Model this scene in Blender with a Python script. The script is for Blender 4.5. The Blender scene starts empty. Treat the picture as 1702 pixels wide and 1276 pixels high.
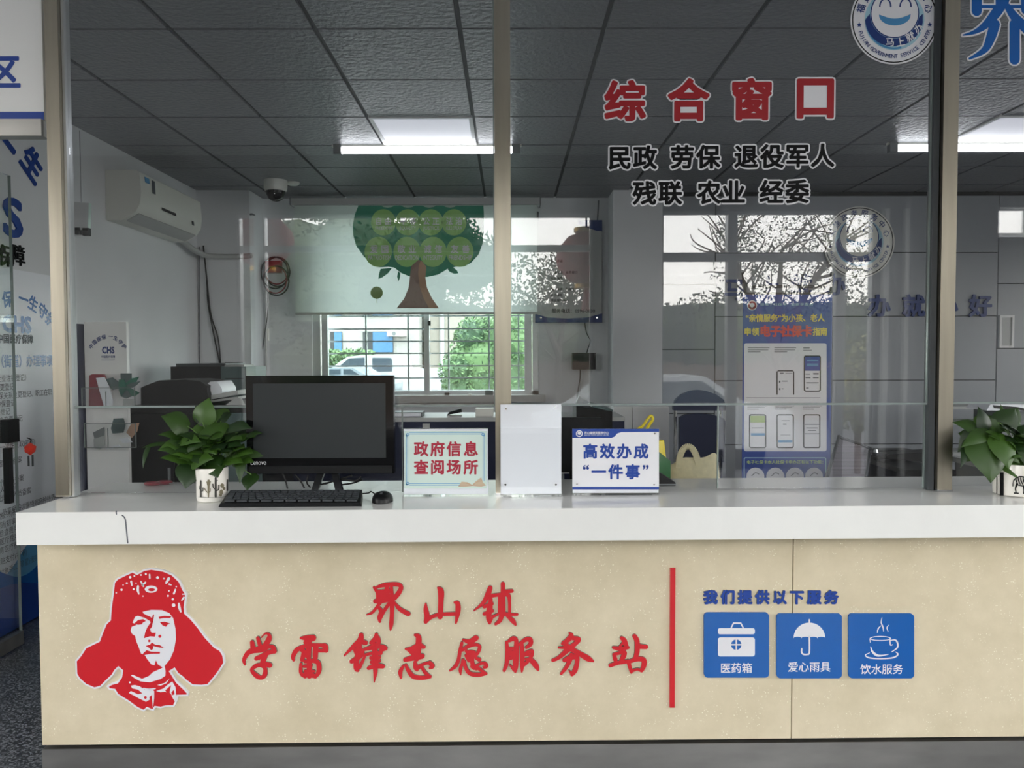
import bpy, bmesh, math, random
from mathutils import Vector, Matrix
from mathutils.noise import noise as pnoise
from mathutils.geometry import delaunay_2d_cdt
random.seed(7)
SC = bpy.context.scene
COL = SC.collection

# ------------------------------------------------------------------ camera
F = 1300.0                      # focal length in pixels of the 1702x1276 frame
EYE = Vector((0.0, 0.0, 1.395))
PITCH, YAW, ROLL = 0.0367, 0.0040, 0.0030
_f = Vector((math.sin(YAW)*math.cos(PITCH), math.cos(YAW)*math.cos(PITCH), -math.sin(PITCH)))
_r = Vector((math.cos(YAW), -math.sin(YAW), 0.0))
_d = _f.cross(_r)
RX = _r*math.cos(ROLL) + _d*math.sin(ROLL)
DY = -_r*math.sin(ROLL) + _d*math.cos(ROLL)
cam_data = bpy.data.cameras.new('camera')
cam_data.sensor_fit = 'HORIZONTAL'
cam_data.sensor_width = 36.0
cam_data.lens = F/1702.0*36.0
cam_data.clip_start = 0.05
cam_data.clip_end = 300
cam = bpy.data.objects.new('camera', cam_data)
COL.objects.link(cam)
M = Matrix.Identity(4)
for i in range(3):
    M[i][0] = RX[i]; M[i][1] = -DY[i]; M[i][2] = -_f[i]; M[i][3] = EYE[i]
cam.matrix_world = M
SC.camera = cam

def ray(px, py):
    return RX*((px-851.0)/F) + DY*((py-638.0)/F) + _f
def W(px, py, Y):               # photo pixel -> point on the plane y = Y
    d = ray(px, py); return EYE + d*(Y/d.y)
def WX(px, py, X):              # photo pixel -> point on the plane x = X
    d = ray(px, py); return EYE + d*(X/d.x)
def WZ(px, py, Z):              # photo pixel -> point on the plane z = Z
    d = ray(px, py); return EYE + d*((Z-EYE.z)/d.z)

# ------------------------------------------------------------------ world, exposure
SC.view_settings.view_transform = 'Standard'
SC.view_settings.look = 'None'
SC.view_settings.exposure = 0.30
SC.view_settings.gamma = 1.0
SC.view_settings.use_curve_mapping = False
wd = bpy.data.worlds.new('overcast_sky'); SC.world = wd; wd.use_nodes = True
nt = wd.node_tree
bg = nt.nodes['Background']
tc = nt.nodes.new('ShaderNodeTexCoord'); sep = nt.nodes.new('ShaderNodeSeparateXYZ')
rmp = nt.nodes.new('ShaderNodeValToRGB')
rmp.color_ramp.elements[0].position = 0.0; rmp.color_ramp.elements[0].color = (1.0, 0.97, 0.90, 1)
rmp.color_ramp.elements[1].position = 0.35; rmp.color_ramp.elements[1].color = (0.96, 0.975, 1.0, 1)
nt.links.new(tc.outputs['Generated'], sep.inputs[0]); nt.links.new(sep.outputs['Z'], rmp.inputs[0])
nt.links.new(rmp.outputs[0], bg.inputs[0])
bg.inputs[1].default_value = 8.6
SC.cycles.max_bounces = 9
SC.cycles.diffuse_bounces = 4
SC.cycles.glossy_bounces = 4
SC.cycles.transparent_max_bounces = 24
SC.cycles.sample_clamp_indirect = 6.0
SC.cycles.use_denoising = True
TUBE_LIGHT = 6.5       # radiance of the office tubes
OFFICE_PANEL = 0.36

# ------------------------------------------------------------------ colours and materials
def lin(c):
    return c/12.92 if c <= 0.04045 else ((c+0.055)/1.055)**2.4
def C(r, g, b):
    return (lin(r/255), lin(g/255), lin(b/255), 1)
def mat(name, col, rough=0.5, metal=0.0, var=0.0, scale=20.0, bump=0.0, bscale=60.0, spec=None, coat=0.0, stretch=None):
    m = bpy.data.materials.new(name); m.use_nodes = True
    n = m.node_tree.nodes; l = m.node_tree.links
    b = n['Principled BSDF']
    b.inputs['Base Color'].default_value = col
    b.inputs['Roughness'].default_value = rough
    b.inputs['Metallic'].default_value = metal
    if spec is not None: b.inputs['Specular IOR Level'].default_value = spec
    if coat: b.inputs['Coat Weight'].default_value = coat; b.inputs['Coat Roughness'].default_value = 0.05
    tco = n.new('ShaderNodeTexCoord'); src = tco.outputs['Object']
    if stretch:
        mp = n.new('ShaderNodeMapping'); mp.inputs['Scale'].default_value = stretch
        l.new(src, mp.inputs[0]); src = mp.outputs[0]
    if var:
        t = n.new('ShaderNodeTexNoise'); t.inputs['Scale'].default_value = scale; t.inputs['Detail'].default_value = 5
        l.new(src, t.inputs['Vector'])
        r = n.new('ShaderNodeValToRGB')
        r.color_ramp.elements[0].position = 0.3; r.color_ramp.elements[1].position = 0.7
        r.color_ramp.elements[0].color = tuple(c*(1-var) for c in col[:3])+(1,)
        r.color_ramp.elements[1].color = tuple(min(1, c*(1+var)) for c in col[:3])+(1,)
        l.new(t.outputs['Fac'], r.inputs[0]); l.new(r.outputs[0], b.inputs['Base Color'])
    if bump:
        t2 = n.new('ShaderNodeTexNoise'); t2.inputs['Scale'].default_value = bscale; t2.inputs['Detail'].default_value = 3
        l.new(src, t2.inputs['Vector'])
        bp = n.new('ShaderNodeBump'); bp.inputs['Strength'].default_value = bump; bp.inputs['Distance'].default_value = 0.01
        l.new(t2.outputs['Fac'], bp.inputs['Height']); l.new(bp.outputs[0], b.inputs['Normal'])
    return m
def emis(name, col, s):
    m = mat(name, (0.8, 0.8, 0.8, 1), 0.4)
    b = m.node_tree.nodes['Principled BSDF']
    b.inputs['Emission Color'].default_value = col; b.inputs['Emission Strength'].default_value = s
    return m
def glass(name, tint=(0.93, 0.96, 0.95, 1), f0=0.04, rough=0.0, haze=0.0):
    """a sheet of float glass: clear, with the Fresnel mirror of each of its faces"""
    m = bpy.data.materials.new(name); m.use_nodes = True
    n = m.node_tree.nodes; l = m.node_tree.links; n.clear()
    out = n.new('ShaderNodeOutputMaterial'); mix = n.new('ShaderNodeMixShader')
    tr = n.new('ShaderNodeBsdfTransparent'); tr.inputs[0].default_value = tint
    gl = n.new('ShaderNodeBsdfGlossy'); gl.inputs['Roughness'].default_value = rough; gl.inputs[0].default_value = (1, 1, 1, 1)
    geo = n.new('ShaderNodeNewGeometry')
    dot = n.new('ShaderNodeVectorMath'); dot.operation = 'DOT_PRODUCT'
    l.new(geo.outputs['Normal'], dot.inputs[0]); l.new(geo.outputs['Incoming'], dot.inputs[1])
    def mth(op, a, b=None):
        k = n.new('ShaderNodeMath'); k.operation = op
        for q, v in enumerate((a, b)):
            if v is None: continue
            if isinstance(v, (int, float)): k.inputs[q].default_value = v
            else: l.new(v, k.inputs[q])
        return k.outputs[0]
    ab = mth('ABSOLUTE', dot.outputs['Value'])
    p5 = mth('POWER', mth('SUBTRACT', 1.0, ab), 5.0)
    fr = mth('ADD', mth('MULTIPLY', p5, 1-f0), f0)
    l.new(fr, mix.inputs[0]); l.new(tr.outputs[0], mix.inputs[1]); l.new(gl.outputs[0], mix.inputs[2])
    res = mix.outputs[0]
    if haze:
        df = n.new('ShaderNodeBsdfDiffuse'); df.inputs[0].default_value = (0.75, 0.78, 0.8, 1)
        nz = n.new('ShaderNodeTexNoise'); nz.inputs['Scale'].default_value = 3.0; nz.inputs['Detail'].default_value = 6
        t = n.new('ShaderNodeTexCoord'); l.new(t.outputs['Object'], nz.inputs['Vector'])
        m2 = n.new('ShaderNodeMixShader'); l.new(mth('MULTIPLY', nz.outputs['Fac'], haze), m2.inputs[0])
        l.new(res, m2.inputs[1]); l.new(df.outputs[0], m2.inputs[2]); res = m2.outputs[0]
    l.new(res, out.inputs[0])
    return m

MT = {}
MT['wall'] = mat('painted_wall', C(222, 224, 226), 0.7, var=0.03, scale=3)
MT['hall_wall'] = mat('white_hall_wall', C(206, 205, 202), 0.6, var=0.03, scale=3)
MT['hall_dark'] = mat('dark_hall_wall', C(98, 96, 94), 0.7, var=0.03, scale=3)
MT['cardteal'] = mat('dark_green_card', C(34, 104, 84), 0.5)
MT['grey_clad'] = mat('grey_wall_panel', C(158, 162, 166), 0.35, var=0.03, scale=2)
MT['groove'] = mat('panel_joint', C(60, 62, 64), 0.8)
MT['ceil'] = mat('embossed_ceiling_tile', C(124, 126, 129), 0.36, metal=0.0, bump=0.9, bscale=38)
MT['grid'] = mat('dark_ceiling_grid', C(38, 40, 40), 0.6)
MT['steel'] = mat('brushed_stainless_steel', C(172, 165, 150), 0.30, 1.0, var=0.08, scale=40, stretch=(1, 1, 0.06))
MT['steel_h'] = mat('brushed_stainless_plate', C(168, 166, 162), 0.42, 1.0, var=0.12, scale=14, stretch=(0.3, 1, 1))
MT['chrome'] = mat('chrome', C(215, 215, 215), 0.12, 1.0)
MT['alu'] = mat('aluminium', C(205, 208, 210), 0.35, 0.7)
MT['top'] = mat('white_quartz', C(236, 236, 232), 0.16, var=0.02, scale=9)
MT['white'] = mat('white_plastic', C(236, 236, 234), 0.4)
MT['offwhite'] = mat('off_white_plastic', C(222, 222, 214), 0.45)
MT['paper'] = mat('white_paper', C(240, 242, 248), 0.35)
MT['black'] = mat('black_plastic', C(15, 16, 18), 0.42, spec=0.3)
MT['gloss'] = mat('glossy_black_plastic', C(14, 15, 17), 0.08)
MT['screen'] = mat('dark_screen', C(40, 44, 46), 0.34)
MT['rubber'] = mat('black_rubber', C(18, 18, 18), 0.7)
MT['darkgrey'] = mat('dark_grey_plastic', C(58, 62, 66), 0.45)
MT['midgrey'] = mat('mid_grey_plastic', C(120, 124, 126), 0.5)
MT['lightgrey'] = mat('light_grey_laminate', C(178, 180, 178), 0.4)
MT['teal'] = mat('grey_green_plastic', C(78, 98, 98), 0.4)
MT['navy'] = mat('navy_fabric', C(26, 34, 62), 0.6)
MT['blue'] = mat('blue_acrylic', C(16, 92, 172), 0.25)
MT['darkblue'] = mat('dark_blue_ink', C(20, 52, 118), 0.4)
MT['royal'] = mat('royal_blue_ink', C(18, 62, 150), 0.4)
MT['midblue'] = mat('mid_blue_ink', C(70, 140, 190), 0.4)
MT['paleblue'] = mat('pale_blue_ink', C(160, 200, 216), 0.4)
MT['skyblue'] = mat('light_blue_ink', C(96, 160, 205), 0.4)
MT['red'] = mat('red_acrylic', C(206, 34, 44), 0.35)
MT['signred'] = mat('red_film', C(158, 14, 28), 0.5)
MT['darkred'] = mat('dark_red_ink', C(168, 30, 56), 0.5)
MT['bred'] = mat('bright_red_ink', C(214, 60, 44), 0.5)
MT['side'] = mat('grey_acrylic_edge', C(110, 112, 100), 0.5)
MT['ink'] = mat('black_ink', C(10, 10, 13), 0.6, spec=0.2)
MT['greyink'] = mat('grey_ink', C(84, 88, 96), 0.5)
MT['filmwhite'] = mat('white_film', C(226, 226, 230), 0.5)
MT['yellowink'] = mat('yellow_ink', C(226, 206, 70), 0.5)
MT['lime'] = mat('lime_ink', C(176, 200, 120), 0.5)
MT['yellow'] = mat('yellow_plastic_film', C(226, 206, 22), 0.3)
MT['green'] = mat('green_plastic_film', C(34, 100, 52), 0.35)
MT['canvas'] = mat('cream_canvas', C(206, 198, 166), 0.85, var=0.08, scale=40)
MT['treegreen'] = mat('dark_green_print', C(50, 146, 116), 0.6)
MT['leafgreen'] = mat('leaf_green_print', C(158, 212, 124), 0.6)
MT['brown'] = mat('brown_print', C(150, 122, 114), 0.6)
MT['tan'] = mat('tan_print', C(186, 146, 120), 0.6)
MT['olive'] = mat('olive_print', C(140, 168, 100), 0.6)
MT['palegreen'] = mat('pale_green_print', C(170, 196, 182), 0.6)
MT['cardgreen'] = mat('pale_green_card', C(206, 224, 216), 0.4)
MT['book'] = mat('buff_print', C(196, 176, 150), 0.5)
MT['ceramic'] = mat('white_ceramic', C(240, 236, 228), 0.2)
MT['cact'] = mat('dark_cactus_print', C(52, 50, 44), 0.5)
MT['cactlight'] = mat('olive_cactus_print', C(120, 112, 88), 0.5)
MT['soil'] = mat('potting_soil', C(50, 40, 30), 0.9)
MT['stem'] = mat('green_stem', C(96, 130, 60), 0.5)
MT['redlac'] = mat('dark_red_plastic', C(130, 28, 44), 0.35)
MT['carpaint'] = mat('white_car_paint', C(182, 186, 188), 0.25, coat=0.5)
MT['carsilver'] = mat('silver_car_paint', C(140, 152, 160), 0.25, coat=0.5)
MT['carglass'] = mat('dark_car_glass', C(70, 82, 92), 0.1)
MT['tyre'] = mat('tyre_rubber', C(40, 40, 42), 0.8)
MT['render_wall'] = mat('pale_house_render', C(172, 169, 164), 0.8, var=0.04, scale=2)
MT['buffwall'] = mat('buff_house_render', C(168, 160, 150), 0.8)
MT['blueglass'] = mat('blue_window_glass', C(70, 122, 165), 0.2)
MT['asphalt'] = mat('dark_asphalt', C(88, 88, 90), 0.9, var=0.1, scale=2)
MT['tarmac'] = mat('grey_yard_paving', C(118, 118, 116), 0.85, var=0.1, scale=3)
MT['bark'] = mat('bark', C(86, 74, 62), 0.9)
MT['lantern'] = mat('red_lantern_fabric', C(170, 40, 34), 0.6)
MT['gold'] = mat('gold_trim', C(200, 160, 60), 0.4, 0.5)
MT['glass'] = glass('counter_glass', (0.965, 0.97, 0.972, 1), f0=0.047, haze=0.006)
MT['winglass'] = glass('window_glass', (0.70, 0.76, 0.755, 1), f0=0.035)
MT['hallglass'] = glass('hall_window_glass', (0.97, 0.97, 0.97, 1), f0=0.035)
MT['doorglass'] = glass('door_glass', (0.95, 0.97, 0.965, 1), f0=0.035)
MT['acrylic'] = glass('clear_acrylic', (0.985, 0.99, 0.99, 1), f0=0.03)
MT['glassedge'] = mat('green_glass_edge', C(130, 140, 138), 0.15)
MT['tube'] = emis('lit_tube', (0.93, 0.95, 1.0, 1), TUBE_LIGHT)
MT['office_panel'] = emis('lit_office_panel', (0.86, 0.87, 1.0, 1), OFFICE_PANEL)
MT['white_led'] = emis('camera_led', (1, 1, 1, 1), 3.0)

def leafmat(name, c1, c2, rough=0.4):
    m = mat(name, c1, rough); n = m.node_tree.nodes; l = m.node_tree.links
    g = n.new('ShaderNodeNewGeometry'); r = n.new('ShaderNodeValToRGB')
    r.color_ramp.elements[0].color = c1; r.color_ramp.elements[1].color = c2
    l.new(g.outputs['Random Per Island'], r.inputs[0]); l.new(r.outputs[0], n['Principled BSDF'].inputs['Base Color'])
    return m
MT['pothos'] = leafmat('pothos_leaf', C(18, 42, 12), C(58, 90, 26), 0.45)
MT['hedge'] = leafmat('hedge_leaf', C(50, 82, 56), C(124, 156, 104), 0.6)
MT['treeleaf'] = leafmat('tree_leaf', C(30, 44, 30), C(70, 84, 52), 0.6)
MT['shrub'] = leafmat('shrub_leaf', C(90, 98, 50), C(140, 136, 80), 0.6)

def stone():
    m = mat('beige_speckled_stone', C(216, 203, 172), 0.55)
    n = m.node_tree.nodes; l = m.node_tree.links; b = n['Principled BSDF']
    t = n.new('ShaderNodeTexCoord')
    n1 = n.new('ShaderNodeTexNoise'); n1.inputs['Scale'].default_value = 4; n1.inputs['Detail'].default_value = 8; n1.inputs['Roughness'].default_value = 0.7
    r1 = n.new('ShaderNodeValToRGB')
    r1.color_ramp.elements[0].position = 0.3; r1.color_ramp.elements[0].color = C(205, 192, 161)
    r1.color_ramp.elements[1].position = 0.7; r1.color_ramp.elements[1].color = C(224, 211, 182)
    v = n.new('ShaderNodeTexVoronoi'); v.inputs['Scale'].default_value = 115
    r2 = n.new('ShaderNodeValToRGB')
    r2.color_ramp.elements[0].position = 0.10; r2.color_ramp.elements[0].color = (1, 1, 1, 1)
    r2.color_ramp.elements[1].position = 0.24; r2.color_ramp.elements[1].color = (0, 0, 0, 1)
    n3 = n.new('ShaderNodeTexNoise'); n3.inputs['Scale'].default_value = 14
    r3 = n.new('ShaderNodeValToRGB'); r3.color_ramp.elements[0].position = 0.50; r3.color_ramp.elements[1].position = 0.60
    mu = n.new('ShaderNodeMath'); mu.operation = 'MULTIPLY'
    mx = n.new('ShaderNodeMixRGB'); mx.inputs[2].default_value = C(250, 246, 226)
    for k in (n1, v, n3): l.new(t.outputs['Object'], k.inputs['Vector'])
    l.new(n1.outputs['Fac'], r1.inputs[0]); l.new(v.outputs['Distance'], r2.inputs[0]); l.new(n3.outputs['Fac'], r3.inputs[0])
    l.new(r2.outputs[0], mu.inputs[0]); l.new(r3.outputs[0], mu.inputs[1]); l.new(mu.outputs[0], mx.inputs[0])
    l.new(r1.outputs[0], mx.inputs[1]); l.new(mx.outputs[0], b.inputs['Base Color'])
    return m
MT['stone'] = stone()
def terrazzo():
    m = mat('dark_terrazzo', C(70, 76, 84), 0.3); n = m.node_tree.nodes; l = m.node_tree.links; b = n['Principled BSDF']
    t = n.new('ShaderNodeTexCoord'); v = n.new('ShaderNodeTexVoronoi'); v.inputs['Scale'].default_value = 160
    r = n.new('ShaderNodeValToRGB'); r.color_ramp.elements[0].color = C(44, 48, 56); r.color_ramp.elements[1].color = C(150, 154, 158)
    r.color_ramp.elements[0].position = 0.45; r.color_ramp.elements[1].position = 1.0
    sp = n.new('ShaderNodeSeparateColor')
    l.new(t.outputs['Object'], v.inputs['Vector']); l.new(v.outputs['Color'], sp.inputs[0]); l.new(sp.outputs[0], r.inputs[0]); l.new(r.outputs[0], b.inputs['Base Color'])
    return m
MT['floor'] = terrazzo()
def blindmat():
    m = bpy.data.materials.new('blind_fabric'); m.use_nodes = True; n = m.node_tree.nodes; l = m.node_tree.links; n.clear()
    o = n.new('ShaderNodeOutputMaterial'); d = n.new('ShaderNodeBsdfDiffuse'); t = n.new('ShaderNodeBsdfTranslucent'); x = n.new('ShaderNodeMixShader')
    d.inputs[0].default_value = C(206, 214, 208); t.inputs[0].default_value = C(232, 236, 234); x.inputs[0].default_value = 0.55
    l.new(d.outputs[0], x.inputs[1]); l.new(t.outputs[0], x.inputs[2]); l.new(x.outputs[0], o.inputs[0]); return m
MT['blind'] = blindmat()
def mesh_fabric():
    m = mat('grey_net_fabric', C(112, 108, 116), 0.7); n = m.node_tree.nodes; l = m.node_tree.links; b = n['Principled BSDF']
    t = n.new('ShaderNodeTexCoord'); w = n.new('ShaderNodeTexWave'); w.bands_direction = 'Z'; w.inputs['Scale'].default_value = 50
    r = n.new('ShaderNodeValToRGB'); r.color_ramp.elements[0].color = C(70, 66, 74); r.color_ramp.elements[1].color = C(140, 136, 144)
    l.new(t.outputs['Object'], w.inputs['Vector']); l.new(w.outputs['Fac'], r.inputs[0]); l.new(r.outputs[0], b.inputs['Base Color']); return m
MT['net'] = mesh_fabric()

# ------------------------------------------------------------------ mesh building
OFF = {}
class MB:
    def __init__(s): s.v = []; s.f = []; s.bev = 0.0
    def add(s, vs, fs):
        k = len(s.v); s.v += [Vector(p) for p in vs]; s.f += [tuple(i+k for i in q) for q in fs]; return s
    def box(s, x0, x1, y0, y1, z0, z1):
        return s.add([(x0, y0, z0), (x1, y0, z0), (x1, y1, z0), (x0, y1, z0), (x0, y0, z1), (x1, y0, z1), (x1, y1, z1), (x0, y1, z1)],
                     [(0, 3, 2, 1), (4, 5, 6, 7), (0, 1, 5, 4), (1, 2, 6, 5), (2, 3, 7, 6), (3, 0, 4, 7)])
    def hexa(s, p):             # eight corners, bottom ring then top ring
        return s.add(p, [(0, 3, 2, 1), (4, 5, 6, 7), (0, 1, 5, 4), (1, 2, 6, 5), (2, 3, 7, 6), (3, 0, 4, 7)])
    def obox(s, c, size, rot=None):
        c = Vector(c); R = rot or Matrix.Identity(3); a, b, d = (q/2 for q in size)
        return s.hexa([c + R @ Vector(q) for q in ((-a, -b, -d), (a, -b, -d), (a, b, -d), (-a, b, -d), (-a, -b, d), (a, -b, d), (a, b, d), (-a, b, d))])
    def cyl(s, p0, p1, r0, r1=None, n=16):
        r1 = r0 if r1 is None else r1
        p0, p1 = Vector(p0), Vector(p1); ax = (p1-p0).normalized()
        u = ax.orthogonal().normalized(); w = ax.cross(u)
        vs = []
        for p, r in ((p0, r0), (p1, r1)):
            for i in range(n):
                a = 2*math.pi*i/n; vs.append(p + (u*math.cos(a)+w*math.sin(a))*r)
        fs = [(i, (i+1) % n, n+(i+1) % n, n+i) for i in range(n)] + [tuple(range(n-1, -1, -1)), tuple(range(n, 2*n))]
        return s.add(vs, fs)
    def tube(s, pts, r, n=8, sub=6, taper=None):
        pts = smooth([Vector(p) for p in pts], sub) if len(pts) > 2 and sub > 1 else [Vector(p) for p in pts]
        m = len(pts); vs = []; up = None
        for i, p in enumerate(pts):
            t = (pts[min(i+1, m-1)]-pts[max(i-1, 0)]).normalized()
            if up is None: up = t.orthogonal().normalized()
            up = (up - t*up.dot(t)).normalized(); w = t.cross(up)
            q = r if taper is None else r*(taper[0]+(taper[1]-taper[0])*i/(m-1))
            for k in range(n):
                a = 2*math.pi*k/n; vs.append(p + (up*math.cos(a)+w*math.sin(a))*q)
        fs = [(i*n+k, i*n+(k+1) % n, (i+1)*n+(k+1) % n, (i+1)*n+k) for i in range(m-1) for k in range(n)]
        fs += [tuple(range(n-1, -1, -1)), tuple(range((m-1)*n, m*n))]
        return s.add(vs, fs)
    def lathe(s, prof, c, n=28, axis='z'):
        vs = []; c = Vector(c)
        for r, z in prof:
            for i in range(n):
                a = 2*math.pi*i/n; q = (r*math.cos(a), r*math.sin(a), z)
                if axis == 'y': q = (q[0], q[2], q[1])
                vs.append(c+Vector(q))
        m = len(prof)
        fs = [(j*n+i, j*n+(i+1) % n, (j+1)*n+(i+1) % n, (j+1)*n+i) for j in range(m-1) for i in range(n)]
        if prof[0][0] > 1e-6: fs.append(tuple(range(n-1, -1, -1)))
        if prof[-1][0] > 1e-6: fs.append(tuple(range((m-1)*n, m*n)))
        return s.add(vs, fs)
    def ext(s, loop, O, U, V, N, d):      # closed 2D loop extruded by d along N
        O, U, V, N = Vector(O), Vector(U), Vector(V), Vector(N)
        a = [O+U*x+V*y for x, y in loop]; b = [p+N*d for p in a]; n = len(loop)
        return s.add(a+b, [tuple(range(n-1, -1, -1)), tuple(range(n, 2*n))]+[(i, (i+1) % n, n+(i+1) % n, n+i) for i in range(n)])
    def sheet(s, fn, nu, nv):
        vs = [fn(i/nu, j/nv) for j in range(nv+1) for i in range(nu+1)]
        return s.add(vs, [(j*(nu+1)+i, j*(nu+1)+i+1, (j+1)*(nu+1)+i+1, (j+1)*(nu+1)+i) for j in range(nv) for i in range(nu)])
    def bevel(s, w): s.bev = w; return s

def smooth(p, sub):
    out = []; n = len(p)
    for i in range(n-1):
        a, b, c, d = p[max(i-1, 0)], p[i], p[i+1], p[min(i+2, n-1)]
        for k in range(sub):
            t = k/sub
            out.append(0.5*((2*b)+(c-a)*t+(2*a-5*b+4*c-d)*t*t+(3*b-a-3*c+d)*t**3))
    out.append(p[-1]); return out

def obj(name, mb, material, parent=None, ang=40, local=False, flat=False):
    vs = mb.v
    if parent is None:
        xs = [p.x for p in vs]; ys = [p.y for p in vs]; zs = [p.z for p in vs]
        off = Vector(((min(xs)+max(xs))/2, (min(ys)+max(ys))/2, min(zs)))
    else:
        off = Vector((0, 0, 0)) if local else OFF[parent.name]
    me = bpy.data.meshes.new(name); bm = bmesh.new()
    bv = [bm.verts.new(p-off) for p in vs]
    for q in mb.f:
        try: bm.faces.new([bv[i] for i in q])
        except ValueError: pass
    if mb.bev:
        bmesh.ops.bevel(bm, geom=[e for e in bm.edges if len(e.link_faces) == 2 and e.calc_face_angle(0) > 0.6] , offset=mb.bev, segments=2, profile=0.7, affect='EDGES', clamp_overlap=True)
    bmesh.ops.recalc_face_normals(bm, faces=bm.faces)
    bm.to_mesh(me); bm.free()
    if not flat:
        me.shade_smooth(); me.set_sharp_from_angle(angle=math.radians(ang))
    me.materials.append(material)
    o = bpy.data.objects.new(name, me); COL.objects.link(o)
    if parent is None: o.location = off
    else: o.parent = parent
    OFF[o.name] = off if not (parent is not None and local) else Vector((0, 0, 0))
    return o
def tag(o, label, cat, group=None, kind=None):
    o['label'] = label; o['category'] = cat
    if group: o['group'] = group
    if kind: o['kind'] = kind
    return o
def thing(name, loc, label, cat, group=None, rz=0.0):
    o = bpy.data.objects.new(name, None); o.empty_display_size = 0.05; COL.objects.link(o)
    o.location = loc; o.rotation_euler = (0, 0, rz); OFF[o.name] = Vector(loc)
    return tag(o, label, cat, group)
def struct(name, mb, material, parent=None, **k):
    o = obj(name, mb, material, parent, **k); o['kind'] = 'structure'; return o
def copy_tree(o, parent=None):
    c = o.copy(); COL.objects.link(c); OFF[c.name] = OFF.get(o.name, Vector((0, 0, 0)))
    if parent is not None: c.parent = parent
    for ch in [q for q in o.children]: copy_tree(ch, c)
    return c

# ------------------------------------------------------------------ lettering and flat shapes
def curve_mesh(cu):
    o = bpy.data.objects.new('tmp', cu); COL.objects.link(o)
    dg = bpy.context.evaluated_depsgraph_get(); dg.update()
    me = bpy.data.meshes.new_from_object(o.evaluated_get(dg))
    bpy.data.objects.remove(o); 
    vs = [v.co.copy() for v in me.vertices]; fs = [tuple(p.vertices) for p in me.polygons]
    bpy.data.meshes.remove(me); return vs, fs
def area2(p): return sum(p[i][0]*p[(i+1) % len(p)][1]-p[(i+1) % len(p)][0]*p[i][1] for i in range(len(p)))
def union2d(polys, eps=1e-6):
    """one flat mesh covering the union of simple polygons"""
    V, Fc = [], []
    for p in polys:
        A = area2(p)
        if abs(A) < 1e-12: continue
        if A < 0: p = p[::-1]
        Fc.append(list(range(len(V), len(V)+len(p)))); V += [Vector(q) for q in p]
    v, e, f, ov, oe, of = delaunay_2d_cdt(V, [], Fc, 0, eps)
    return [Vector((q.x, q.y, 0)) for q in v], [tuple(t) for t, o in zip(f, of) if o]
def rim(fs):
    """directed boundary edges of a flat mesh"""
    s = set()
    for q in fs:
        for i in range(len(q)): s.add((q[i], q[(i+1) % len(q)]))
    return [e for e in s if (e[1], e[0]) not in s]
def slab(vs, fs):
    """a flat mesh given one unit of depth"""
    m = len(vs); b = rim(fs)
    return [Vector((v.x, v.y, 0.5)) for v in vs]+[Vector((v.x, v.y, -0.5)) for v in vs], list(fs)+[(i, j, j+m, i+m) for i, j in b]
def checked_union(polys, base=None, eps=1e-6):
    """union, one connected cluster at a time; falls back to the plain shape when a cluster will not merge cleanly"""
    lim = sum(abs(area2(p))/2 for p in polys)
    vs, fs = union2d(polys, eps)
    got = sum(abs(area2([(vs[i].x, vs[i].y) for i in q]))/2 for q in fs)
    if got > lim*1.001 or not fs: return None
    return vs, fs
def embolden(vs, fs, bold):
    par = list(range(len(vs)))
    def find(i):
        while par[i] != i: par[i] = par[par[i]]; i = par[i]
        return i
    for q in fs:
        for i in q[1:]: par[find(i)] = find(q[0])
    groups = {}
    for q in fs: groups.setdefault(find(q[0]), []).append(q)
    # strokes of one character that touch once thickened have to merge: gather them by character cell
    cells = {}
    for r, g in groups.items():
        xs = [vs[i].x for q in g for i in q]; cells.setdefault(int(math.floor((min(xs)+max(xs))/2)), []).append(g)
    V, Fc = [], []
    for cell in cells.values():
        g = [q for part in cell for q in part]; done = None
        for jig in (0.1, 0.17, 0.31):
            cnt = {}
            for q in g:
                for i in range(len(q)):
                    e = (q[i], q[(i+1) % len(q)]); cnt[(min(e), max(e))] = cnt.get((min(e), max(e)), 0)+1
            used = set(); polys = [[(vs[i].x, vs[i].y) for i in q] for q in g]
            for (i, j), c_ in cnt.items():
                if c_ != 1: continue
                p, q = vs[i], vs[j]; d = q-p
                if d.length < 1e-5: continue
                d = d.normalized(); n = Vector((-d.y, d.x, 0))*bold*(0.98+jig*0.1)
                polys.append([(v.x, v.y) for v in (p+n, p-n, q-n, q+n)])
                for w in (i, j):
                    if w in used: continue
                    used.add(w); o = vs[w]; polys.append([(o.x+bold*math.cos(t*math.pi/4+jig), o.y+bold*math.sin(t*math.pi/4+jig)) for t in range(8)])
            done = checked_union(polys)
            if done: break
        if not done: done = (vs, g)
        m = len(V); V += done[0]; Fc += [tuple(i+m for i in q) for q in done[1]]
    return V, Fc
_glyphs = {}
def glyph(s, bold=0.0, ext=0.0, res=3, shear=0.0):
    """filled outline of a string; bold thickens every stroke by that much, ext makes it a slab one unit deep"""
    k = (s, bold, ext, res, shear)
    if k not in _glyphs:
        cu = bpy.data.curves.new('t', 'FONT'); cu.body = s; cu.size = 1; cu.resolution_u = res; cu.shear = shear
        vs, fs = curve_mesh(cu)
        if bold: vs, fs = embolden(vs, fs, bold)
        if ext: vs, fs = slab(vs, fs)
        _glyphs[k] = (vs, fs)
    return _glyphs[k]
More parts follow.
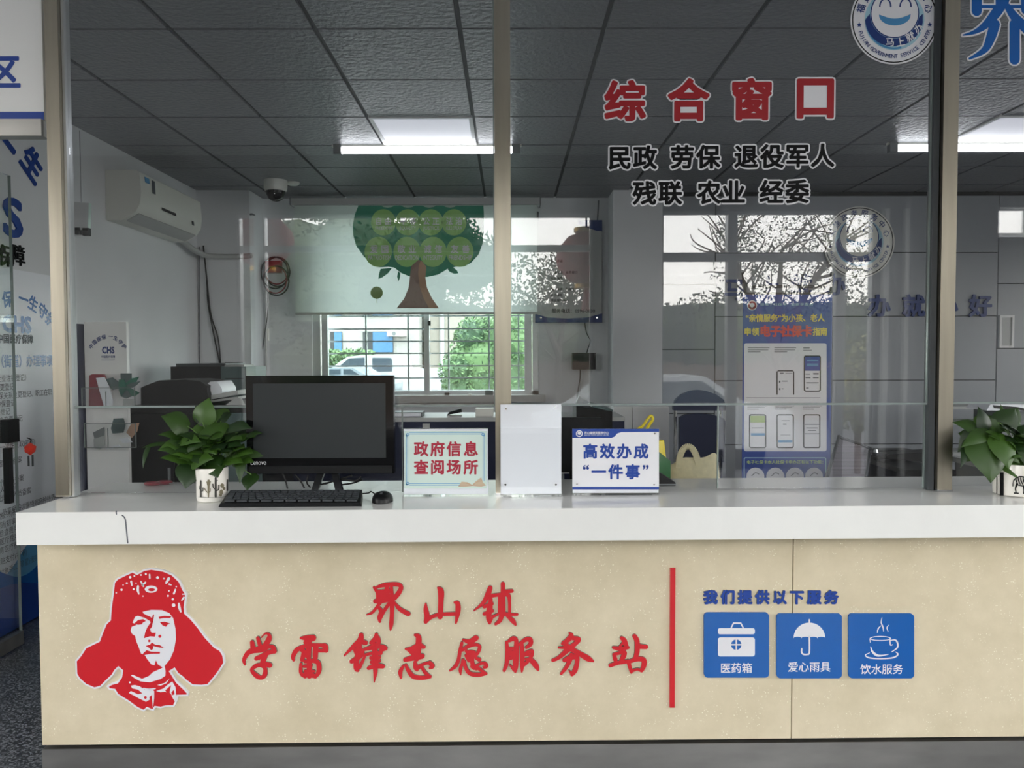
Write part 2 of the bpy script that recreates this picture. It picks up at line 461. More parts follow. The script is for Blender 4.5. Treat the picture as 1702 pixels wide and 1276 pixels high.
def shape(loops, ext=0.0, off=0.0):
    """flat filled shape from closed 2D loops (inner loops become holes)"""
    cu = bpy.data.curves.new('s', 'CURVE'); cu.dimensions = '2D'; cu.fill_mode = 'BOTH'; cu.extrude = ext; cu.offset = off
    for lp in loops:
        sp = cu.splines.new('POLY'); sp.points.add(len(lp)-1)
        for q, (x, y) in zip(sp.points, lp): q.co = (x, y, 0, 1)
        sp.use_cyclic_u = True
    return curve_mesh(cu)
class Plane:
    """a flat printing surface: origin, reading direction U, up V, out N"""
    def __init__(s, O, U=(1, 0, 0), V=(0, 0, 1), N=(0, -1, 0)): s.O, s.U, s.V, s.N = Vector(O), Vector(U), Vector(V), Vector(N)
    def at(s, x, y, z=0.0): return s.O+s.U*x+s.V*y+s.N*z
def put(mb, pl, geo, sx, sy, x, y, lift=0.0, rot=0.0, cx=0.0, cy=0.0, depth=1.0):
    vs, fs = geo; c, n = math.cos(rot), math.sin(rot)
    out = []
    for v in vs:
        a, b = (v.x-cx)*sx, (v.y-cy)*sy
        out.append(pl.at(x+a*c-b*n, y+a*n+b*c, lift+v.z*depth))
    mb.add(out, fs)
def is_cjk(c): return ord(c) > 0x2E80
def line(mb, pl, s, x, y, em, bold=0.02, lift=0.001, align='l', width=None, res=2, ext=0.0):
    """a line of writing, em high, baseline box centre at y; width squeezes it to fit"""
    vs, fs = glyph(s, bold, 0.0, res)
    if not vs: return
    x0 = min(v.x for v in vs); x1 = max(v.x for v in vs)
    sx = em if width is None else width/(x1-x0)
    ax = {'l': x0, 'c': (x0+x1)/2, 'r': x1}[align]
    cy = 0.38 if any(is_cjk(c) for c in s) else 0.35
    put(mb, pl, (vs, fs), sx, em, x, y, lift, cx=ax, cy=cy)
def arc(mb, pl, s, cx, cy, r, a0, a1, em, bold=0.02, lift=0.001, inward=False, sx=None):
    """characters spread along an arc, angles in degrees clockwise from the top"""
    n = len(s)
    for i, ch in enumerate(s):
        if ch == ' ': continue
        a = math.radians(a0+(a1-a0)*(i/(n-1) if n > 1 else 0.5))
        g = glyph(ch, bold, 0, 2)
        if not g[0]: continue
        x0 = min(v.x for v in g[0]); x1 = max(v.x for v in g[0])
        x, y = cx+r*math.sin(a), cy+r*math.cos(a)
        put(mb, pl, g, sx or em, em, x, y, lift, rot=(-a if not inward else math.pi-a), cx=(x0+x1)/2, cy=0.38 if is_cjk(ch) else 0.35)
def rect2(x0, y0, x1, y1): return [(x0, y0), (x1, y0), (x1, y1), (x0, y1)]
def rrect(x0, y0, x1, y1, r, n=4):
    o = []
    for cx, cy, a in ((x1-r, y1-r, 0), (x0+r, y1-r, 90), (x0+r, y0+r, 180), (x1-r, y0+r, 270)):
        for k in range(n+1):
            t = math.radians(a+90*k/n); o.append((cx+r*math.cos(t), cy+r*math.sin(t)))
    return o
def ell(cx, cy, rx, ry=None, n=28, a0=0, a1=360):
    ry = ry or rx; full = a1-a0 >= 360; m = n if full else n+1
    return [(cx+rx*math.cos(math.radians(a0+(a1-a0)*k/n)), cy+ry*math.sin(math.radians(a0+(a1-a0)*k/n))) for k in range(m)]
def stroke(pts, sub=5, cap=5):
    """outline of a brush stroke through (x, y, width) points"""
    P = [Vector(p) for p in pts]
    if len(P) > 2: P = smooth(P, sub)
    L, R = [], []; n = len(P)
    for i, p in enumerate(P):
        t = Vector((P[min(i+1, n-1)][0]-P[max(i-1, 0)][0], P[min(i+1, n-1)][1]-P[max(i-1, 0)][1]))
        if t.length < 1e-6: continue
        t.normalize(); w = max(p[2], 2)/2
        L.append((p[0]-t.y*w, p[1]+t.x*w)); R.append((p[0]+t.y*w, p[1]-t.x*w))
        if i == 0: t0, w0 = t.copy(), w
        t1, w1 = t.copy(), w
    a = P[-1]; endcap = []
    for k in range(1, cap):
        th = math.pi*k/cap; q = (math.cos(th), math.sin(th))
        endcap.append((a[0]+(-t1.y*q[0]+t1.x*q[1])*w1, a[1]+(t1.x*q[0]+t1.y*q[1])*w1))
    b = P[0]; startcap = []
    for k in range(1, cap):
        th = math.pi*k/cap; q = (math.cos(th), math.sin(th))
        startcap.append((b[0]+(t0.y*q[0]-t0.x*q[1])*w0, b[1]+(-t0.x*q[0]-t0.y*q[1])*w0))
    return L+endcap+R[::-1]+startcap
def brush_polys(pts, sub=5):
    """a brush stroke through (x, y, width) points as convex pieces"""
    P = [Vector(p) for p in pts]
    if len(P) > 2: P = smooth(P, sub)
    out = []
    for p in P: r = max(p[2], 2)/2; out.append([(p[0]+r*math.cos(t*math.pi/5), p[1]+r*math.sin(t*math.pi/5)) for t in range(10)])
    for p, q in zip(P[:-1], P[1:]):
        d = Vector((q[0]-p[0], q[1]-p[1]))
        if d.length < 1e-6: continue
        d.normalize(); n = Vector((-d.y, d.x)); a, b = max(p[2], 2)/2, max(q[2], 2)/2
        out.append([(p[0]+n.x*a, p[1]+n.y*a), (p[0]-n.x*a, p[1]-n.y*a), (q[0]-n.x*b, q[1]-n.y*b), (q[0]+n.x*b, q[1]+n.y*b)])
    return out
class PixPlane:
    """plane y = Y addressed in photo-crop pixels: crop origin (ox, oy) and zoom s"""
    def __init__(s, Y, ox=0.0, oy=0.0, z=1.0): s.Y, s.ox, s.oy, s.z = Y, ox, oy, z
    def at(s, x, y, lift=0.0):
        p = W(s.ox+x/s.z, s.oy+y/s.z, s.Y); p.y -= lift; return p
def fill(mb, pl, loops, lift=0.001):
    vs, fs = shape(loops); mb.add([pl.at(v.x, v.y, lift) for v in vs], fs)
def solid(mb, pl, loop, z0, z1):
    """one closed loop made into a raised slab from lift z0 to z1"""
    vs, fs = shape([loop]); n = len(vs)
    a = [pl.at(v.x, v.y, z1) for v in vs]; mb.add(a, fs)
    m = len(loop); mb.add([pl.at(x, y, z0) for x, y in loop]+[pl.at(x, y, z1) for x, y in loop], [(i, (i+1) % m, m+(i+1) % m, m+i) for i in range(m)])
# ------------------------------------------------------------------ key planes
G = 2.68                                   # the glass screen
LF = 1.2                                   # the hall front stands this far behind the lens
ZM = W(851, 817, G).z                      # counter height below the screen
YF = WZ(851, 842.3, ZM).y                  # front edge of the worktop
_zl, _zr = W(26, 851.6, YF), W(1702, 838.6, YF)
def ztop(x): return _zl.z+(_zr.z-_zl.z)*(x-_zl.x)/(_zr.x-_zl.x)
YP = YF+0.165                              # face of the front panel
YB = WZ(500, 796, ZM).y                    # inner edge of the worktop
XL = _zl.x
XR = 3.2
TH = W(860, 842.3, YF).z-W(860, 896.3, YF).z
ZCEIL = EYE.z+1.355
YBACK = 6.8
YCLAD = 6.6
XWALL = -2.55
XEND = 6.0

# ------------------------------------------------------------------ the setting
struct('floor', MB().box(-4.2, 6.3, -LF-0.15, 7.1, -0.1, 0), MT['floor'])
# office ceiling: embossed tiles between dark runners
c = MB()
for i in range(-1, 14):
    for j in range(-1, 7):
        x0, y0 = -2.0+0.6*i, 3.30+0.6*j
        if (i, j) in ((2, 2), (8, 2)): continue
        xa, xb = max(x0+0.011, XWALL), x0+0.589; ya, yb = max(y0+0.009, 2.74), min(y0+0.591, YBACK)
        if xa < xb and ya < yb: c.box(xa, xb, ya, yb, ZCEIL, ZCEIL+0.02)
struct('ceiling', c, MT['ceil'])
g = MB().box(-2.6, XEND, 2.72, 6.9, ZCEIL+0.012, ZCEIL+0.06)
struct('ceiling_grid', g, MT['grid'])
struct('ceiling_hall', MB().box(-4.2, 5.4, -LF-0.15, 2.75, 3.06, 3.16), MT['wall'])
struct('wall_left', MB().box(XWALL-0.15, XWALL, 2.74, 7.0, 0, 2.81), MT['wall'])
def side_window(nm, wn, xa, xb, y0, y1, ya, yb, za, zb, top, face):
    """a wall along Y with a big framed window in it"""
    struct(nm, MB().box(xa, xb, y0, ya, 0, top).box(xa, xb, yb, y1, 0, top).box(xa, xb, ya, yb, 0, za).box(xa, xb, ya, yb, zb, top), MT['wall'] if nm == 'wall_right' else MT['hall_wall'])
    xm = (xa+xb)/2; fr = MB(); n = 3
    for k in range(n+1):
        y = ya+0.03+(yb-ya-0.06)*k/n; fr.box(xm-0.04, xm+0.04, y-0.03, y+0.03, za, zb)
    fr.box(xm-0.04, xm+0.04, ya, yb, za, za+0.05).box(xm-0.04, xm+0.04, ya, yb, zb-0.05, zb)
    f = struct('window_%d' % wn, fr, MT['alu']); obj('pane', MB().box(xm-0.004, xm+0.004, ya, yb, za, zb), MT['hallglass'], f)
    L = bpy.data.lights.new('window_portal', 'AREA'); L.shape = 'RECTANGLE'; L.size = zb-za; L.size_y = yb-ya; L.cycles.is_portal = True
    lo = bpy.data.objects.new('window_portal', L); COL.objects.link(lo); lo.location = (xm+0.09*face, (ya+yb)/2, (za+zb)/2); lo.rotation_euler = (0, math.radians(-90*face), 0)
side_window('wall_right', 7, XEND, XEND+0.15, 2.74, 7.0, 3.6, 5.2, 1.0, 2.3, 2.81, -1)
side_window('wall_hall_left', 5, -4.2, -4.05, -LF-0.15, 2.9, -1.0, 1.4, 1.1, 2.8, 3.1, 1)  # its window is added out of view to brighten the counter front
side_window('wall_hall_right', 6, 5.2, 5.35, -LF-0.15, 2.72, -1.0, 2.4, 1.0, 2.95, 3.1, -1)  # larger unseen window, added so more daylight reaches the counter's right end
struct('wall_hall_return', MB().box(-4.1, XWALL, 2.74, 2.9, 0, 3.1).box(5.2, 6.6, 2.70, 2.76, 0, 3.1).box(XWALL, 5.2, 2.70, 2.76, ZCEIL+0.07, 3.1), MT['hall_wall'])
# back wall with the window opening
wl, wr = W(519, 600, YBACK).x, W(896, 600, YBACK).x
wb, wt = W(700, 657, YBACK).z, W(700, 352, YBACK).z
struct('wall_back', MB().box(XWALL-0.1, wl, YBACK, 7.0, 0, 2.81).box(wr, 1.4, YBACK, 7.0, 0, 2.81).box(wl, wr, YBACK, 7.0, 0, wb).box(wl, wr, YBACK, 7.0, wt, 2.81), MT['wall'])
pxl = W(415, 400, 6.45).x
struct('wall_pier_left', MB().box(XWALL, pxl, 6.45, 6.82, 0, ZCEIL+0.02).bevel(0.006), MT['wall'])
cxl, cxr = W(1019, 450, 6.48).x, W(1101, 450, 6.48).x
struct('wall_pier_right', MB().box(cxl, cxr, 6.48, 6.82, 0, ZCEIL+0.02).bevel(0.012), MT['wall'])
# grey panel cladding with dark joints
vx = [cxr, W(1189, 450, YCLAD).x, W(1659, 450, YCLAD).x, XEND]
hA = [W(1400, y, YCLAD).z for y in (420, 525.5, 632, 738)]
hB = [W(1150, y, YCLAD).z for y in (472.5, 580.5, 687)]
struct('wall_clad_backing', MB().box(cxr-0.05, XEND, YCLAD+0.02, 6.9, 0, ZCEIL+0.02), MT['groove'])
cl = MB()
for k, hs in enumerate((hB, hA, hB)):
    e = [0.0]+sorted(hs)+[ZCEIL]
    if k != 1: e.insert(1, e[1]-0.535)
    else: e.insert(1, e[1]-0.535)
    for a, b in zip(e[:-1], e[1:]):
        cl.box(vx[k]+0.004, vx[k+1]-0.004, YCLAD, YCLAD+0.03, a+0.004, b-0.004)
struct('wall_clad', cl, MT['grey_clad'])
struct('trim_1', MB().box(cxr, XEND, YCLAD-0.02, YCLAD+0.01, ZCEIL-0.03, ZCEIL+0.02), MT['grid'])

# hall front with big windows behind the photographer
D = 2*G+LF
def hx(px): return (px-846)/1300*D
def hz(py): return EYE.z+(590-py)/1300*D
openings = [(hx(396), hx(986), 0.75, hz(356)), (hx(1100), hx(1456), 0.05, hz(352)), (hx(1658), 5.05, hz(398), hz(346))]
fw = MB(); xs = -4.2
for x0, x1, z0, z1 in openings:
    fw.box(xs, x0, -LF-0.15, -LF, 0, 3.1); fw.box(x0, x1, -LF-0.15, -LF, 0, z0); fw.box(x0, x1, -LF-0.15, -LF, z1, 3.1); xs = x1
fw.box(xs, 5.35, -LF-0.15, -LF, 0, 3.1)
struct('wall_front', fw, MT['hall_dark'])
for k, (x0, x1, z0, z1) in enumerate(openings):
    fr = MB(); t = 0.045
    tz0, tz1 = ((hz(417), hz(407)), (hz(434), hz(420)), (hz(399), hz(396)))[k]
    fr.box(x0, x1, -LF-0.11, -LF-0.03, tz0, tz1)
    muls = ([hx(433), hx(700), hx(835)], [hx(1219), hx(1400)], [hx(1720)])[k]
    for q, m in enumerate(muls):
        w = (0.045 if k == 0 else 0.04)
        if k == 0 and q: continue
        fr.box(m-w, m+w, -LF-0.115, -LF-0.025, z0, z1)
    fr.box(x0, x0+0.02, -LF-0.11, -LF-0.03, z0, z1); fr.box(x1-0.02, x1, -LF-0.11, -LF-0.03, z0, z1)
    fr.box(x0, x1, -LF-0.11, -LF-0.03, z0, z0+t); fr.box(x0, x1, -LF-0.11, -LF-0.03, z1-0.02, z1)
    f = struct('window_%d' % (k+2), fr, MT['alu'])
    gp = obj('pane', MB().box(x0+0.02, x1-0.02, -LF-0.075, -LF-0.069, z0+t, z1-0.02), MT['hallglass'], f)
    L = bpy.data.lights.new('window_portal', 'AREA'); L.shape = 'RECTANGLE'; L.size = x1-x0; L.size_y = z1-z0; L.cycles.is_portal = True
    lo = bpy.data.objects.new('window_portal', L); COL.objects.link(lo); lo.location = ((x0+x1)/2, -LF-0.02, (z0+z1)/2); lo.rotation_euler = (math.radians(90), 0, math.radians(180))
L = bpy.data.lights.new('window_portal', 'AREA'); L.shape = 'RECTANGLE'; L.size = wr-wl; L.size_y = wt-wb; L.cycles.is_portal = True
lo = bpy.data.objects.new('window_portal', L); COL.objects.link(lo); lo.location = ((wl+wr)/2, YBACK-0.005, (wt+wb)/2); lo.rotation_euler = (math.radians(90), 0, 0)

struct('trim_2', MB().box(hx(1464), hx(1473), -LF, -LF+0.05, 0, 2.6).box(hx(1499), hx(1506), -LF, -LF+0.05, 0, 2.6).box(hx(1538), hx(1550), -LF, -LF+0.06, 0, 2.75), MT['white'])

# ------------------------------------------------------------------ the counter
root = thing('service_counter', (0.5, YP, 0), 'long reception counter with thick white top and beige speckled stone front', 'counter')
def tilt(x0, x1, y0, y1, h0, h1, mb=None):    # box hung below the worktop line
    mb = mb or MB()
    return mb.hexa([(x0, y0, ztop(x0)+h0), (x1, y0, ztop(x1)+h0), (x1, y1, ztop(x1)+h0), (x0, y1, ztop(x0)+h0),
                    (x0, y0, ztop(x0)+h1), (x1, y0, ztop(x1)+h1), (x1, y1, ztop(x1)+h1), (x0, y1, ztop(x0)+h1)])
ct = obj('worktop', tilt(XL, XR, YF, YB, -TH, 0).bevel(0.004), MT['top'], root)
sm = MB(); pp = PixPlane(YF)
solid(sm, pp, stroke([(203, 856, 1.2), (208, 862, 1.4), (210, 878, 1.4), (212.5, 902, 1.2)]), -0.002, 0.0006)
solid(sm, pp, stroke([(193, 849.5, 1.2), (193.5, 854, 1.2)]), -0.002, 0.0006)
obj('seam', sm, MT['greyink'], ct)
XPL = W(62, 910, YP).x; XJ = W(1317, 1050, YP).x
HB = W(860, 1231.0, YP).z-ztop(0)
for a, b in ((XPL, XJ-0.0018), (XJ+0.0018, XR-0.05)):
    obj('front_panel', tilt(a, b, YP, YP+0.025, HB, -TH), MT['stone'], root)
obj('side_panel', tilt(XPL, XPL+0.025, YP+0.026, YB-0.1, HB, -TH), MT['stone'], root)
obj('carcass', tilt(XPL+0.03, XR-0.06, YP+0.03, YB-0.06, HB-0.02, -TH-0.002), MT['darkgrey'], root)
zk = W(860, 1237.0, YP).z-ztop(0)
kp = MB()
kp.hexa([(XPL+0.0, YP-0.004, 0), (XR-0.05, YP-0.004, 0), (XR-0.05, YB-0.06, 0), (XPL, YB-0.06, 0),
         (XPL, YP-0.004, ztop(XPL)+zk), (XR-0.05, YP-0.004, ztop(XR)+zk), (XR-0.05, YB-0.06, ztop(XR)+zk), (XPL, YB-0.06, ztop(XPL)+zk)]).bevel(0.003)
obj('kick_plate', kp, MT['steel_h'], root)
# lower inner desk behind the counter
t = thing('inner_desk', (1.0, 3.4, 0), 'low grey work desk hidden behind the service counter', 'desk')
obj('desk_top', MB().box(-1.35, 2.9, YB+0.01, 3.62, 0.72, 0.75).bevel(0.003), MT['lightgrey'], t)
for x in (-1.30, 0.4, 2.83): obj('leg', MB().box(x, x+0.05, YB+0.03, 3.58, 0, 0.72), MT['midgrey'], t)

# ------------------------------------------------------------------ posts and glass
def post(px0, px1, name_label, yref=600):
    a, b = W(px0, yref, G-0.03).x, W(px1, yref, G-0.03).x
    t = thing('steel_post', ((a+b)/2, G, ztop((a+b)/2)), name_label, 'post')
    z0 = ztop((a+b)/2)+0.001
    obj('shaft', MB().box(a, b, G-0.03, G+0.025, z0, 3.04).bevel(0.006), MT['steel'], t)
    obj('base_flange', MB().box(a-0.0005, b+0.0005, G-0.036, G+0.03, z0, z0+0.006).bevel(0.002), MT['chrome'], t)
    return a, b
p1 = post(87, 109, 'brushed steel post at the open end of the counter beside the doorway')
p2 = post(823, 849.5, 'brushed steel post behind the tall white sheet, mid counter')
p3 = post(1561.5, 1586, 'brushed steel post beside the zebra plant pot')
def pane(name, x0, x1, z0, z1, y, label, th=0.008, cat='glass', edge=None):
    t = thing(name, ((x0+x1)/2, y, z0), label, cat)
    obj('sheet', MB().box(x0, x1, y, y+th, z0, z1), MT['glass'], t, flat=True)
    e = MB()
    if 'b' in edge: e.box(x0, x1, y-0.002, y+th+0.002, z0-0.004, z0+0.003)
    if 't' in edge: e.box(x0, x1, y-0.0005, y+th+0.0005, z1-0.002, z1+0.002)
    if 'r' in edge: e.box(x1-0.002, x1+0.002, y-0.0005, y+th+0.0005, z0, z1)
    if 'l' in edge: e.box(x0-0.002, x0+0.002, y-0.0005, y+th+0.0005, z0, z1)
    obj('polished_edge', e, MT['glassedge'], t)
    return t
zu = lambda px, py: W(px, py, G).z
ga = (p1[1]+0.011, p2[0]-0.003); gb = (p2[1]+0.003, p3[0]-0.024); gc = (p3[1]+0.003, 3.1)
pane('glass_screen', ga[0], ga[1], zu(480, 675), 3.04, G, 'tall clear glass screen over the monitor, between two steel posts', edge='br')
pane('glass_screen', gb[0], gb[1], zu(1200, 671.5), 3.04, G, 'tall clear glass screen carrying the red and black characters', edge='br')
pane('glass_screen', gc[0], gc[1], zu(1650, 669), 3.04, G, 'tall clear glass screen carrying one big blue character', edge='br')
xl = W(668, 740, G).x
pane('glass_upstand', ga[0], xl, ztop(xl)+0.006, zu(400, 676), G+0.012, 'low glass upstand in front of the black monitor', edge='tr')
xr = W(1195, 740, G).x
pane('glass_upstand', xr, gb[1], ztop(gb[1])+0.006, zu(1370, 671), G+0.012, 'low glass upstand in front of the blue banner foot', edge='tlr')
pane('glass_upstand', gc[0], gc[1], ztop(gc[1])+0.006, zu(1650, 669), G+0.012, 'low glass upstand behind the zebra plant pot', edge='tl')
# channel profiles that hold the glass against the posts
for x, lab in ((p1[1]+0.0055, 'slim grey glass channel on the doorway post'), (p3[0]-0.0125, 'slim dark glass channel on the post beside the zebra pot')):
    w = 0.0045 if x < 0 else 0.010
    tag(obj('glass_channel', MB().box(x-w, x+w, G-0.012, G+0.024, ztop(x)+0.002, 3.04).bevel(0.001), MT['alu' if x < 0 else 'darkgrey']), lab, 'channel')
# ------------------------------------------------------------------ lettering stuck on the glass
YG = G-0.0006
def glass_char(ch, px, py, em, top, bold, halo, label, group, fills=(), cat='sticker', bx=None):
    """one cut film character with a white surround"""
    p = W(px, py, YG); k = (W(px+10, py, YG).x-p.x)/10
    t = thing('glass_character', p, label, cat, group)
    pl = Plane(p)
    g0 = glyph(ch, bold, 0, 3); gh = glyph(ch, bold+halo, 0, 3)
    xs = [v.x for v in g0[0]]; ys = [v.y for v in g0[0]]
    sx = sy = em*k; cx, cy = 0.5, 0.38
    if bx:                                     # stretch to the width and height seen
        sx = bx[0]*k/(max(xs)-min(xs)); sy = bx[1]*k/(max(ys)-min(ys)); cx, cy = (max(xs)+min(xs))/2, (max(ys)+min(ys))/2
    h = MB(); put(h, pl, gh, sx, sy, 0, 0, 0.0004, cx=cx, cy=cy)
    for q in fills: h.add([pl.at(x*k, -y*k, 0.0009) for x, y in q], [tuple(range(len(q)))])
    obj('white_surround', h, MT['filmwhite'], t, flat=True)
    f = MB(); put(f, pl, g0, sx, sy, 0, 0, 0.0016, cx=cx, cy=cy)
    obj('coloured_film', f, top, t, flat=True)
for ch, px, py, w, h, order, fl in (('综', 1039, 167.5, 70, 68, 'first', [rect2(-6, -22, 26, 26)]), ('合', 1144.5, 166, 70, 71, 'second', [rect2(-19, -2, 19, 28), [(0, -22), (-16, 0), (16, 0)]]),
                                    ('窗', 1249.5, 165, 66, 70, 'third', [rect2(-26, -20, 26, 28)]), ('口', 1355, 164, 62, 66, 'fourth and last', [rect2(-28, -28, 28, 28)])):
    glass_char(ch, px, py, 76, MT['signred'], 0.038, 0.036, 'large red character %s with white edge, %s of the four on the glass' % (ch, order), 'red window title characters', fl, bx=(w, h))
r1 = [('民', 1030), ('政', 1072), ('劳', 1134), ('保', 1177), ('退', 1240), ('役', 1283), ('军', 1325), ('人', 1367)]
r2 = [('残', 1071), ('联', 1114), ('农', 1178), ('业', 1219), ('经', 1282), ('委', 1325)]
for row, yy, nm in ((r1, (262, 258.5), 'upper'), (r2, (321, 318)  , 'lower')):
    for i, (ch, px) in enumerate(row):
        y = yy[0]+(yy[1]-yy[0])*i/(len(row)-1)
        glass_char(ch, px, y, 40, MT['ink'], 0.034, 0.066, 'black character %s with white edge, in the %s black row on the glass' % (ch, nm), 'black service characters on the glass')

# the big blue character running out of the frame
t = thing('glass_character', W(1680, 20, YG), 'huge blue brush character %s on the glass by the ceiling lamp' % '界', 'sticker')
pp = PixPlane(YG, 1400, 0, 5.636)
jie = [[(1520, 0, 90), (1440, 120, 95), (1340, 235, 70), (1240, 300, 40), (1130, 330, 12)], [(1425, 230, 100), (1390, 350, 90), (1330, 470, 60), (1190, 550, 20)],
       [(1612, 225, 96), (1612, 560, 96)], [(1545, 60, 60), (1620, 170, 85), (1760, 300, 100)], [(1258, -330, 90), (1258, 105, 95)], [(1480, -330, 90), (1480, 60, 90)],
       [(1250, 62, 30), (1750, 62, 30)], [(1720, -330, 90), (1720, 90, 95)], [(1250, -130, 40), (1750, -130, 40)], [(1250, -330, 60), (1750, -330, 60)]]
h = MB(); f = MB()
for mb_, gr, lf in ((h, 30, 0.0004), (f, 0, 0.0012)):
    vs, fs = union2d([q for s_ in jie for q in brush_polys([(x, y, w+gr) for x, y, w in s_])], 1e-3); mb_.add([pp.at(v.x, v.y, lf) for v in vs], fs)
obj('white_surround', h, MT['filmwhite'], t, flat=True); obj('coloured_film', f, MT['blue'], t, flat=True)

# ------------------------------------------------------------------ round smiling emblem, used on the glass and on the back wall
def emblem(pl, R, name, label, thick, parts_white):
    t = thing(name, pl.at(0, 0), label, 'emblem')
    def lay(nm, loops, m, z):
        b = MB()
        for lp in loops:
            vs, fs = shape(lp); b.add([pl.at(v.x*R, v.y*R, z) for v in vs], fs)
        return obj(nm, b, m, t, flat=True)
    b = MB().ext([(x*R, y*R) for x, y in ell(0, 0, 1, n=64)], pl.O, pl.U, pl.V, pl.N, thick)
    obj('disc', b, parts_white, t)
    z = thick; s = 0.0005
    lay('outer_ring', [[ell(0, 0, 0.965, n=64), ell(0, 0, 0.94, n=64)]], MT['ink'], z+s)
    lay('pale_ring', [[ell(0, 0.0, 0.68, n=48)]], MT['paleblue'], z+s)
    lay('collar', [[[(x, y) for x, y in ell(-0.01, 0.02, 0.66, 0.62, n=40, a0=182, a1=352)]+[(0.64, 0.13), (0.56, 0.06)]+[(x, y) for x, y in ell(0, 0.14, 0.56, n=30, a0=-10, a1=-170)]+[(-0.57, 0.13)]]], MT['darkblue'], z+2*s)
    lay('collar_line', [[ell(0.0, 0.0, 0.66, 0.66, n=30, a0=200, a1=285)+ell(-0.0, 0.02, 0.60, 0.64, n=30, a0=285, a1=200)[::1]]], MT['midblue'], z+1.5*s)
    lay('face', [[ell(0, 0.14, 0.555, n=48)]], MT['darkblue'], z+3*s)
    lay('face_white', [[ell(0, 0.14, 0.53, n=48)]], parts_white, z+4*s)
    sm_ = [(-0.36, 0.11)]+[(0.36*math.cos(a), 0.10-0.235*math.sin(a)) for a in [math.pi*(1-k/16) for k in range(1, 16)]]+[(0.36, 0.12)]+[(x, 0.12-0.10*math.cos(x/0.36*math.pi/2)) for x in [0.27, 0.18, 0.09, 0, -0.09, -0.18, -0.27]]
    lay('smile', [[sm_]], MT['midblue'], z+5*s)
    ey = [stroke([(cx+0.12*math.cos(math.radians(a)), 0.30+0.14*math.sin(math.radians(a)), 0.028*(1.2 if 30 < a < 150 else 0.8)) for a in range(0, 181, 20)]) for cx in (-0.22, 0.24)]
    # strokes above use a minimum width, so scale them through a larger space
    ey = [[(x/100, y/100) for x, y in stroke([(100*(cx+0.125*math.cos(math.radians(a))), 100*(0.29+0.17*math.sin(math.radians(a))), 3.2) for a in range(0, 181, 15)])] for cx in (-0.22, 0.24)]
    for e in ey: lay('eye', [[e]], MT['darkblue'], z+5*s)
    tx = MB()
    sp = Plane(pl.O, pl.U*R, pl.V*R, pl.N)
    arc(tx, sp, '福建政务服务中心', 0, 0, 0.81, -72, 72, 0.20, bold=0.02, lift=z+2*s)
    obj('chinese_title', tx, MT['darkblue'], t, flat=True); tx = MB()
    arc(tx, sp, 'FUJIAN GOVERNMENT SERVICE CENTER', 0, 0, 0.815, 250, 108, 0.125, bold=0.012, lift=z+2*s, inward=True)
    obj('english_title', tx, MT['darkblue'], t, flat=True)
    for a in (-98, 98):
        tx = MB()
        ra = math.radians(a); q = [(0.81*math.sin(ra)+(0.065 if k % 2 == 0 else 0.027)*math.sin(k*math.pi/5), 0.81*math.cos(ra)+(0.065 if k % 2 == 0 else 0.027)*math.cos(k*math.pi/5)) for k in range(10)]
        tx.add([pl.at(x*R, y*R, z+2*s) for x, y in q], [tuple(range(10))]); obj('star', tx, MT['darkblue'], t, flat=True)
    wt_ = MB()
    for ch, x, y, r in (('马', -0.10, -0.50, 0.05), ('上', 0.14, -0.50, 0.18), ('就', 0.36, -0.38, 0.42), ('办', 0.55, -0.20, 0.65)):
        put(wt_, sp, glyph(ch, 0.02, 0, 2), 0.21, 0.21, x, y, z+3.2*s, rot=r, cx=0.5, cy=0.38)
    obj('motto', wt_, MT['filmwhite'], t, flat=True)
    return t
pg = W(1486.5, 33, YG)
emblem(Plane(pg), W(1486.5+73, 33, YG).x-pg.x, 'glass_emblem', 'round smiling blue and white emblem sticker on the glass, top cut off', 0.0006, MT['filmwhite'])
pw = W(1426.5, 403, YCLAD-0.012)
emblem(Plane(pw), W(1426.5+59, 403, YCLAD-0.012).x-pw.x, 'wall_emblem', 'round smiling emblem plaque on the grey wall above the blue banner', 0.016, MT['offwhite'])
# raised slogan on the grey wall
def wall_char(ch, px, py, w, label, group):
    pl = W(px, py, YCLAD); k = (W(px+10, py, YCLAD).x-pl.x)/10
    b = MB(); put(b, Plane(pl), glyph(ch, 0.03, 0.5, 2), w*k, w*k, 0, 0, 0.011, cx=0.5, cy=0.38, depth=0.02)
    tag(obj('wall_character', b, MT['darkblue']), label, 'letter', group)
for ch, px, py, o in (('马', 1221, 481, 'first'), ('上', 1277, 477, 'second'), ('就', 1330, 474, 'third'), ('办', 1386, 473, 'fourth')):
    wall_char(ch, px, py, 38, 'raised dark blue character %s, %s of the upper slogan row over the blue banner' % (ch, o), 'upper slogan characters')
for ch, px, py, o in (('办', 1460, 508, 'just below the emblem'), ('就', 1517, 508, 'between the emblem and the steel post'), ('办', 1572, 508, 'half hidden behind the steel post'), ('好', 1628, 508, 'beyond the steel post')):
    wall_char(ch, px, py, 38, 'raised dark blue character %s of the lower slogan row, %s' % (ch, o), 'lower slogan characters')

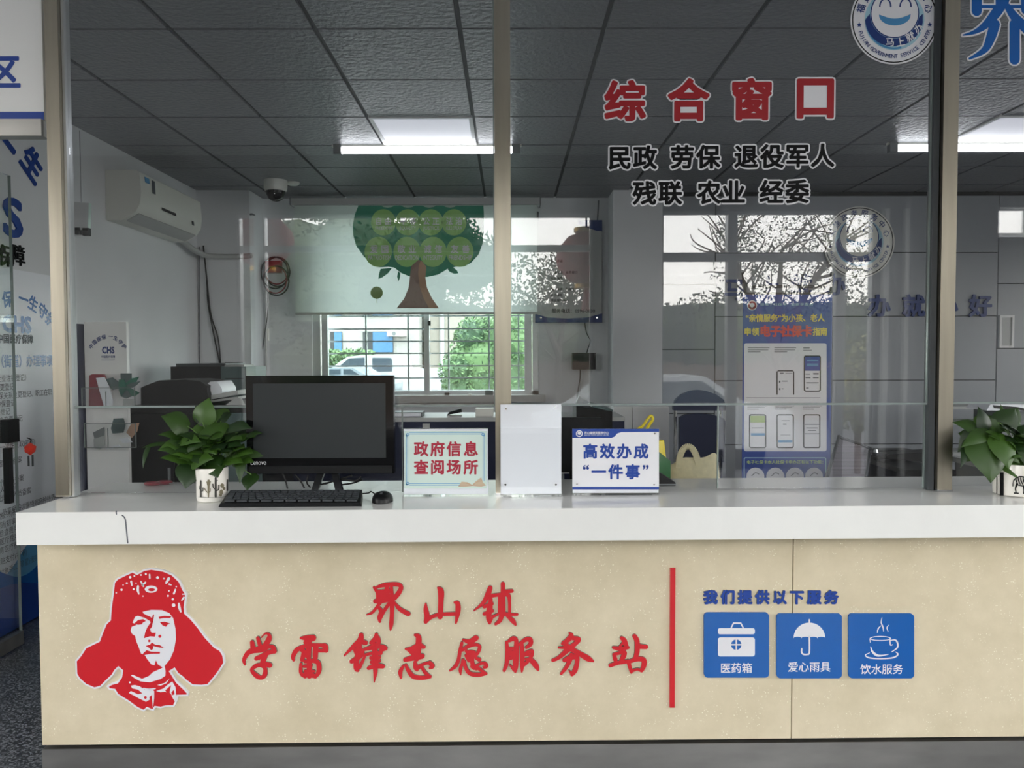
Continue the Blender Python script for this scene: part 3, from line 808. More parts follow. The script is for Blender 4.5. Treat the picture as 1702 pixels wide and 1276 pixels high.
# ------------------------------------------------------------------ raised lettering on the counter front
def brush(ch, crop, strokes, label, group):
    pp = PixPlane(YP, *crop); pts = [(x, y) for s_ in strokes for x, y, w in s_]
    cx = sum(p[0] for p in pts)/len(pts); cy = sum(p[1] for p in pts)/len(pts)
    t = thing('counter_character', pp.at(cx, cy), label, 'letter', group)
    side = MB(); face = MB()
    vs, fs = union2d([q for s_ in strokes for q in brush_polys(s_)], 1e-3)
    face.add([pp.at(v.x, v.y, 0.0068) for v in vs], fs); m = len(vs)
    side.add([pp.at(v.x, v.y, 0.0) for v in vs]+[pp.at(v.x, v.y, 0.0067) for v in vs], [(i, j, j+m, i+m) for i, j in rim(fs)])
    obj('grey_edge', side, MT['side'], t, flat=True); obj('red_face', face, MT['red'], t, flat=True)
c1 = (395, 1040, 10.01); c2 = (565, 1040, 10.01); c3 = (735, 1040, 10.01); c4 = (905, 1040, 9.456); c5 = (600, 955, 10.01); c6 = (700, 955, 10.01)
BR = [('界', c5, 'first of the short upper row', [[(220,200,40),(280,290,60),(290,380,70)],[(260,200,40),(400,160,70),(600,150,70),(670,190,70),(640,280,80),(560,380,80)],[(440,180,60),(430,300,110)],[(290,270,60),(480,260,70)],[(330,340,90),(480,330,60)],[(510,190,50),(520,330,60)],[(240,430,70),(340,420,90),(500,390,80)],[(340,430,70),(260,540,50),(190,620,45),(100,655,20)],[(290,520,50),(340,600,70),(310,700,70),(320,770,40)],[(470,470,60),(390,590,60),(320,720,60)],[(520,400,90),(520,600,70),(510,800,70),(495,905,30)],[(560,450,40),(650,560,70),(790,640,80)]]),
 ('山', c6, 'second of the short upper row', [[(280,205,30),(330,260,100),(330,450,90),(320,690,85)],[(80,470,30),(80,560,75),(100,680,90),(80,770,70)],[(80,760,70),(180,690,60),(320,650,60),(560,640,60)],[(560,450,40),(610,470,80),(615,600,85),(580,790,35)]]),
 ('镇', c6, 'last of the short upper row', [[(1150,210,80),(1110,320,90),(1030,460,60),(880,585,20)],[(1110,380,60),(1180,340,60),(1340,320,60),(1450,330,70),(1470,450,55),(1470,620,50)],[(1050,520,60),(1180,470,60)],[(1160,400,60),(1140,560,100),(1120,700,80),(1140,790,50)],[(1050,640,60),(1190,590,50)],[(1150,770,50),(1190,690,40)],[(1190,690,50),(1270,650,40)],[(1360,140,70),(1360,230,70),(1350,300,60)],[(1380,270,60),(1510,260,60)],[(1310,350,60),(1310,620,70)],[(1360,330,80),(1360,640,90)],[(1380,640,70),(1480,650,50),(1600,650,40)],[(1340,660,80),(1310,750,70),(1240,810,45)],[(1430,670,50),(1520,750,80),(1570,820,40)]]),
 ('学', c1, 'first of the long lower row', [[(250,260,70),(270,390,90)],[(345,190,60),(385,320,70)],[(405,180,20),(470,115,28),(530,130,50),(530,210,90),(455,330,90)],[(130,630,30),(115,550,60),(180,440,80),(260,400,90),(420,370,110),(540,330,60),(600,350,80),(620,410,80)],[(620,410,70),(520,430,80),(420,490,80),(320,530,70)],[(480,470,70),(430,580,90),(430,650,80)],[(440,650,60),(350,640,70),(260,690,60),(250,740,60),(330,820,80),(400,850,60),(455,810,80),(470,720,70),(440,630,60)],[(450,610,60),(540,640,90)]]),
 ('雷', c1, 'second of the long lower row', [[(1060,190,40),(1150,190,90),(1260,190,110)],[(1180,220,90),(1130,265,60)],[(1200,240,80),(1190,330,90),(1190,530,70)],[(940,560,40),(930,500,70),(980,400,80),(1060,350,70),(1200,310,60),(1400,310,60),(1460,330,100),(1480,400,70)],[(1480,400,60),(1360,400,60)],[(1060,380,60),(1110,420,80),(1080,550,70)],[(1310,330,90),(1300,450,90),(1300,520,80)],[(1130,430,100),(1170,490,80)],[(1060,620,50),(1060,760,60),(1130,830,60)],[(1130,580,60),(1280,570,70),(1350,610,80),(1360,740,80),(1300,840,50)],[(1110,660,50),(1220,650,70)],[(1200,590,80),(1200,820,90)],[(1080,800,60),(1220,800,90),(1300,830,60)],[(1130,740,50),(1280,740,40)]]),
 ('锋', c2, 'third of the long lower row', [[(360,140,80),(340,230,100),(230,330,70),(80,480,30)],[(370,250,80),(430,270,80)],[(250,380,50),(300,420,120),(360,420,110)],[(310,280,110),(330,400,90)],[(200,580,70),(300,520,80),(390,460,60)],[(310,440,90),(280,560,90),(280,690,90),(305,730,50)],[(330,680,60),(390,560,50),(420,490,40)],[(610,130,60),(600,200,90),(520,270,60)],[(640,180,60),(650,260,70),(600,330,80)],[(410,380,50),(560,340,80),(700,330,70),(760,360,80)],[(760,360,70),(680,400,60)],[(430,470,50),(560,440,50),(680,440,70)],[(580,300,70),(590,480,110),(590,620,110)],[(520,520,60),(660,510,60)],[(530,590,60),(660,570,60)],[(480,690,60),(600,650,90),(720,660,70)],[(590,640,80),(595,760,70),(575,925,15)]]),
 ('志', c2, 'fourth of the long lower row', [[(1250,140,40),(1310,170,90),(1310,300,100),(1290,450,110),(1280,540,80)],[(1095,370,30),(1200,380,100),(1320,320,100),(1400,340,60)],[(1130,390,30),(1220,440,90)],[(1090,550,70),(1220,520,90),(1370,490,90)],[(1060,650,40),(1010,750,70),(1020,850,40)],[(1100,640,50),(1150,740,70),(1230,830,80),(1380,850,70),(1500,830,60)],[(1500,830,50),(1420,760,60),(1370,680,50)],[(1250,590,50),(1270,680,90),(1290,720,50)],[(1290,690,80),(1400,620,50),(1500,600,60)],[(1500,600,70),(1540,655,80),(1500,690,40)]]),
 ('愿', c3, 'fifth of the long lower row', [[(350,220,40),(460,250,80),(560,190,90)],[(570,190,80),(500,250,70),(480,290,60)],[(330,270,50),(300,400,60),(270,560,60),(220,660,60),(130,730,30)],[(340,390,50),(430,330,60),(560,300,50),(625,335,60),(600,420,60),(550,490,50)],[(430,250,60),(470,320,50)],[(400,400,50),(440,470,60)],[(420,430,50),(470,420,60),(540,420,40)],[(420,485,70),(540,470,80)],[(390,480,40),(450,560,70)],[(500,500,70),(500,600,70),(530,680,80)],[(560,520,50),(620,550,70)],[(350,560,60),(330,640,50)],[(320,640,40),(305,720,60),(310,800,20)],[(370,580,50),(400,700,60),(470,780,70),(600,800,70),(730,780,50)],[(730,780,40),(640,720,60),(590,680,50)],[(500,660,70),(570,700,60)],[(560,660,50),(650,610,50),(710,610,60)],[(710,610,60),(735,655,70),(690,680,40)]]),
 ('服', c3, 'sixth of the long lower row', [[(1070,260,50),(1085,400,70),(1075,600,70),(1030,730,50)],[(1110,240,50),(1180,200,80),(1230,230,70),(1230,400,90),(1220,650,90),(1215,750,40)],[(1130,640,30),(1200,720,60)],[(1100,370,60),(1200,360,40)],[(1110,440,100),(1200,440,90)],[(1110,530,60),(1220,500,60)],[(1280,300,40),(1380,220,70),(1460,215,80),(1470,290,70),(1400,350,50)],[(1320,270,60),(1330,450,80),(1330,640,70),(1325,750,30)],[(1340,470,50),(1440,410,50),(1495,410,60),(1480,500,60),(1400,600,60),(1340,650,50)],[(1350,470,50),(1440,460,60)],[(1390,540,40),(1480,560,80),(1560,650,90),(1595,720,40)]]),
 ('务', c4, 'seventh of the long lower row', [[(390,100,30),(420,150,80),(330,240,70),(280,270,50)],[(430,180,60),(530,200,80),(490,260,70),(380,350,80),(230,480,60),(130,530,50)],[(220,330,30),(350,330,60),(430,330,60)],[(300,250,60),(420,350,80),(560,430,80),(680,500,90),(765,545,30)],[(330,240,50),(320,310,50)],[(310,530,60),(410,480,80),(500,480,80),(510,560,70),(480,680,80),(430,750,60)],[(420,440,60),(400,520,70),(340,640,60),(260,740,40)],[(430,740,50),(385,690,20)]]),
 ('站', c4, 'last of the long lower row', [[(1210,180,60),(1250,220,80),(1280,300,70)],[(1080,330,50),(1180,345,70),(1310,330,50)],[(1240,250,50),(1180,310,30)],[(1090,440,60),(1110,520,70)],[(1110,430,50),(1250,400,60),(1240,460,80),(1200,540,60)],[(1030,610,60),(1150,570,60),(1290,550,60)],[(1410,150,70),(1450,230,80),(1450,400,80),(1420,500,60)],[(1470,310,80),(1590,320,70)],[(1310,540,60),(1340,640,60),(1360,720,40)],[(1330,550,60),(1450,510,70),(1550,520,80),(1560,600,80),(1520,690,60)],[(1360,700,50),(1450,670,40),(1520,690,50)]])]
for ch, crop, where, st in BR:
    brush(ch, crop, st, 'red brush-style raised character %s on the counter front, %s' % (ch, where), 'red raised characters on the counter front')

# red divider bar
pp = PixPlane(YP)
tag(obj('divider_bar', MB().ext([(0, 0), (W(1121, 0, YP).x-W(1112.5, 0, YP).x, 0), (W(1121, 0, YP).x-W(1112.5, 0, YP).x, W(1117, 943, YP).z-W(1117, 1174, YP).z), (0, W(1117, 943, YP).z-W(1117, 1174, YP).z)], W(1112.5, 1174, YP), (1, 0, 0), (0, 0, 1), (0, -1, 0), 0.008), MT['red']), 'thin upright red bar on the counter front beside the service tiles', 'bar')
# small blue heading, eight raised characters
for i, ch in enumerate('我们提供以下服务'):
    px = 1180.5+(1381-1180.5)*i/7; pl = W(px, 991.5, YP); k = (W(px+10, 991, YP).x-pl.x)/10
    t = thing('counter_character', pl, 'small blue raised character %s, %s of the eight above the blue tiles' % (ch, ('first', 'second', 'third', 'fourth', 'fifth', 'sixth', 'seventh', 'last')[i]), 'letter', 'blue raised characters over the tiles')
    b = MB(); put(b, Plane(pl), glyph(ch, 0.045, 0.5, 2), 24*k, 24*k, 0, 0, 0.0025, cx=0.5, cy=0.38, depth=0.005); obj('grey_edge', b, MT['side'], t, flat=True)
    b = MB(); put(b, Plane(pl), glyph(ch, 0.045, 0, 2), 24*k, 24*k, 0, 0, 0.0054, cx=0.5, cy=0.38); obj('blue_face', b, MT['royal'], t, flat=True)

# three blue tiles with white pictures
TZ = 4.151
pp = PixPlane(YP, 1130, 940, TZ)
def tile(x0, y0, x1, y1, label, text, tx, ty, loops, name='service_tile'):
    t = thing(name, pp.at((x0+x1)/2, y1), label, 'sign', 'blue service tiles')
    b = MB(); lp = rrect(x0, y0, x1, y1, 26, 5); solid(b, pp, lp, 0.0, 0.008); obj('tile', b, MT['blue'], t, flat=True)
    b = MB()
    for q in loops: fill(b, pp, q, 0.0086)
    obj('pictogram', b, MT['filmwhite'], t, flat=True)
    b = MB(); p = pp.at(tx, ty); k = (pp.at(tx+100, ty).x-p.x)/100
    line(b, Plane(p), text, 0, 0, 74*k, 0.012, 0.0086, 'c'); obj('caption', b, MT['filmwhite'], t, flat=True)
q = ell(384, 538, 36, n=24)
cross = [rect2(379, 500, 389, 576), rect2(346, 533, 422, 543)]
kit = [[rrect(258, 424, 512, 466, 14)], [rrect(258, 488, 512, 618, 16), ell(384, 538, 36, n=24)], [rect2(379, 500, 389, 576)], [rect2(348, 533, 421, 543)], [[(343, 424), (362, 385), (418, 385), (438, 424), (428, 424), (412, 395), (368, 395), (353, 424)]]]
tile(163, 318, 610, 765, 'blue rounded tile with a white first-aid box picture', '医药箱', 386, 698, kit)
um = [(779, 492)]+[(887+109*math.cos(math.radians(a)), 492+106*-math.sin(math.radians(a))) for a in range(180, -1, -10)]
sc = []
for k in range(4):
    for j in range(1, 6):
        a = math.pi*j/6; sc.append((996-54.5*k-27.2+27.2*math.cos(a), 492-9*math.sin(a)))
    sc.append((996-54.5*(k+1), 494))
umb = [[um[1:]+sc], [rect2(882, 362, 892, 392)], [stroke([(887, 480, 11), (887, 590, 11), (872, 604, 11), (848, 604, 11), (834, 592, 11), (834, 566, 11)], 4)]]
tile(663, 325, 1111, 770, 'blue rounded tile with a white umbrella picture', '爱心雨具', 886, 690, umb)
cup = [[ell(1375, 495, 74, 17, 30), ell(1375, 495, 64, 11, 30)], [stroke([(1303, 500, 6), (1306, 522, 5)], 3)], [stroke([(1441, 500, 8), (1444, 540, 7), (1458, 538, 6)], 4)], [stroke([(1308, 552, 5), (1320, 585, 14), (1350, 610, 16), (1385, 612, 10), (1430, 604, 4)], 5)],
       [stroke([(1446, 508, 6), (1478, 506, 10), (1494, 530, 11), (1490, 560, 10), (1452, 588, 5)], 5)], [stroke([(1300, 594, 5), (1272, 610, 7), (1300, 628, 9), (1384, 634, 8), (1465, 626, 10), (1496, 604, 9), (1480, 588, 5)], 6)],
       [stroke([(1386, 352, 4), (1380, 385, 7), (1392, 415, 9), (1397, 445, 4)], 5)], [stroke([(1378, 408, 4), (1360, 428, 9), (1354, 455, 4)], 4)], [stroke([(1434, 402, 4), (1420, 420, 7), (1428, 448, 4)], 4)]]
tile(1158, 325, 1608, 770, 'blue rounded tile with a white steaming cup picture', '饮水服务', 1384, 706, cup)

# cut-out portrait of a man in a fur hat
pp = PixPlane(YP, 100, 920, 4.557)
outer = [(590,142),(640,113),(700,103),(790,118),(860,148),(915,200),(945,265),(968,298),(962,350),(955,400),(958,440),(1010,490),(1060,550),(1110,620),(1180,695),(1222,718),(1247,760),(1256,820),(1217,882),(1180,932),(1130,990),(1080,997),(1008,994),(955,955),(930,930),(895,905),(872,870),(848,885),(870,920),(895,960),(950,1012),(980,1045),(978,1070),(900,1072),(892,1110),(870,1152),(820,1150),(770,1162),(730,1157),(715,1182),(692,1176),(668,1165),(642,1187),(590,1163),(520,1112),(440,1062),(418,1027),(380,1022),(358,995),(400,972),(440,962),(466,925),(474,880),(450,860),(430,880),(410,915),(360,962),(322,1002),(270,1017),(200,987),(150,942),(128,905),(124,802),(160,760),(200,698),(300,650),(322,590),(352,520),(382,492),(388,400),(403,300),(413,210),(438,180),(500,150),(560,123)]
t = thing('portrait_cutout', pp.at(690, 1180), 'red and white cut-out portrait of a man in a fur hat with ear flaps', 'sign')
b = MB(); solid(b, pp, outer, 0.0, 0.008); obj('backing', b, MT['filmwhite'], t, flat=True)
cen = None
def inset(lp, d):
    n = len(lp); A = sum(lp[i][0]*lp[(i+1) % n][1]-lp[(i+1) % n][0]*lp[i][1] for i in range(n)); sg = 1 if A > 0 else -1
    o = []
    for i in range(n):
        p, q_, r = Vector(lp[i-1]), Vector(lp[i]), Vector(lp[(i+1) % n])
        e1 = (q_-p).normalized(); e2 = (r-q_).normalized(); n1 = Vector((-e1.y, e1.x))*sg; n2 = Vector((-e2.y, e2.x))*sg
        m = (n1+n2); m = m.normalized() if m.length > 0.2 else n1
        s_ = d/max(0.45, m.dot(n1)); o.append(tuple(q_+m*s_))
    return o
b = MB(); fill(b, pp, [inset(outer, 13)], 0.0086); obj('red_print', b, MT['red'], t, flat=True)
facep = [(635,432),(700,418),(780,420),(835,442),(865,480),(882,560),(885,640),(872,720),(842,790),(800,842),(808,880),(806,915),(770,940),(690,965),(620,958),(580,938),(545,912),(560,908),(630,938),(680,918),(712,888),(785,855),(735,838),(700,830),(665,785),(655,765),(640,755),(622,748),(605,700),(585,650),(578,615),(555,600),(543,575),(552,545),(592,530),(558,515),(578,470),(600,462),(660,455),(640,445)]
wh = [[facep], [[(545,990),(575,985),(612,995),(650,1020),(690,1012),(722,1030),(722,1080),(712,1165),(704,1060),(685,1075),(688,1095),(660,1112),(605,1085),(560,1060),(530,1045),(545,1030),(600,1055),(632,1048),(600,1020),(555,1010)]],
      [[(735,1030),(790,1012),(820,985),(858,958),(882,1000),(888,1060),(882,1118),(866,1090),(842,1050),(800,1035),(770,1040)]], [[(745,985),(800,970),(838,935),(815,972),(770,990)]], [stroke([(640,1010,8),(680,1018,14),(730,1012,8)])]]
dots = [(540,172,10),(572,163,7),(622,155,7),(658,148,8),(747,175,11),(795,182,7),(475,267,9),(487,230,5),(515,217,8),(585,217,5),(567,262,8),(637,314,5),(435,290,6),(888,243,6),(833,275,6),(826,312,8),(862,338,9),(868,383,14),(538,966,7)]
for x, y, r in dots: wh.append([ell(x, y, r, n=10)])
for s_ in ([(687,152,12),(688,180,12)],[(548,205,16),(553,232,12)],[(600,240,16),(598,270,18),(606,298,10)],[(622,205,12),(640,240,12)],[(655,212,14),(632,232,12)],[(832,182,22),(812,215,16)],[(835,225,12),(850,230,8)],[(882,265,12),(870,295,14)],[(908,370,12),(912,400,20),(922,432,12)],[(935,300,8),(960,300,10)],[(945,325,14),(930,345,10)]): wh.append([stroke(s_)])
b = MB()
for lp in wh: fill(b, pp, lp, 0.0092)
fill(b, pp, [ell(698, 262, 48, 27, 24), ell(702, 266, 26, 12, 16)], 0.0092)
obj('white_print', b, MT['filmwhite'], t, flat=True)
rd = [[(755,470),(800,462),(855,465),(842,480),(790,480),(762,486)],[(600,462),(640,448),(690,468),(706,480),(714,448),(721,458),(714,510),(702,532),(690,502),(650,478)],[(572,520),(600,495),(640,488),(660,503),(640,510),(628,527),(600,530)],[(765,512),(800,506),(842,520),(822,530),(812,545),(786,535)],
      [(690,520),(714,495),(706,545),(690,565),(702,590),(735,590),(728,620),(690,617),(645,632),(655,585),(670,550)],ell(765,617,12,n=10),ell(685,652,10,n=10),[(657,690),(690,680),(705,664),(730,680),(765,684),(797,705),(760,702),(712,690),(716,710),(700,722),(680,702)],[(640,745),(665,722),(700,733),(766,734),(765,748),(700,749),(660,756),(635,762)],[(735,798),(750,830),(787,852),(722,850),(726,830)],
      ell(656,1078,11,n=10),[(735,1035),(765,1040),(770,1070),(800,1085),(835,1110),(850,1135),(790,1140),(740,1120),(725,1090)],[(805,1025),(850,985),(838,1040),(860,1068),(825,1050)],[(852,1040),(870,1020),(876,1055),(858,1062)]]
for nm, ids in (('eyebrow', (0,)), ('eyebrow', (1,)), ('eye', (2,)), ('eye', (3,)), ('nose', (4, 5, 6)), ('mouth', (7, 8)), ('chin', (9,)), ('collar_fold', (10, 11, 12, 13))):
    b = MB()
    for q_ in ids: fill(b, pp, [rd[q_]], 0.0098)
    obj(nm, b, MT['red'], t, flat=True)
# ------------------------------------------------------------------ things on the counter
def zt(p): return ztop(p.x)
# all-in-one computer
YM = 2.615
a = W(408, 625, YM); b = W(655, 786, YM); xa, xb = a.x, b.x; zb_, zt_ = W(530, 787, YM).z, W(530, 624, YM).z
t = thing('desktop_monitor', ((xa+xb)/2, YM, ztop(-.6)), 'black wide-screen desktop computer monitor behind the keyboard', 'monitor')
obj('housing', MB().box(xa, xb, YM, YM+0.035, zb_, zt_).bevel(0.008), MT['gloss'], t)
s0, s1 = W(421, 638, YM), W(641, 760, YM)
sx0, sx1, sz0, sz1 = W(421, 700, YM).x, W(641, 700, YM).x, W(530, 761, YM).z, W(530, 637, YM).z
obj('screen', MB().box(sx0, sx1, YM-0.0012, YM+0.004, sz0, sz1), MT['screen'], t)
b_ = MB(); p = W(417, 768, YM); line(b_, Plane((p.x, YM, p.z)), 'Lenovo', 0, 0, 0.024, 0.0, 0.0015, 'l', width=0.052)
obj('maker_mark', b_, MT['paper'], t, flat=True)
obj('speaker_bar', MB().box(xa+0.006, xb-0.006, YM-0.004, YM+0.004, zb_+0.002, W(530, 774, YM).z).bevel(0.002), MT['black'], t)
zc = ztop(-0.6)
bk = MB()
for x in (W(520, 800, YM).x, W(568, 800, YM).x):
    d_ = 0.03 if x > W(540, 800, YM).x else -0.03
    bk.hexa([(x-0.012, YM-0.018, zc+0.001), (x+0.012, YM-0.018, zc+0.001), (x+0.012, YM+0.0, zc+0.001), (x-0.012, YM+0.0, zc+0.001),
             (x-0.012-d_, YM+0.012, zb_+0.02), (x+0.012-d_, YM+0.012, zb_+0.02), (x+0.012-d_, YM+0.03, zb_+0.02), (x-0.012-d_, YM+0.03, zb_+0.02)])
obj('stand', bk, MT['gloss'], t)
for k, pts in enumerate(([(470, 787), (475, 800), (478, 812)], [(490, 789), (500, 800), (506, 811)], [(512, 790), (510, 802), (516, 810)], [(585, 790), (560, 798), (530, 806), (520, 810)], [(600, 792), (590, 799), (565, 797), (540, 804)], [(528, 790), (530, 800), (526, 808)], [(602, 797), (585, 803), (560, 806)])):
    tb = MB(); pp_ = [W(x, y, YM+0.004+0.004*k) for x, y in pts]; pp_ = [Vector((q.x, q.y, max(q.z, ztop(q.x)+0.004))) for q in pp_]; tb.tube(pp_, 0.003, 6, 4); obj('cable', tb, MT['rubber'], t)
# keyboard
kf = WZ(480, 838.0, ZM).y; kb = kf+0.14
p0 = W(363, 838, kf).x; p1_ = W(601, 838, kf).x; q0 = W(382, 812, kb).x; q1 = W(603, 812, kb).x
zk0 = ztop(-0.7)
t = thing('keyboard', ((p0+p1_)/2, (kf+kb)/2, zk0), 'long black keyboard on the white counter in front of the monitor', 'keyboard')
obj('base', MB().hexa([(p0, kf, zk0+0.001), (p1_, kf, zk0+0.001), (q1, kb, zk0+0.001), (q0, kb, zk0+0.001), (p0+0.004, kf+0.006, zk0+0.012), (p1_-0.004, kf+0.006, zk0+0.012), (q1-0.002, kb, zk0+0.030), (q0+0.002, kb, zk0+0.030)]).bevel(0.003), MT['black'], t)
rowsn = 6
keyb = MB()
for r in range(rowsn):
    v0 = (r+0.75)/(rowsn+1.2); v1 = v0+0.11
    nk = (11, 17, 18, 19, 20, 18)[r]
    for k in range(nk):
        def kp_(u, v):
            x = (p0+0.012)+((p1_-0.012)-(p0+0.012))*u; x2 = q0+0.008+((q1-0.008)-(q0+0.008))*u
            return Vector((x+(x2-x)*v, kf+(kb-kf)*v, zk0+0.0125+0.0175*v))
        u0, u1 = (k+0.08)/nk, (k+0.92)/nk
        c_ = [kp_(u0, v0), kp_(u1, v0), kp_(u1, v1), kp_(u0, v1)]
        keyb.hexa(c_+[q+Vector((0, 0, 0.0045)) for q in c_])
kk = obj('keys', keyb, MT['darkgrey'], t)
mx = W(634, 835, 2.52); mz = ztop(mx.x)
t = thing('computer_mouse', (mx.x, WZ(634, 832, ZM).y, mz), 'black computer mouse beside the keyboard', 'mouse')
my = WZ(634, 830, ZM).y
def mfn(u, v):
    a = 2*math.pi*u; r = math.sin(v*math.pi/2); return Vector((mx.x+0.034*r*math.cos(a), my+0.05*r*math.sin(a)*1.0, mz+0.001+0.034*math.cos(v*math.pi/2)**0.7))
obj('shell', MB().sheet(mfn, 24, 8), MT['black'], t)
obj('wheel', MB().cyl((mx.x-0.004, my-0.022, mz+0.03), (mx.x+0.004, my-0.022, mz+0.03), 0.006), MT['darkgrey'], t)
obj('cable', MB().tube([(mx.x-0.02, my+0.045, mz+0.008), (mx.x-0.05, my+0.075, mz+0.02), (q1+0.01, kb+0.03, mz+0.012), (q1-0.06, kb+0.045, mz+0.005)], 0.0022, 6), MT['rubber'], t)

# three upright signs
def acrylic_sign(px0, px1, pyt, pyb, y, label, group=None, tiltb=0.0):
    z0 = ztop(W((px0+px1)/2, pyb, y).x); x0, x1 = W(px0, (pyt+pyb)/2, y).x, W(px1, (pyt+pyb)/2, y).x; z1 = W((px0+px1)/2, pyt, y).z
    t = thing('desk_sign', ((x0+x1)/2, y, z0), label, 'sign', group)
    obj('acrylic_sheet', MB().box(x0-0.002, x1+0.002, y, y+0.003, z0+0.001, z1+0.002), MT['acrylic'], t, flat=True)
    obj('acrylic_back', MB().box(x0-0.002, x1+0.002, y+0.0065, y+0.0095, z0+0.001, z1+0.002), MT['acrylic'], t, flat=True)
    obj('acrylic_foot', MB().box(x0-0.002, x1+0.002, y-0.004, y+0.02, z0+0.0005, z0+0.004), MT['acrylic'], t, flat=True)
    return t, x0, x1, z0, z1
YS = 2.625
# pale blue-green notice
t, x0, x1, z0, z1 = acrylic_sign(671, 811, 713, 813, YS, 'pale blue-green standing notice with two lines of dark red characters')
obj('card', MB().box(x0, x1, YS+0.0035, YS+0.006, z0+0.008, z1), MT['paper'], t, flat=True)
pl = Plane((0, YS+0.0035, 0)); PS = PixPlane(YS, 650, 660, 5.673)
def flat(nm, loops, m, t, lift, P):
    b = MB()
    for lp in loops: fill(b, P, lp, lift)
    return obj(nm, b, m, t, flat=True)
# the printed layers lie on the front of the sheet pocket
flat('card_tint', [[rect2(126, 318, 902, 860)]], MT['cardgreen'], t, 0.0003, PS)
fr_ = [[rect2(143, 338, 885, 342.0+1), rect2(0, 0, 0.1, 0.1)]]
bl = [[rect2(170, 330, 860, 336)], [rect2(170, 345, 860, 349)], [rect2(140, 365, 146, 800)], [rect2(155, 365, 159, 800)], [rect2(878, 365, 884, 790)], [rect2(866, 365, 870, 790)], [rect2(170, 812, 650, 817)], [rect2(170, 826, 650, 831)]]
for cx, cy in ((156, 352), (868, 350), (156, 812)):
    bl += [[ell(cx, cy, 16, n=14), ell(cx, cy, 8, n=12)], [ell(cx-8 if cx < 500 else cx+8, cy+10, 9, n=12)]]
flat('border', bl, MT['skyblue'], t, 0.0008, PS)
bk = [[[(632, 842), (665, 795), (720, 800), (765, 825), (800, 790), (850, 755), (865, 800), (895, 830), (850, 842), (770, 835), (700, 842)]]]
flat('book_picture', bk, MT['book'], t, 0.0008, PS)
flat('book_lines', [[stroke([(670, 808, 3), (720, 812, 3), (762, 830, 3)])], [stroke([(770, 830, 3), (810, 800, 3), (860, 785, 3)])], [stroke([(640, 838, 4), (700, 836, 3), (765, 832, 4), (830, 836, 3), (890, 830, 3)])]], MT['tan'], t, 0.0012, PS)
b = MB()
for s_, y in (('政府信息', 486), ('查阅场所', 658)):
    for i, ch in enumerate(s_):
        p = PS.at((284, 438, 593, 752)[i], y); k = (PS.at(100, 0).x-PS.at(0, 0).x)/100
        put(b, Plane(p), glyph(ch, 0.032, 0, 3), 140*k, 145*k, 0, 0, 0.001, cx=0.5, cy=0.38)
obj('characters', b, MT['darkred'], t, flat=True)
# tall white sheet
t, x0, x1, z0, z1 = acrylic_sign(832, 933, 672, 815, YS-0.02, 'tall blank white sheet in a clear stand with corner screws')
obj('sheet', MB().box(x0, x1, YS-0.0165, YS-0.014, z0+0.01, z1), MT['paper'], t, flat=True)
for px, py in ((841, 679), (923, 677), (840, 805), (924, 805)):
    p = W(px, py, YS-0.02); obj('screw', MB().cyl((p.x, YS-0.0235, p.z), (p.x, YS-0.02, p.z), 0.0035, 0.003, 12), MT['chrome'], t)
# blue and white notice
t, x0, x1, z0, z1 = acrylic_sign(952, 1095, 713, 812, YS, 'white standing notice with a blue band and two lines of blue characters')
obj('card', MB().box(x0, x1, YS+0.0035, YS+0.006, z0+0.008, z1), MT['paper'], t, flat=True)
PS = PixPlane(YS, 920, 640, 5.673)
flat('sheet_front', [[rect2(178, 412, 994, 985)]], MT['filmwhite'], t, 0.0003, PS)
flat('top_band', [[[(178, 412), (994, 412), (994, 440), (640, 442), (600, 455), (575, 485), (545, 496), (178, 496)]]], MT['royal'], t, 0.0008, PS)
flat('bottom_band', [[rect2(178, 958, 994, 982)]], MT['royal'], t, 0.0008, PS)
b = MB(); k = (PS.at(100, 0).x-PS.at(0, 0).x)/100
line(b, Plane(PS.at(290, 449)), '界山镇便民服务中心', 0, 0, 27*k, 0.02, 0.0013, 'l', width=232*k)
line(b, Plane(PS.at(290, 470)), 'JIESHAN TOWN SERVICE CENTER', 0, 0, 14*k, 0.0, 0.0013, 'l', width=232*k)
fill(b, PS, [ell(243, 456, 32, n=24), ell(243, 456, 23, n=24)], 0.0013); fill(b, PS, [ell(243, 452, 16, n=16)], 0.0013)
obj('heading', b, MT['filmwhite'], t, flat=True)
b = MB()
for i, ch in enumerate('高效办成'):
    put(b, Plane(PS.at((346, 506, 666, 826)[i], 622)), glyph(ch, 0.034, 0, 3), 142*k, 146*k, 0, 0, 0.0013, cx=0.5, cy=0.38)
for ch, x in (('一', 426), ('件', 586), ('事', 746)):
    put(b, Plane(PS.at(x, 815)), glyph(ch, 0.034, 0, 3), 142*k, 146*k, 0, 0, 0.0013, cx=0.5, cy=0.38)
for x in (290, 322): fill(b, PS, [ell(x, 782, 13, n=14)], 0.0013); fill(b, PS, [[(x-13, 782), (x-8, 760), (x+10, 750), (x+12, 757), (x, 766), (x, 780)]], 0.0013)
for x in (852, 884): fill(b, PS, [ell(x, 764, 13, n=14)], 0.0013); fill(b, PS, [[(x+13, 764), (x+8, 786), (x-10, 796), (x-12, 789), (x, 780), (x, 766)]], 0.0013)
obj('characters', b, MT['royal'], t, flat=True)
for px, py in ((1088, 720), (1087, 805), (959, 804)):
    p = W(px, py, YS); obj('screw', MB().cyl((p.x, YS-0.0035, p.z), (p.x, YS, p.z), 0.003, 0.0025, 12), MT['chrome'], t)

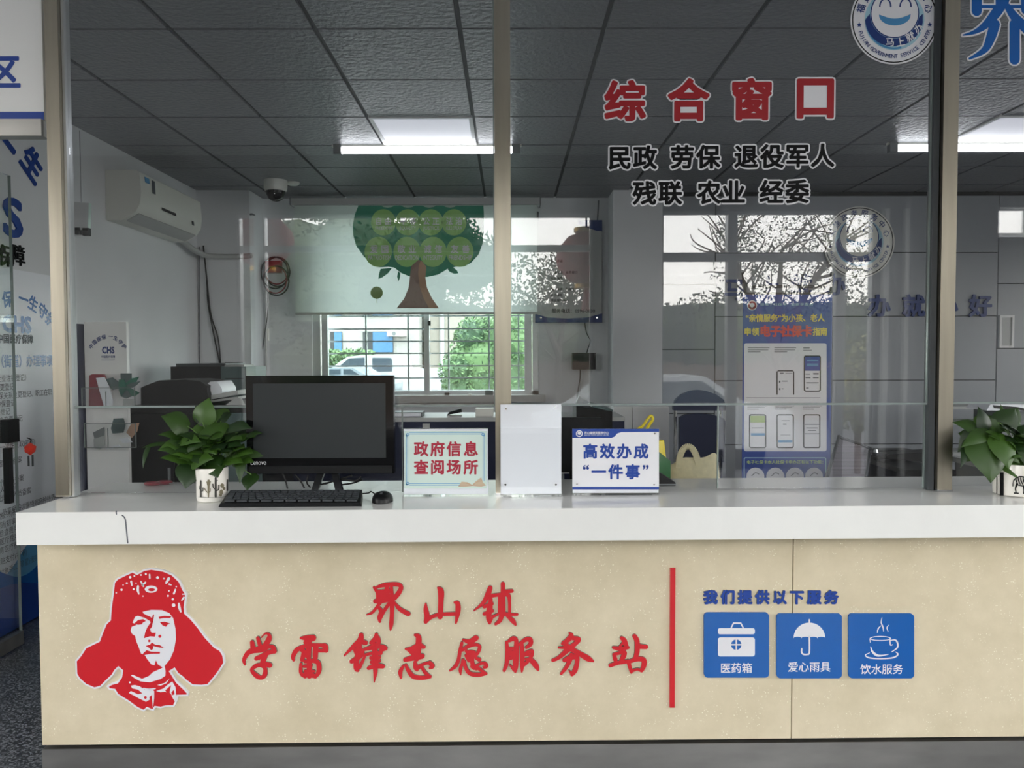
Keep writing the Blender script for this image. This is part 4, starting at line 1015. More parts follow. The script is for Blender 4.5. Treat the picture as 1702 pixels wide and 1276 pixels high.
# potted pothos
def leaf(mb, base, tip, w, up, fold=0.22, droop=0.18):
    base, tip = Vector(base), Vector(tip); ax = tip-base; L = ax.length; ax.normalize()
    sd = ax.cross(up).normalized(); nn = sd.cross(ax).normalized()
    prof = [(0.0, 0.10), (-0.06, 0.34), (0.02, 0.72), (0.16, 0.96), (0.34, 1.0), (0.52, 0.86), (0.70, 0.58), (0.86, 0.26), (1.0, 0.0)]
    vs = []; fs = []
    for i, (u, h) in enumerate(prof):
        uu = max(u, 0.0); mid = base+ax*(uu*L)+nn*(L*droop*(4*uu*(1-uu))*0.6)
        for k, e in enumerate((-1, -0.5, 0, 0.5, 1)):
            p = base+ax*((u if abs(e) > 0.4 else uu)*L)+nn*(L*droop*(4*uu*(1-uu))*0.6)+sd*(e*h*w/2)+nn*(-abs(e)**1.6*h*w*fold*0.5 + 0.012*w*math.sin(7*u+e*3))
            vs.append(p)
    for i in range(len(prof)-1):
        for k in range(4): fs.append((i*5+k, i*5+k+1, (i+1)*5+k+1, (i+1)*5+k))
    mb.add(vs, fs)
def pothos(label, crop, Y, potx, poty, leaves, rb, rt, h, group='potted plants on the counter'):
    P = PixPlane(Y, *crop); c = W(potx, poty, Y); z0 = ztop(c.x)
    t = thing('potted_plant', (c.x, Y, z0), label, 'plant')
    prof = [(rb*0.93, 0.0), (rb, 0.003), (rb+0.001, 0.012), (rt, h-0.004), (rt-0.001, h), (rt-0.006, h), (rt-0.007, h-0.02), (0.0, h-0.022)]
    pot = obj('pot', MB().lathe(prof[:-2]+[(rt-0.007, h-0.03)], (c.x, Y, z0+0.0005), 40), MT['ceramic'], t)
    obj('soil', MB().lathe([(0.0001, h-0.018), (rt-0.007, h-0.020)], (c.x, Y, z0), 24), MT['soil'], t)
    lf = MB(); st = MB(); core = Vector((c.x, Y, z0+h-0.02))
    rnd = random.Random(3)
    for (bx, by), (tx, ty), w, dz in leaves:
        b = P.at(bx, by); q = P.at(tx, ty); k = (P.at(100, 0).x-P.at(0, 0).x)/100
        b.y += dz+0.01; q.y += dz-0.035 if dz <= 0 else dz+0.03
        up = Vector((0.15*rnd.uniform(-1, 1), -0.75, 0.65))
        if abs((q-b).normalized().dot(up.normalized())) > 0.9: up = Vector((0.3, -0.9, -0.2))
        b.y = min(b.y, Y+0.07); q.y = min(q.y, Y+0.075); ax_ = q-b; leaf(lf, b-ax_*0.06, q+ax_*0.04, w*k*1.42, up)
        mid = (core+b)/2+Vector((0, 0, 0.03+0.02*rnd.random())); st.tube([core+Vector((rnd.uniform(-.02, .02), rnd.uniform(-.02, .02), 0)), mid, b], 0.0016, 5, 4)
    for _ in range(44):                     # inner leaves that close the crown
        a_ = rnd.uniform(0, 2*math.pi); rr = rnd.uniform(0.02, 0.085)
        p_ = core+Vector((rr*math.cos(a_)*1.2, -0.01+0.03*rnd.random(), 0.05+0.085*rnd.random()-0.02*math.cos(a_)**2)); d_ = Vector((math.cos(a_), -0.75+0.7*rnd.random(), -0.2+0.5*rnd.random())).normalized()
        leaf(lf, p_, p_+d_*rnd.uniform(0.06, 0.09), rnd.uniform(0.045, 0.065), Vector((0.1, -0.6, 0.8)))
    obj('foliage', lf, MT['pothos'], t, ang=80)
    obj('stems', st, MT['stem'], t)
    return t, c, z0, pot
L1 = [((500,370),(300,260),210,0.0),((640,330),(690,85),190,0.02),((700,330),(530,170),150,0.03),((760,370),(905,505),230,0.0),((960,380),(1235,385),120,0.0),((450,480),(268,450),90,0.0),((520,560),(268,610),190,0.0),((480,510),(730,520),120,-0.02),
      ((620,740),(870,690),150,-0.03),((640,640),(780,760),150,-0.02),((570,770),(560,1000),220,-0.01),((800,720),(905,885),190,-0.02),((830,560),(1040,620),150,0.0),((1130,640),(1360,685),120,0.01),((1020,450),(1195,425),140,0.03),((1090,650),(1115,950),90,0.0),((1190,890),(1190,1030),130,0.0),
      ((300,560),(95,590),45,0.0),((95,590),(105,800),40,0.0),((600,600),(760,620),160,0.01),((480,640),(420,780),120,0.02),((940,660),(1050,750),110,0.01),((820,300),(700,230),170,0.05),((700,480),(620,610),150,0.0),((880,430),(1010,560),150,0.03),((370,620),(370,860),50,0.03),((760,300),(900,260),140,0.05),((560,430),(720,400),130,0.02),((740,560),(880,650),130,-0.01),((1000,620),(930,740),120,0.02)]
r0 = (W(382, 830, 2.5).x-W(330, 830, 2.5).x)/2
yp1 = WZ(356, 831, ZM).y+r0*0.9+0.004
t, c, z0, pot = pothos('leafy potted plant in a white cactus-print pot beside the monitor', (230, 650, 6.38), yp1, 353, 820, L1, r0*0.97, r0*1.03, W(355, 775, 2.5).z-W(355, 832, 2.5).z)
def cyl_print(nm, loops, m, pot_c, z_base, r, Y, t, P):
    """loops in photo-crop pixels wrapped onto the round pot"""
    b = MB()
    for lp in loops:
        vs, fs = shape([lp]); out = []
        for v in vs:
            q = ray(P.ox+v.x/P.z, P.oy+v.y/P.z); R_ = r+0.0012; A = q.x*q.x+q.y*q.y
            bq = (q.x*(EYE.x-pot_c.x)+q.y*(EYE.y-Y))/A; cq = ((EYE.x-pot_c.x)**2+(EYE.y-Y)**2-R_*R_)/A
            k = -bq-math.sqrt(max(bq*bq-cq, 0.0)); h_ = EYE+q*k; o_ = Vector((h_.x-pot_c.x, h_.y-Y, 0)).normalized()*R_
            out.append(Vector((pot_c.x+o_.x, Y+o_.y, h_.z)))
        b.add(out, fs)
    return obj(nm, b, m, t, flat=True)
P1 = PixPlane(yp1-r0*0.9, 230, 650, 6.38)
dk = [stroke([(660,950,16),(660,1115,18)]),stroke([(660,1060,10),(684,1055,10),(686,1025,10)]),stroke([(660,1040,8),(645,1030,8),(643,1005,8)]),
      stroke([(820,920,22),(820,1115,24)]),stroke([(820,1060,12),(850,1040,14),(854,995,12)]),stroke([(820,1045,12),(795,1020,12),(790,985,12)]),stroke([(820,960,10),(838,945,10)]),stroke([(945,940,14),(945,1050,16)])]
lt = [stroke([(745,950,30),(742,1120,14)]),stroke([(742,1080,10),(720,1060,10),(700,1030,10)]),stroke([(742,1080,8),(760,1060,10),(762,1030,8)]),stroke([(725,960,8),(735,1000,10)]),stroke([(765,955,8),(752,1000,10)]),
      ell(890,1000,20,24,14),ell(880,1070,20,28,14),ell(908,1030,14,18,12),ell(872,1100,16,16,12)]
cyl_print('cactus_print', dk[:3], MT['cact'], c, z0, r0*1.03, yp1, pot, P1)
cyl_print('cactus_print', dk[3:7], MT['cact'], c, z0, r0*1.03, yp1, pot, P1); cyl_print('cactus_print', dk[7:], MT['cact'], c, z0, r0*1.03, yp1, pot, P1)
cyl_print('cactus_print', lt[:5], MT['cactlight'], c, z0, r0*1.03, yp1, pot, P1); cyl_print('cactus_print', lt[5:], MT['cactlight'], c, z0, r0*1.03, yp1, pot, P1)
cyl_print('ground_line', [stroke([(638, 1122, 4), (800, 1127, 4), (940, 1120, 4)])], MT['greyink'], c, z0, r0*1.03, yp1, pot, P1)
L2 = [((540,430),(265,350),140,0.03),((530,380),(715,290),170,0.03),((560,440),(515,180),120,0.02),((520,440),(178,580),120,0.0),((330,540),(170,790),80,0.0),((470,520),(445,930),320,-0.02),((600,480),(610,790),190,-0.03),((690,720),(772,925),190,-0.03),((640,560),(760,740),190,-0.01),((720,380),(910,200),190,0.02),((740,540),(860,620),150,-0.01),
      ((870,500),(872,835),190,-0.02),((600,740),(556,835),60,0.0),((680,340),(620,470),150,0.02),((480,430),(300,660),150,0.02),((820,400),(980,330),170,0.03),((860,430),(1060,480),180,0.0),((900,560),(1080,700),190,-0.01),((880,680),(1020,860),170,-0.02),((780,360),(800,160),60,0.04),((860,330),(1000,200),150,0.05),((600,620),(560,720),120,0.01),((760,660),(860,780),150,0.0),((440,480),(340,470),120,0.04),((540,560),(390,760),200,0.02)]
yp2 = WZ(1690, 826, ZM).y
r2_ = W(1692, 800, yp2).x-W(1654, 800, yp2).x
t, c, z0, pot = pothos('bushy potted plant in a white zebra-print pot by the end post', (1560, 650, 6.38), yp2+r2_*0.6, 1692, 820, L2, r2_*0.97, r2_*1.02, 0.105)
P2 = PixPlane(yp2-r2_*0.35, 1560, 650, 6.38)
zb = [stroke([(795,948,12),(830,915,14),(880,906,14),(940,918,13)])]+[stroke([(818+26*k,918,9),(824+26*k,950,14),(842+26*k,990,8)]) for k in range(5)]+[stroke([(802,940,9),(790,970,9),(788,1005,10)]),stroke([(832,985,26),(816,1030,16),(822,1075,12)]),stroke([(804,1080,16),(846,1082,14)]),stroke([(845,995,10),(900,1004,10),(960,992,10)]),stroke([(900,1005,16),(906,1050,11),(904,1085,12)])]
cyl_print('zebra_print', zb, MT['ink'], c, z0, r2_*1.02, yp2+r2_*0.6, pot, P2)
cyl_print('patterned_stripe', [rect2(648, 860, 690, 1105), rect2(612, 900, 620, 1085)], MT['ink'], c, z0, r2_*1.02, yp2+r2_*0.6, pot, P2)

# red scissors and the black signature pad on the inner worktop
p = WZ(262, 802, ZM); t = thing('scissors', (p.x, p.y, ztop(p.x)), 'dark red handled scissors lying behind the cactus-print pot', 'scissors'); z = ztop(p.x)
hb = MB()
for dx, dy in ((0, 0), (0.035, 0.025)):
    hb.tube([(p.x-0.02+dx+0.024*math.cos(q), p.y+dy+0.016*math.sin(q), z+0.008) for q in [k*math.pi/5 for k in range(11)]], 0.006, 8, 3)
obj('handles', hb, MT['redlac'], t)
obj('blades', MB().box(p.x+0.02, p.x+0.16, p.y+0.012, p.y+0.026, z+0.004, z+0.007), MT['chrome'], t)
p = WZ(1085, 806, ZM); z = ztop(p.x); xr_ = W(1123, 806, p.y).x
t = thing('signature_pad', (p.x, p.y, z), 'black wedge-shaped signature pad behind the blue and white notice', 'electronic pad')
prof = [(p.x-0.16, z+0.001), (xr_, z+0.001), (xr_, z+0.012), (p.x-0.0, z+0.062), (p.x-0.16, z+0.062)]
obj('body', MB().ext([(a_, b_) for a_, b_ in prof], (0, p.y, 0), (1, 0, 0), (0, 0, 1), (0, 1, 0), 0.09).bevel(0.003), MT['black'], t)
obj('silver_band', MB().box(p.x-0.15, xr_+0.0006, p.y-0.001, p.y+0.09, z+0.003, z+0.008), MT['midgrey'], t)

# ------------------------------------------------------------------ inner desk things
zd = 0.75
# yellow and green carrier bag
yb = 3.15; a = W(1060, 770, yb); t = thing('carrier_bag', (a.x, yb, zd), 'yellow and green plastic carrier bag behind the blue and white notice', 'bag')
def bagfn(u, v):
    q = 2*math.pi*u; rx_ = 0.135*(1-0.25*v)*(1+0.06*math.sin(5*q+3*v)); ry_ = 0.08*(1-0.5*v)*(1+0.08*math.sin(4*q))
    return Vector((a.x+rx_*math.cos(q), yb+ry_*math.sin(q), zd+0.001+0.30*v))
obj('body', MB().sheet(bagfn, 28, 8), MT['yellow'], t)
obj('green_print', MB().sheet(lambda u, v: Vector((a.x+0.05+0.075*u, yb-0.085+0.045*u, zd+0.15+0.13*v-0.06*u)), 6, 4), MT['green'], t)
k_ = [W(x, y, yb-0.03) for x, y in ((1058, 716), (1068, 708), (1076, 697), (1082, 691), (1085, 697), (1079, 706), (1074, 716))]
obj('handle', MB().tube([k_[0]+Vector((0, 0, -0.05))]+k_+[k_[-1]+Vector((0, 0, -0.05))], 0.006, 8, 4), MT['yellow'], t)
# canvas tote
yb = 3.3; a = W(1150, 780, yb); t = thing('tote_bag', (a.x, yb, zd), 'cream canvas tote bag with a looped handle in front of the navy chair', 'bag')
def totefn(u, v):
    q = 2*math.pi*u; e = 1-0.12*v; x = 0.125*e*math.copysign(abs(math.cos(q))**0.7, math.cos(q)); y = 0.06*(1-0.6*v)*math.copysign(abs(math.sin(q))**0.8, math.sin(q))
    return Vector((a.x+x, yb+y, zd+0.001+(0.195+0.03*math.cos(q*1.0+0.6))*v+0.006*math.sin(6*q)*v))
obj('body', MB().sheet(totefn, 36, 8), MT['canvas'], t)
hd = MB(); hp = smooth([W(x, y, yb-0.03) for x, y in ((1128, 778), (1130, 760), (1137, 745), (1148, 743), (1157, 756), (1163, 780))], 6)
for q0_, q1_ in zip(hp[:-1], hp[1:]):
    dd = (q1_-q0_).normalized(); nn_ = Vector((-dd.z, 0, dd.x))*0.013
    hd.hexa([q0_-nn_, q0_+nn_, q0_+nn_+Vector((0, .004, 0)), q0_-nn_+Vector((0, .004, 0)), q1_-nn_, q1_+nn_, q1_+nn_+Vector((0, .004, 0)), q1_-nn_+Vector((0, .004, 0))])
obj('handle', hd, MT['canvas'], t)
# ------------------------------------------------------------------ office: lamps, camera, air conditioner
def led(x0, y0, label):
    t = thing('ceiling_panel_light', (x0+0.3, y0+0.3, ZCEIL), label, 'light')
    fr = MB(); a, b = 0.004, 0.596; w = 0.022
    fr.box(x0+a, x0+b, y0+a, y0+a+w, ZCEIL-0.004, ZCEIL+0.011).box(x0+a, x0+b, y0+b-w, y0+b, ZCEIL-0.004, ZCEIL+0.011).box(x0+a, x0+a+w, y0+a+w, y0+b-w, ZCEIL-0.004, ZCEIL+0.011).box(x0+b-w, x0+b, y0+a+w, y0+b-w, ZCEIL-0.004, ZCEIL+0.011)
    obj('frame', fr, MT['white'], t)
    obj('diffuser', MB().box(x0+a+w, x0+b-w, y0+a+w, y0+b-w, ZCEIL, ZCEIL+0.008), MT['office_panel'], t)
led(-0.8, 4.5, 'square ceiling panel light behind the tube over the tree blind')
led(2.8, 4.5, 'square ceiling panel light at the frame edge beside the end post')
def tube_lamp(px0, py0, py1, L, label):
    y = 5.19; a = W(px0, (py0+py1)/2, y); z = ZCEIL-0.035; y = EYE.y+ (z-EYE.z)/(ray(px0, (py0+py1)/2).z)*ray(px0, 0).y
    d = ray(px0, (py0+py1)/2); k = (z-EYE.z)/d.z; x0 = d.x*k; y = d.y*k
    t = thing('tube_lamp', (x0+L/2, y, z), label, 'light')
    obj('tube', MB().cyl((x0+0.05, y, z), (x0+L-0.05, y, z), 0.021, n=16), MT['tube'], t)
    for x in (x0+0.012, x0+L-0.062): obj('end_cap', MB().box(x, x+0.05, y-0.022, y+0.022, z-0.026, ZCEIL+0.011).bevel(0.004), MT['midgrey'], t)
    obj('batten', MB().box(x0+0.0, x0+L, y-0.012, y+0.012, z+0.022, ZCEIL+0.011), MT['offwhite'], t)
tube_lamp(552, 242, 258, 1.22, 'lit fluorescent tube on the ceiling over the tree blind')
tube_lamp(1474, 239, 254, 1.22, 'lit fluorescent tube on the ceiling crossing behind the end post')
p = WZ(458, 300, ZCEIL); 
t = thing('security_camera', (p.x, p.y, ZCEIL), 'white dome security camera under the ceiling near the air conditioner', 'camera')
r_ = (W(478, 310, p.y).x-W(440, 310, p.y).x)/2
obj('housing', MB().lathe([(r_, 0.0), (r_*1.0, -0.055), (r_*0.93, -0.085), (r_*0.8, -0.09)], (p.x, p.y, ZCEIL+0.005), 28), MT['offwhite'], t)
obj('dome', MB().lathe([(r_*0.84, -0.086), (r_*0.80, -0.115), (r_*0.62, -0.145), (r_*0.32, -0.162), (0.001, -0.167)], (p.x, p.y, ZCEIL+0.005), 28), MT['gloss'], t)
obj('indicator', MB().lathe([(0.001, 0), (0.006, 0.002), (0.001, 0.004)], (p.x+0.01, p.y-r_*0.72, ZCEIL-0.115), 8), MT['white_led'], t)
p = WZ(487, 303, ZCEIL)
tag(obj('smoke_detector', MB().lathe([(0.05, 0.006), (0.05, -0.01), (0.035, -0.022), (0.001, -0.024)], (p.x, p.y, ZCEIL), 24), MT['offwhite']), 'small flat white ceiling detector beside the dome camera', 'detector')
# air conditioner on the left wall
ya, yb = 5.0, 5.98; z1 = WX(183, 286, XWALL).z; z0 = WX(183, 368, XWALL).z
t = thing('air_conditioner', (XWALL, (ya+yb)/2, z0), 'white wall-mounted air conditioner by the ceiling above the printers', 'air conditioner')
h = z1-z0
pr = [(0, 0), (0.10, -0.0), (0.185, 0.05), (0.215, 0.10), (0.225, h*0.55), (0.215, h-0.015), (0.19, h), (0, h)]
obj('body', MB().ext(pr, (XWALL+0.002, ya, z0), (1, 0, 0), (0, 0, 1), (0, 1, 0), yb-ya).bevel(0.008), MT['offwhite'], t)
obj('louvre', MB().hexa([(XWALL+0.115, ya+0.04, z0+0.006), (XWALL+0.19, ya+0.04, z0+0.05), (XWALL+0.19, yb-0.04, z0+0.05), (XWALL+0.115, yb-0.04, z0+0.006), (XWALL+0.112, ya+0.04, z0+0.0), (XWALL+0.194, ya+0.04, z0+0.044), (XWALL+0.194, yb-0.04, z0+0.044), (XWALL+0.112, yb-0.04, z0+0.0)]), MT['lightgrey'], t)
def acp(y0, y1, za, zb, m, nm):
    obj(nm, MB().hexa([(XWALL+0.2265, y0, z0+za), (XWALL+0.2265, y1, z0+za), (XWALL+0.229, y1, z0+za), (XWALL+0.229, y0, z0+za), (XWALL+0.2225, y0, z0+zb), (XWALL+0.2225, y1, z0+zb), (XWALL+0.2255, y1, z0+zb), (XWALL+0.2255, y0, z0+zb)]), m, t, flat=True)
acp(5.30, 5.52, 0.115, 0.135, MT['black'], 'display_window'); acp(5.06, 5.12, 0.25, 0.285, MT['skyblue'], 'energy_label'); acp(5.16, 5.20, 0.20, 0.285, MT['greyink'], 'rating_label'); acp(5.80, 5.83, 0.10, 0.13, MT['greyink'], 'small_label')
obj('pipe', MB().tube([(XWALL+0.06, yb-0.02, z0+0.03), (XWALL+0.08, 6.2, z0-0.03), (XWALL+0.12, 6.40, z0-0.05), (pxl-0.05, 6.43, z0-0.05), (pxl+0.02, 6.43, z0-0.04)], 0.022, 10), MT['lightgrey'], t)
# little white device hanging on its thread
p = WX(127, 360, XWALL+0.02); top_ = WX(125, 217, XWALL+0.02)
t = thing('hanging_handset', p, 'small shiny pale handset hanging on a thread by the doorway post', 'handset')
obj('body', MB().obox((p.x+0.035, p.y, p.z), (0.085, 0.03, 0.16), Matrix.Rotation(0.06, 3, 'Y')).bevel(0.008), MT['chrome'], t)
obj('clips', MB().obox((p.x+0.012, p.y, p.z-0.085), (0.03, 0.03, 0.04)).obox((p.x+0.058, p.y, p.z-0.09), (0.035, 0.03, 0.045)), MT['darkgrey'], t)
obj('thread', MB().tube([(p.x+0.03, p.y, p.z+0.08), (p.x+0.03, p.y, min(top_.z, ZCEIL)-0.001)], 0.0018, 5, 1), MT['greyink'], t)
# loose cables down the pier
t = thing('wall_cable', W(355, 520, 6.43), 'twisted black cables hanging down the corner pier', 'cable')
for pts in ([(338, 408), (344, 470), (346, 505), (356, 560), (364, 598), (367, 620)], [(338, 408), (343, 455), (350, 520), (362, 560), (366, 595), (367, 620)]):
    obj('strand', MB().tube([W(x, y, 6.435) for x, y in pts], 0.006, 6, 5), MT['rubber'], t)
tag(obj('straight_cable', MB().tube([W(331, 410, 6.44), W(331, 606, 6.44)], 0.005, 6, 1), MT['greyink']), 'thin straight grey cable down the corner pier', 'cable')
# coil of cable with red reel
p = W(458, 455, 6.72)
t = thing('cable_coil', p, 'coil of black and red cable hanging on the wall beside the blind', 'cable')
for k in range(5):
    rr_ = 0.10+0.008*(k % 3); b = MB(); ox, oz = 0.012*math.sin(k*2), -0.05*(k > 2)-0.01*k
    b.tube([(p.x+ox+rr_*math.cos(q), p.y-0.012*k+0.03, p.z+0.03+oz+rr_*1.15*math.sin(q)) for q in [j*math.pi/6 for j in range(13)]], 0.006, 6, 3); obj('loop', b, MT['rubber'] if k % 3 else MT['redlac'], t)
obj('reel', MB().box(p.x-0.085, p.x+0.045, p.y-0.01, p.y+0.05, p.z+0.01, p.z+0.11).bevel(0.02), MT['redlac'], t)
obj('plug_lead', MB().tube([W(446, 470, 6.72), W(445, 520, 6.74), W(440, 555, 6.74), W(434, 595, 6.75), W(432, 620, 6.75)], 0.005, 6, 5), MT['rubber'], t)
tag(obj('wall_conduit', MB().tube([W(442, 480, 6.77), W(442, 615, 6.77)], 0.009, 8, 1), MT['lightgrey']), 'pale upright conduit on the wall left of the window', 'conduit')
tag(obj('wall_socket', MB().box(W(438, 555, 6.79).x, W(447, 555, 6.79).x, 6.775, 6.80, W(440, 566, 6.79).z, W(440, 546, 6.79).z).bevel(0.004), MT['offwhite']), 'small white wall socket on the conduit beside the window', 'socket')
tag(obj('wall_shelf_bracket', MB().tube([W(425, 360, 6.7), W(420, 356, 6.5), W(412, 357, 6.46)], 0.008, 6, 3), MT['greyink']), 'grey cable looped over the pier corner by the blind', 'cable')

# ------------------------------------------------------------------ the window, its bars, the blind
t = MB()
zf0, zf1 = wb, wt
def wx(px): return W(px, 590, YBACK).x
def wz(py): return W(700, py, YBACK).z
fr = MB()
fr.box(wl, wx(531), YBACK+0.03, YBACK+0.11, zf0, zf1).box(wx(885), wr, YBACK+0.03, YBACK+0.11, zf0, zf1).box(wl, wr, YBACK+0.03, YBACK+0.11, zf0, wz(650)).box(wl, wr, YBACK+0.03, YBACK+0.11, zf1-0.05, zf1)
fr.box(wx(533), wx(543), YBACK+0.04, YBACK+0.09, wz(650), zf1-0.05).box(wx(704), wx(713), YBACK+0.035, YBACK+0.095, wz(656), zf1-0.05).box(wx(872), wx(884), YBACK+0.04, YBACK+0.09, wz(650), zf1-0.05)
w1 = struct('window_1', fr, MT['alu'])
obj('pane', MB().box(wx(543), wx(704), YBACK+0.060, YBACK+0.065, wz(650), zf1-0.05), MT['winglass'], w1, flat=True)
obj('pane', MB().box(wx(713), wx(872), YBACK+0.070, YBACK+0.075, wz(650), zf1-0.05), MT['winglass'], w1, flat=True)
br = MB()
for px in (609, 679, 746, 813, 862): x = W(px, 590, YBACK+0.2).x; br.box(x-0.007, x+0.007, YBACK+0.19, YBACK+0.21, zf0-0.02, zf1)
for py in (525, 546.5, 567, 587, 608, 628, 649): z = W(700, py, YBACK+0.2).z; br.box(wl, wr, YBACK+0.192, YBACK+0.208, z-0.006, z+0.006)
obj('security_bars', br, MT['alu'], w1)
obj('latch', MB().box(wx(711), wx(716), YBACK+0.01, YBACK+0.035, wz(541), wz(533)), MT['black'], w1)
sill = MB().box(wl-0.05, wr+0.05, YBACK-0.10, YBACK-0.001, wz(668), wz(656)).bevel(0.006)
struct('window_sill', sill, MT['lightgrey'])
yb_ = 6.66
bl0, bl1 = W(490, 430, yb_).x, W(893, 430, yb_).x; bz0, bz1 = W(690, 519, yb_).z, W(690, 341, yb_).z
t = thing('roller_blind', ((bl0+bl1)/2, yb_, bz0), 'pale roller blind printed with a green tree of value circles', 'blind')
obj('fabric', MB().box(bl0, bl1, yb_, yb_+0.002, bz0, bz1), MT['blind'], t, flat=True)
obj('bottom_bar', MB().box(bl0, bl1, yb_-0.008, yb_+0.010, bz0-0.018, bz0).bevel(0.004), MT['lightgrey'], t)
obj('cassette', MB().box(bl0-0.02, bl1+0.02, yb_-0.035, yb_+0.06, bz1, bz1+0.055).bevel(0.008), MT['lightgrey'], t)
obj('cassette_arm', MB().box(bl0-0.03, bl0-0.02, yb_-0.03, yb_+0.13, bz1, bz1+0.06).box(bl1+0.02, bl1+0.03, yb_-0.03, yb_+0.13, bz1, bz1+0.06), MT['midgrey'], t)
PB = PixPlane(yb_, 570, 330, 6.38)
can = [(165,74),(125,170),(105,280),(110,390),(140,500),(220,610),(300,690),(380,728),(480,724),(545,732),(620,790),(700,822),(800,834),(900,830),(1010,805),(1110,745),(1200,722),(1290,718),(1360,680),(1440,590),(1480,480),(1495,330),(1495,180),(1490,74)]
flat('tree_crown', [[can]], MT['treegreen'], t, 0.001, PB)
cs = [[ell(x, 252, 132, 140, 36)] for x in (430, 688, 932, 1178)]+[[ell(x, 565, 145, 160, 36)] for x in (375, 680, 955, 1240)]
flat('value_circle', cs[:], MT['leafgreen'], t, 0.002, PB)
flat('half_circle', [[[(x-70, 76), (x+70, 76), (x+45, 90), (x, 96), (x-45, 90)]] for x in (475, 690, 915, 1135)], MT['palegreen'], t, 0.002, PB)
flat('trunk', [[[(725,715),(800,650),(825,655),(885,720),(875,830),(890,940),(940,1050),(1018,1162),(568,1162),(650,1060),(698,940),(710,830)]]], MT['brown'], t, 0.003, PB)
flat('trunk_light', [[[(830,655),(885,720),(875,830),(890,940),(940,1050),(1018,1162),(915,1162),(852,1050),(815,930),(798,800),(805,700)]]], MT['tan'], t, 0.004, PB)
flat('loose_leaf', [[[(400,745),(520,735),(480,790),(420,835),(376,852),(382,800)]], [[(585,770),(610,790),(605,840),(590,875),(574,830)]], [[(1110,748),(1160,722),(1210,760),(1224,792),(1180,798),(1130,775)]]], MT['treegreen'], t, 0.001, PB)
flat('seedling', [[ell(358, 998, 66, n=24)], [rect2(358, 1050, 364, 1108)]], MT['olive'], t, 0.001, PB)
b = MB(); k = (PB.at(100, 0).x-PB.at(0, 0).x)/100
for s_, e_, x in (('自由', 'FREEDOM', 430), ('平等', 'EQUALITY', 690), ('公正', 'JUSTICE', 935), ('法治', 'RULE OF LAW', 1180)):
    for ch, dx in zip(s_, (-50, 50)): put(b, Plane(PB.at(x+dx, 240)), glyph(ch, 0.02, 0, 2), 76*k, 84*k, 0, 0, 0.003, cx=0.5, cy=0.38)
    line(b, Plane(PB.at(x, 312)), e_, 0, 0, 52*k, 0.01, 0.003, 'c', width=(170 if len(e_) > 6 else 140)*k)
for s_, e_, x in (('爱国', 'PATRIOTISM', 388), ('敬业', 'DEDICATION', 678), ('诚信', 'INTEGRITY', 955), ('友善', 'FRIENDSHIP', 1245)):
    for ch, dx in zip(s_, (-58, 58)): put(b, Plane(PB.at(x+dx, 535)), glyph(ch, 0.02, 0, 2), 84*k, 92*k, 0, 0, 0.003, cx=0.5, cy=0.38)
    line(b, Plane(PB.at(x, 625)), e_, 0, 0, 68*k, 0.012, 0.003, 'c', width=(245 if len(e_) > 9 else 205)*k)
obj('value_words', b, MT['filmwhite'], t, flat=True)
# notice board on the wall between blind and pier
yn = 6.76; x0, x1, z0, z1 = W(885, 450, yn).x, W(1000, 450, yn).x, W(940, 535, yn).z, W(940, 366, yn).z
t = thing('notice_board', ((x0+x1)/2, yn, z0), 'grey printed notice board on the wall between the blind and the pier', 'notice')
obj('board', MB().box(x0, x1, yn, yn+0.025, z0, z1), MT['lightgrey'], t)
PN = PixPlane(yn, 800, 160, 2.995)
flat('navy_bands', [[[(480, 616), (602, 616), (602, 672), (570, 668), (480, 640)]], [[(268, 1082), (330, 1100), (430, 1106), (530, 1100), (602, 1080), (602, 1126), (268, 1126)]]], MT['darkblue'], t, 0.001, PN)
b = MB(); k = (PN.at(100, 0).x-PN.at(0, 0).x)/100
line(b, Plane(PN.at(350, 1068)), '服务电话：0596-0830', 0, 0, 24*k, 0.01, 0.001, 'l', width=218*k)
for i, y in enumerate((820, 876, 905, 960, 990, 1016)): line(b, Plane(PN.at(346, y)), ('服务承诺', '办事指南：业务窗口', '社会保障', '服务事项：民政优抚', '医疗保险', '便民服务中心')[i], 0, 0, 15*k, 0.0, 0.001, 'l')
obj('writing', b, MT['ink'], t, flat=True)
obj('screw', MB().cyl(W(899, 528, yn)+Vector((0, -0.004, 0)), W(899, 528, yn), 0.008), MT['chrome'], t)
obj('screw', MB().cyl(W(992, 528, yn)+Vector((0, -0.004, 0)), W(992, 528, yn), 0.008), MT['chrome'], t)
# router box with its leads
yr = 6.7; x0, x1, z0, z1 = W(952, 600, yr).x, W(990, 600, yr).x, W(970, 614, yr).z, W(970, 586, yr).z
t = thing('router_box', ((x0+x1)/2, yr, z0), 'small black box on the wall below the notice board', 'router')
obj('case', MB().box(x0, x1, yr, YBACK-0.001, z0, z1).bevel(0.006), MT['black'], t)
obj('upper_lead', MB().tube([W(972, 536, 6.77), W(975, 553, 6.77), W(981, 566, 6.77), W(977, 580, 6.75), (W(976, 586, yr).x, yr+0.04, z1-0.005)], 0.005, 6, 5), MT['rubber'], t)
obj('lower_lead', MB().tube([(W(965, 614, yr).x, yr+0.03, z0+0.005), W(964, 630, 6.77), W(960, 655, 6.77), W(958, 690, 6.77)], 0.005, 6, 5), MT['rubber'], t)
tag(obj('thin_wall_cable', MB().tube([W(995, 333, 6.78), W(994, 350, 6.78), W(993, 366, 6.775)], 0.006, 6, 3), MT['midgrey']), 'short cable from the ceiling down to the notice board', 'cable')

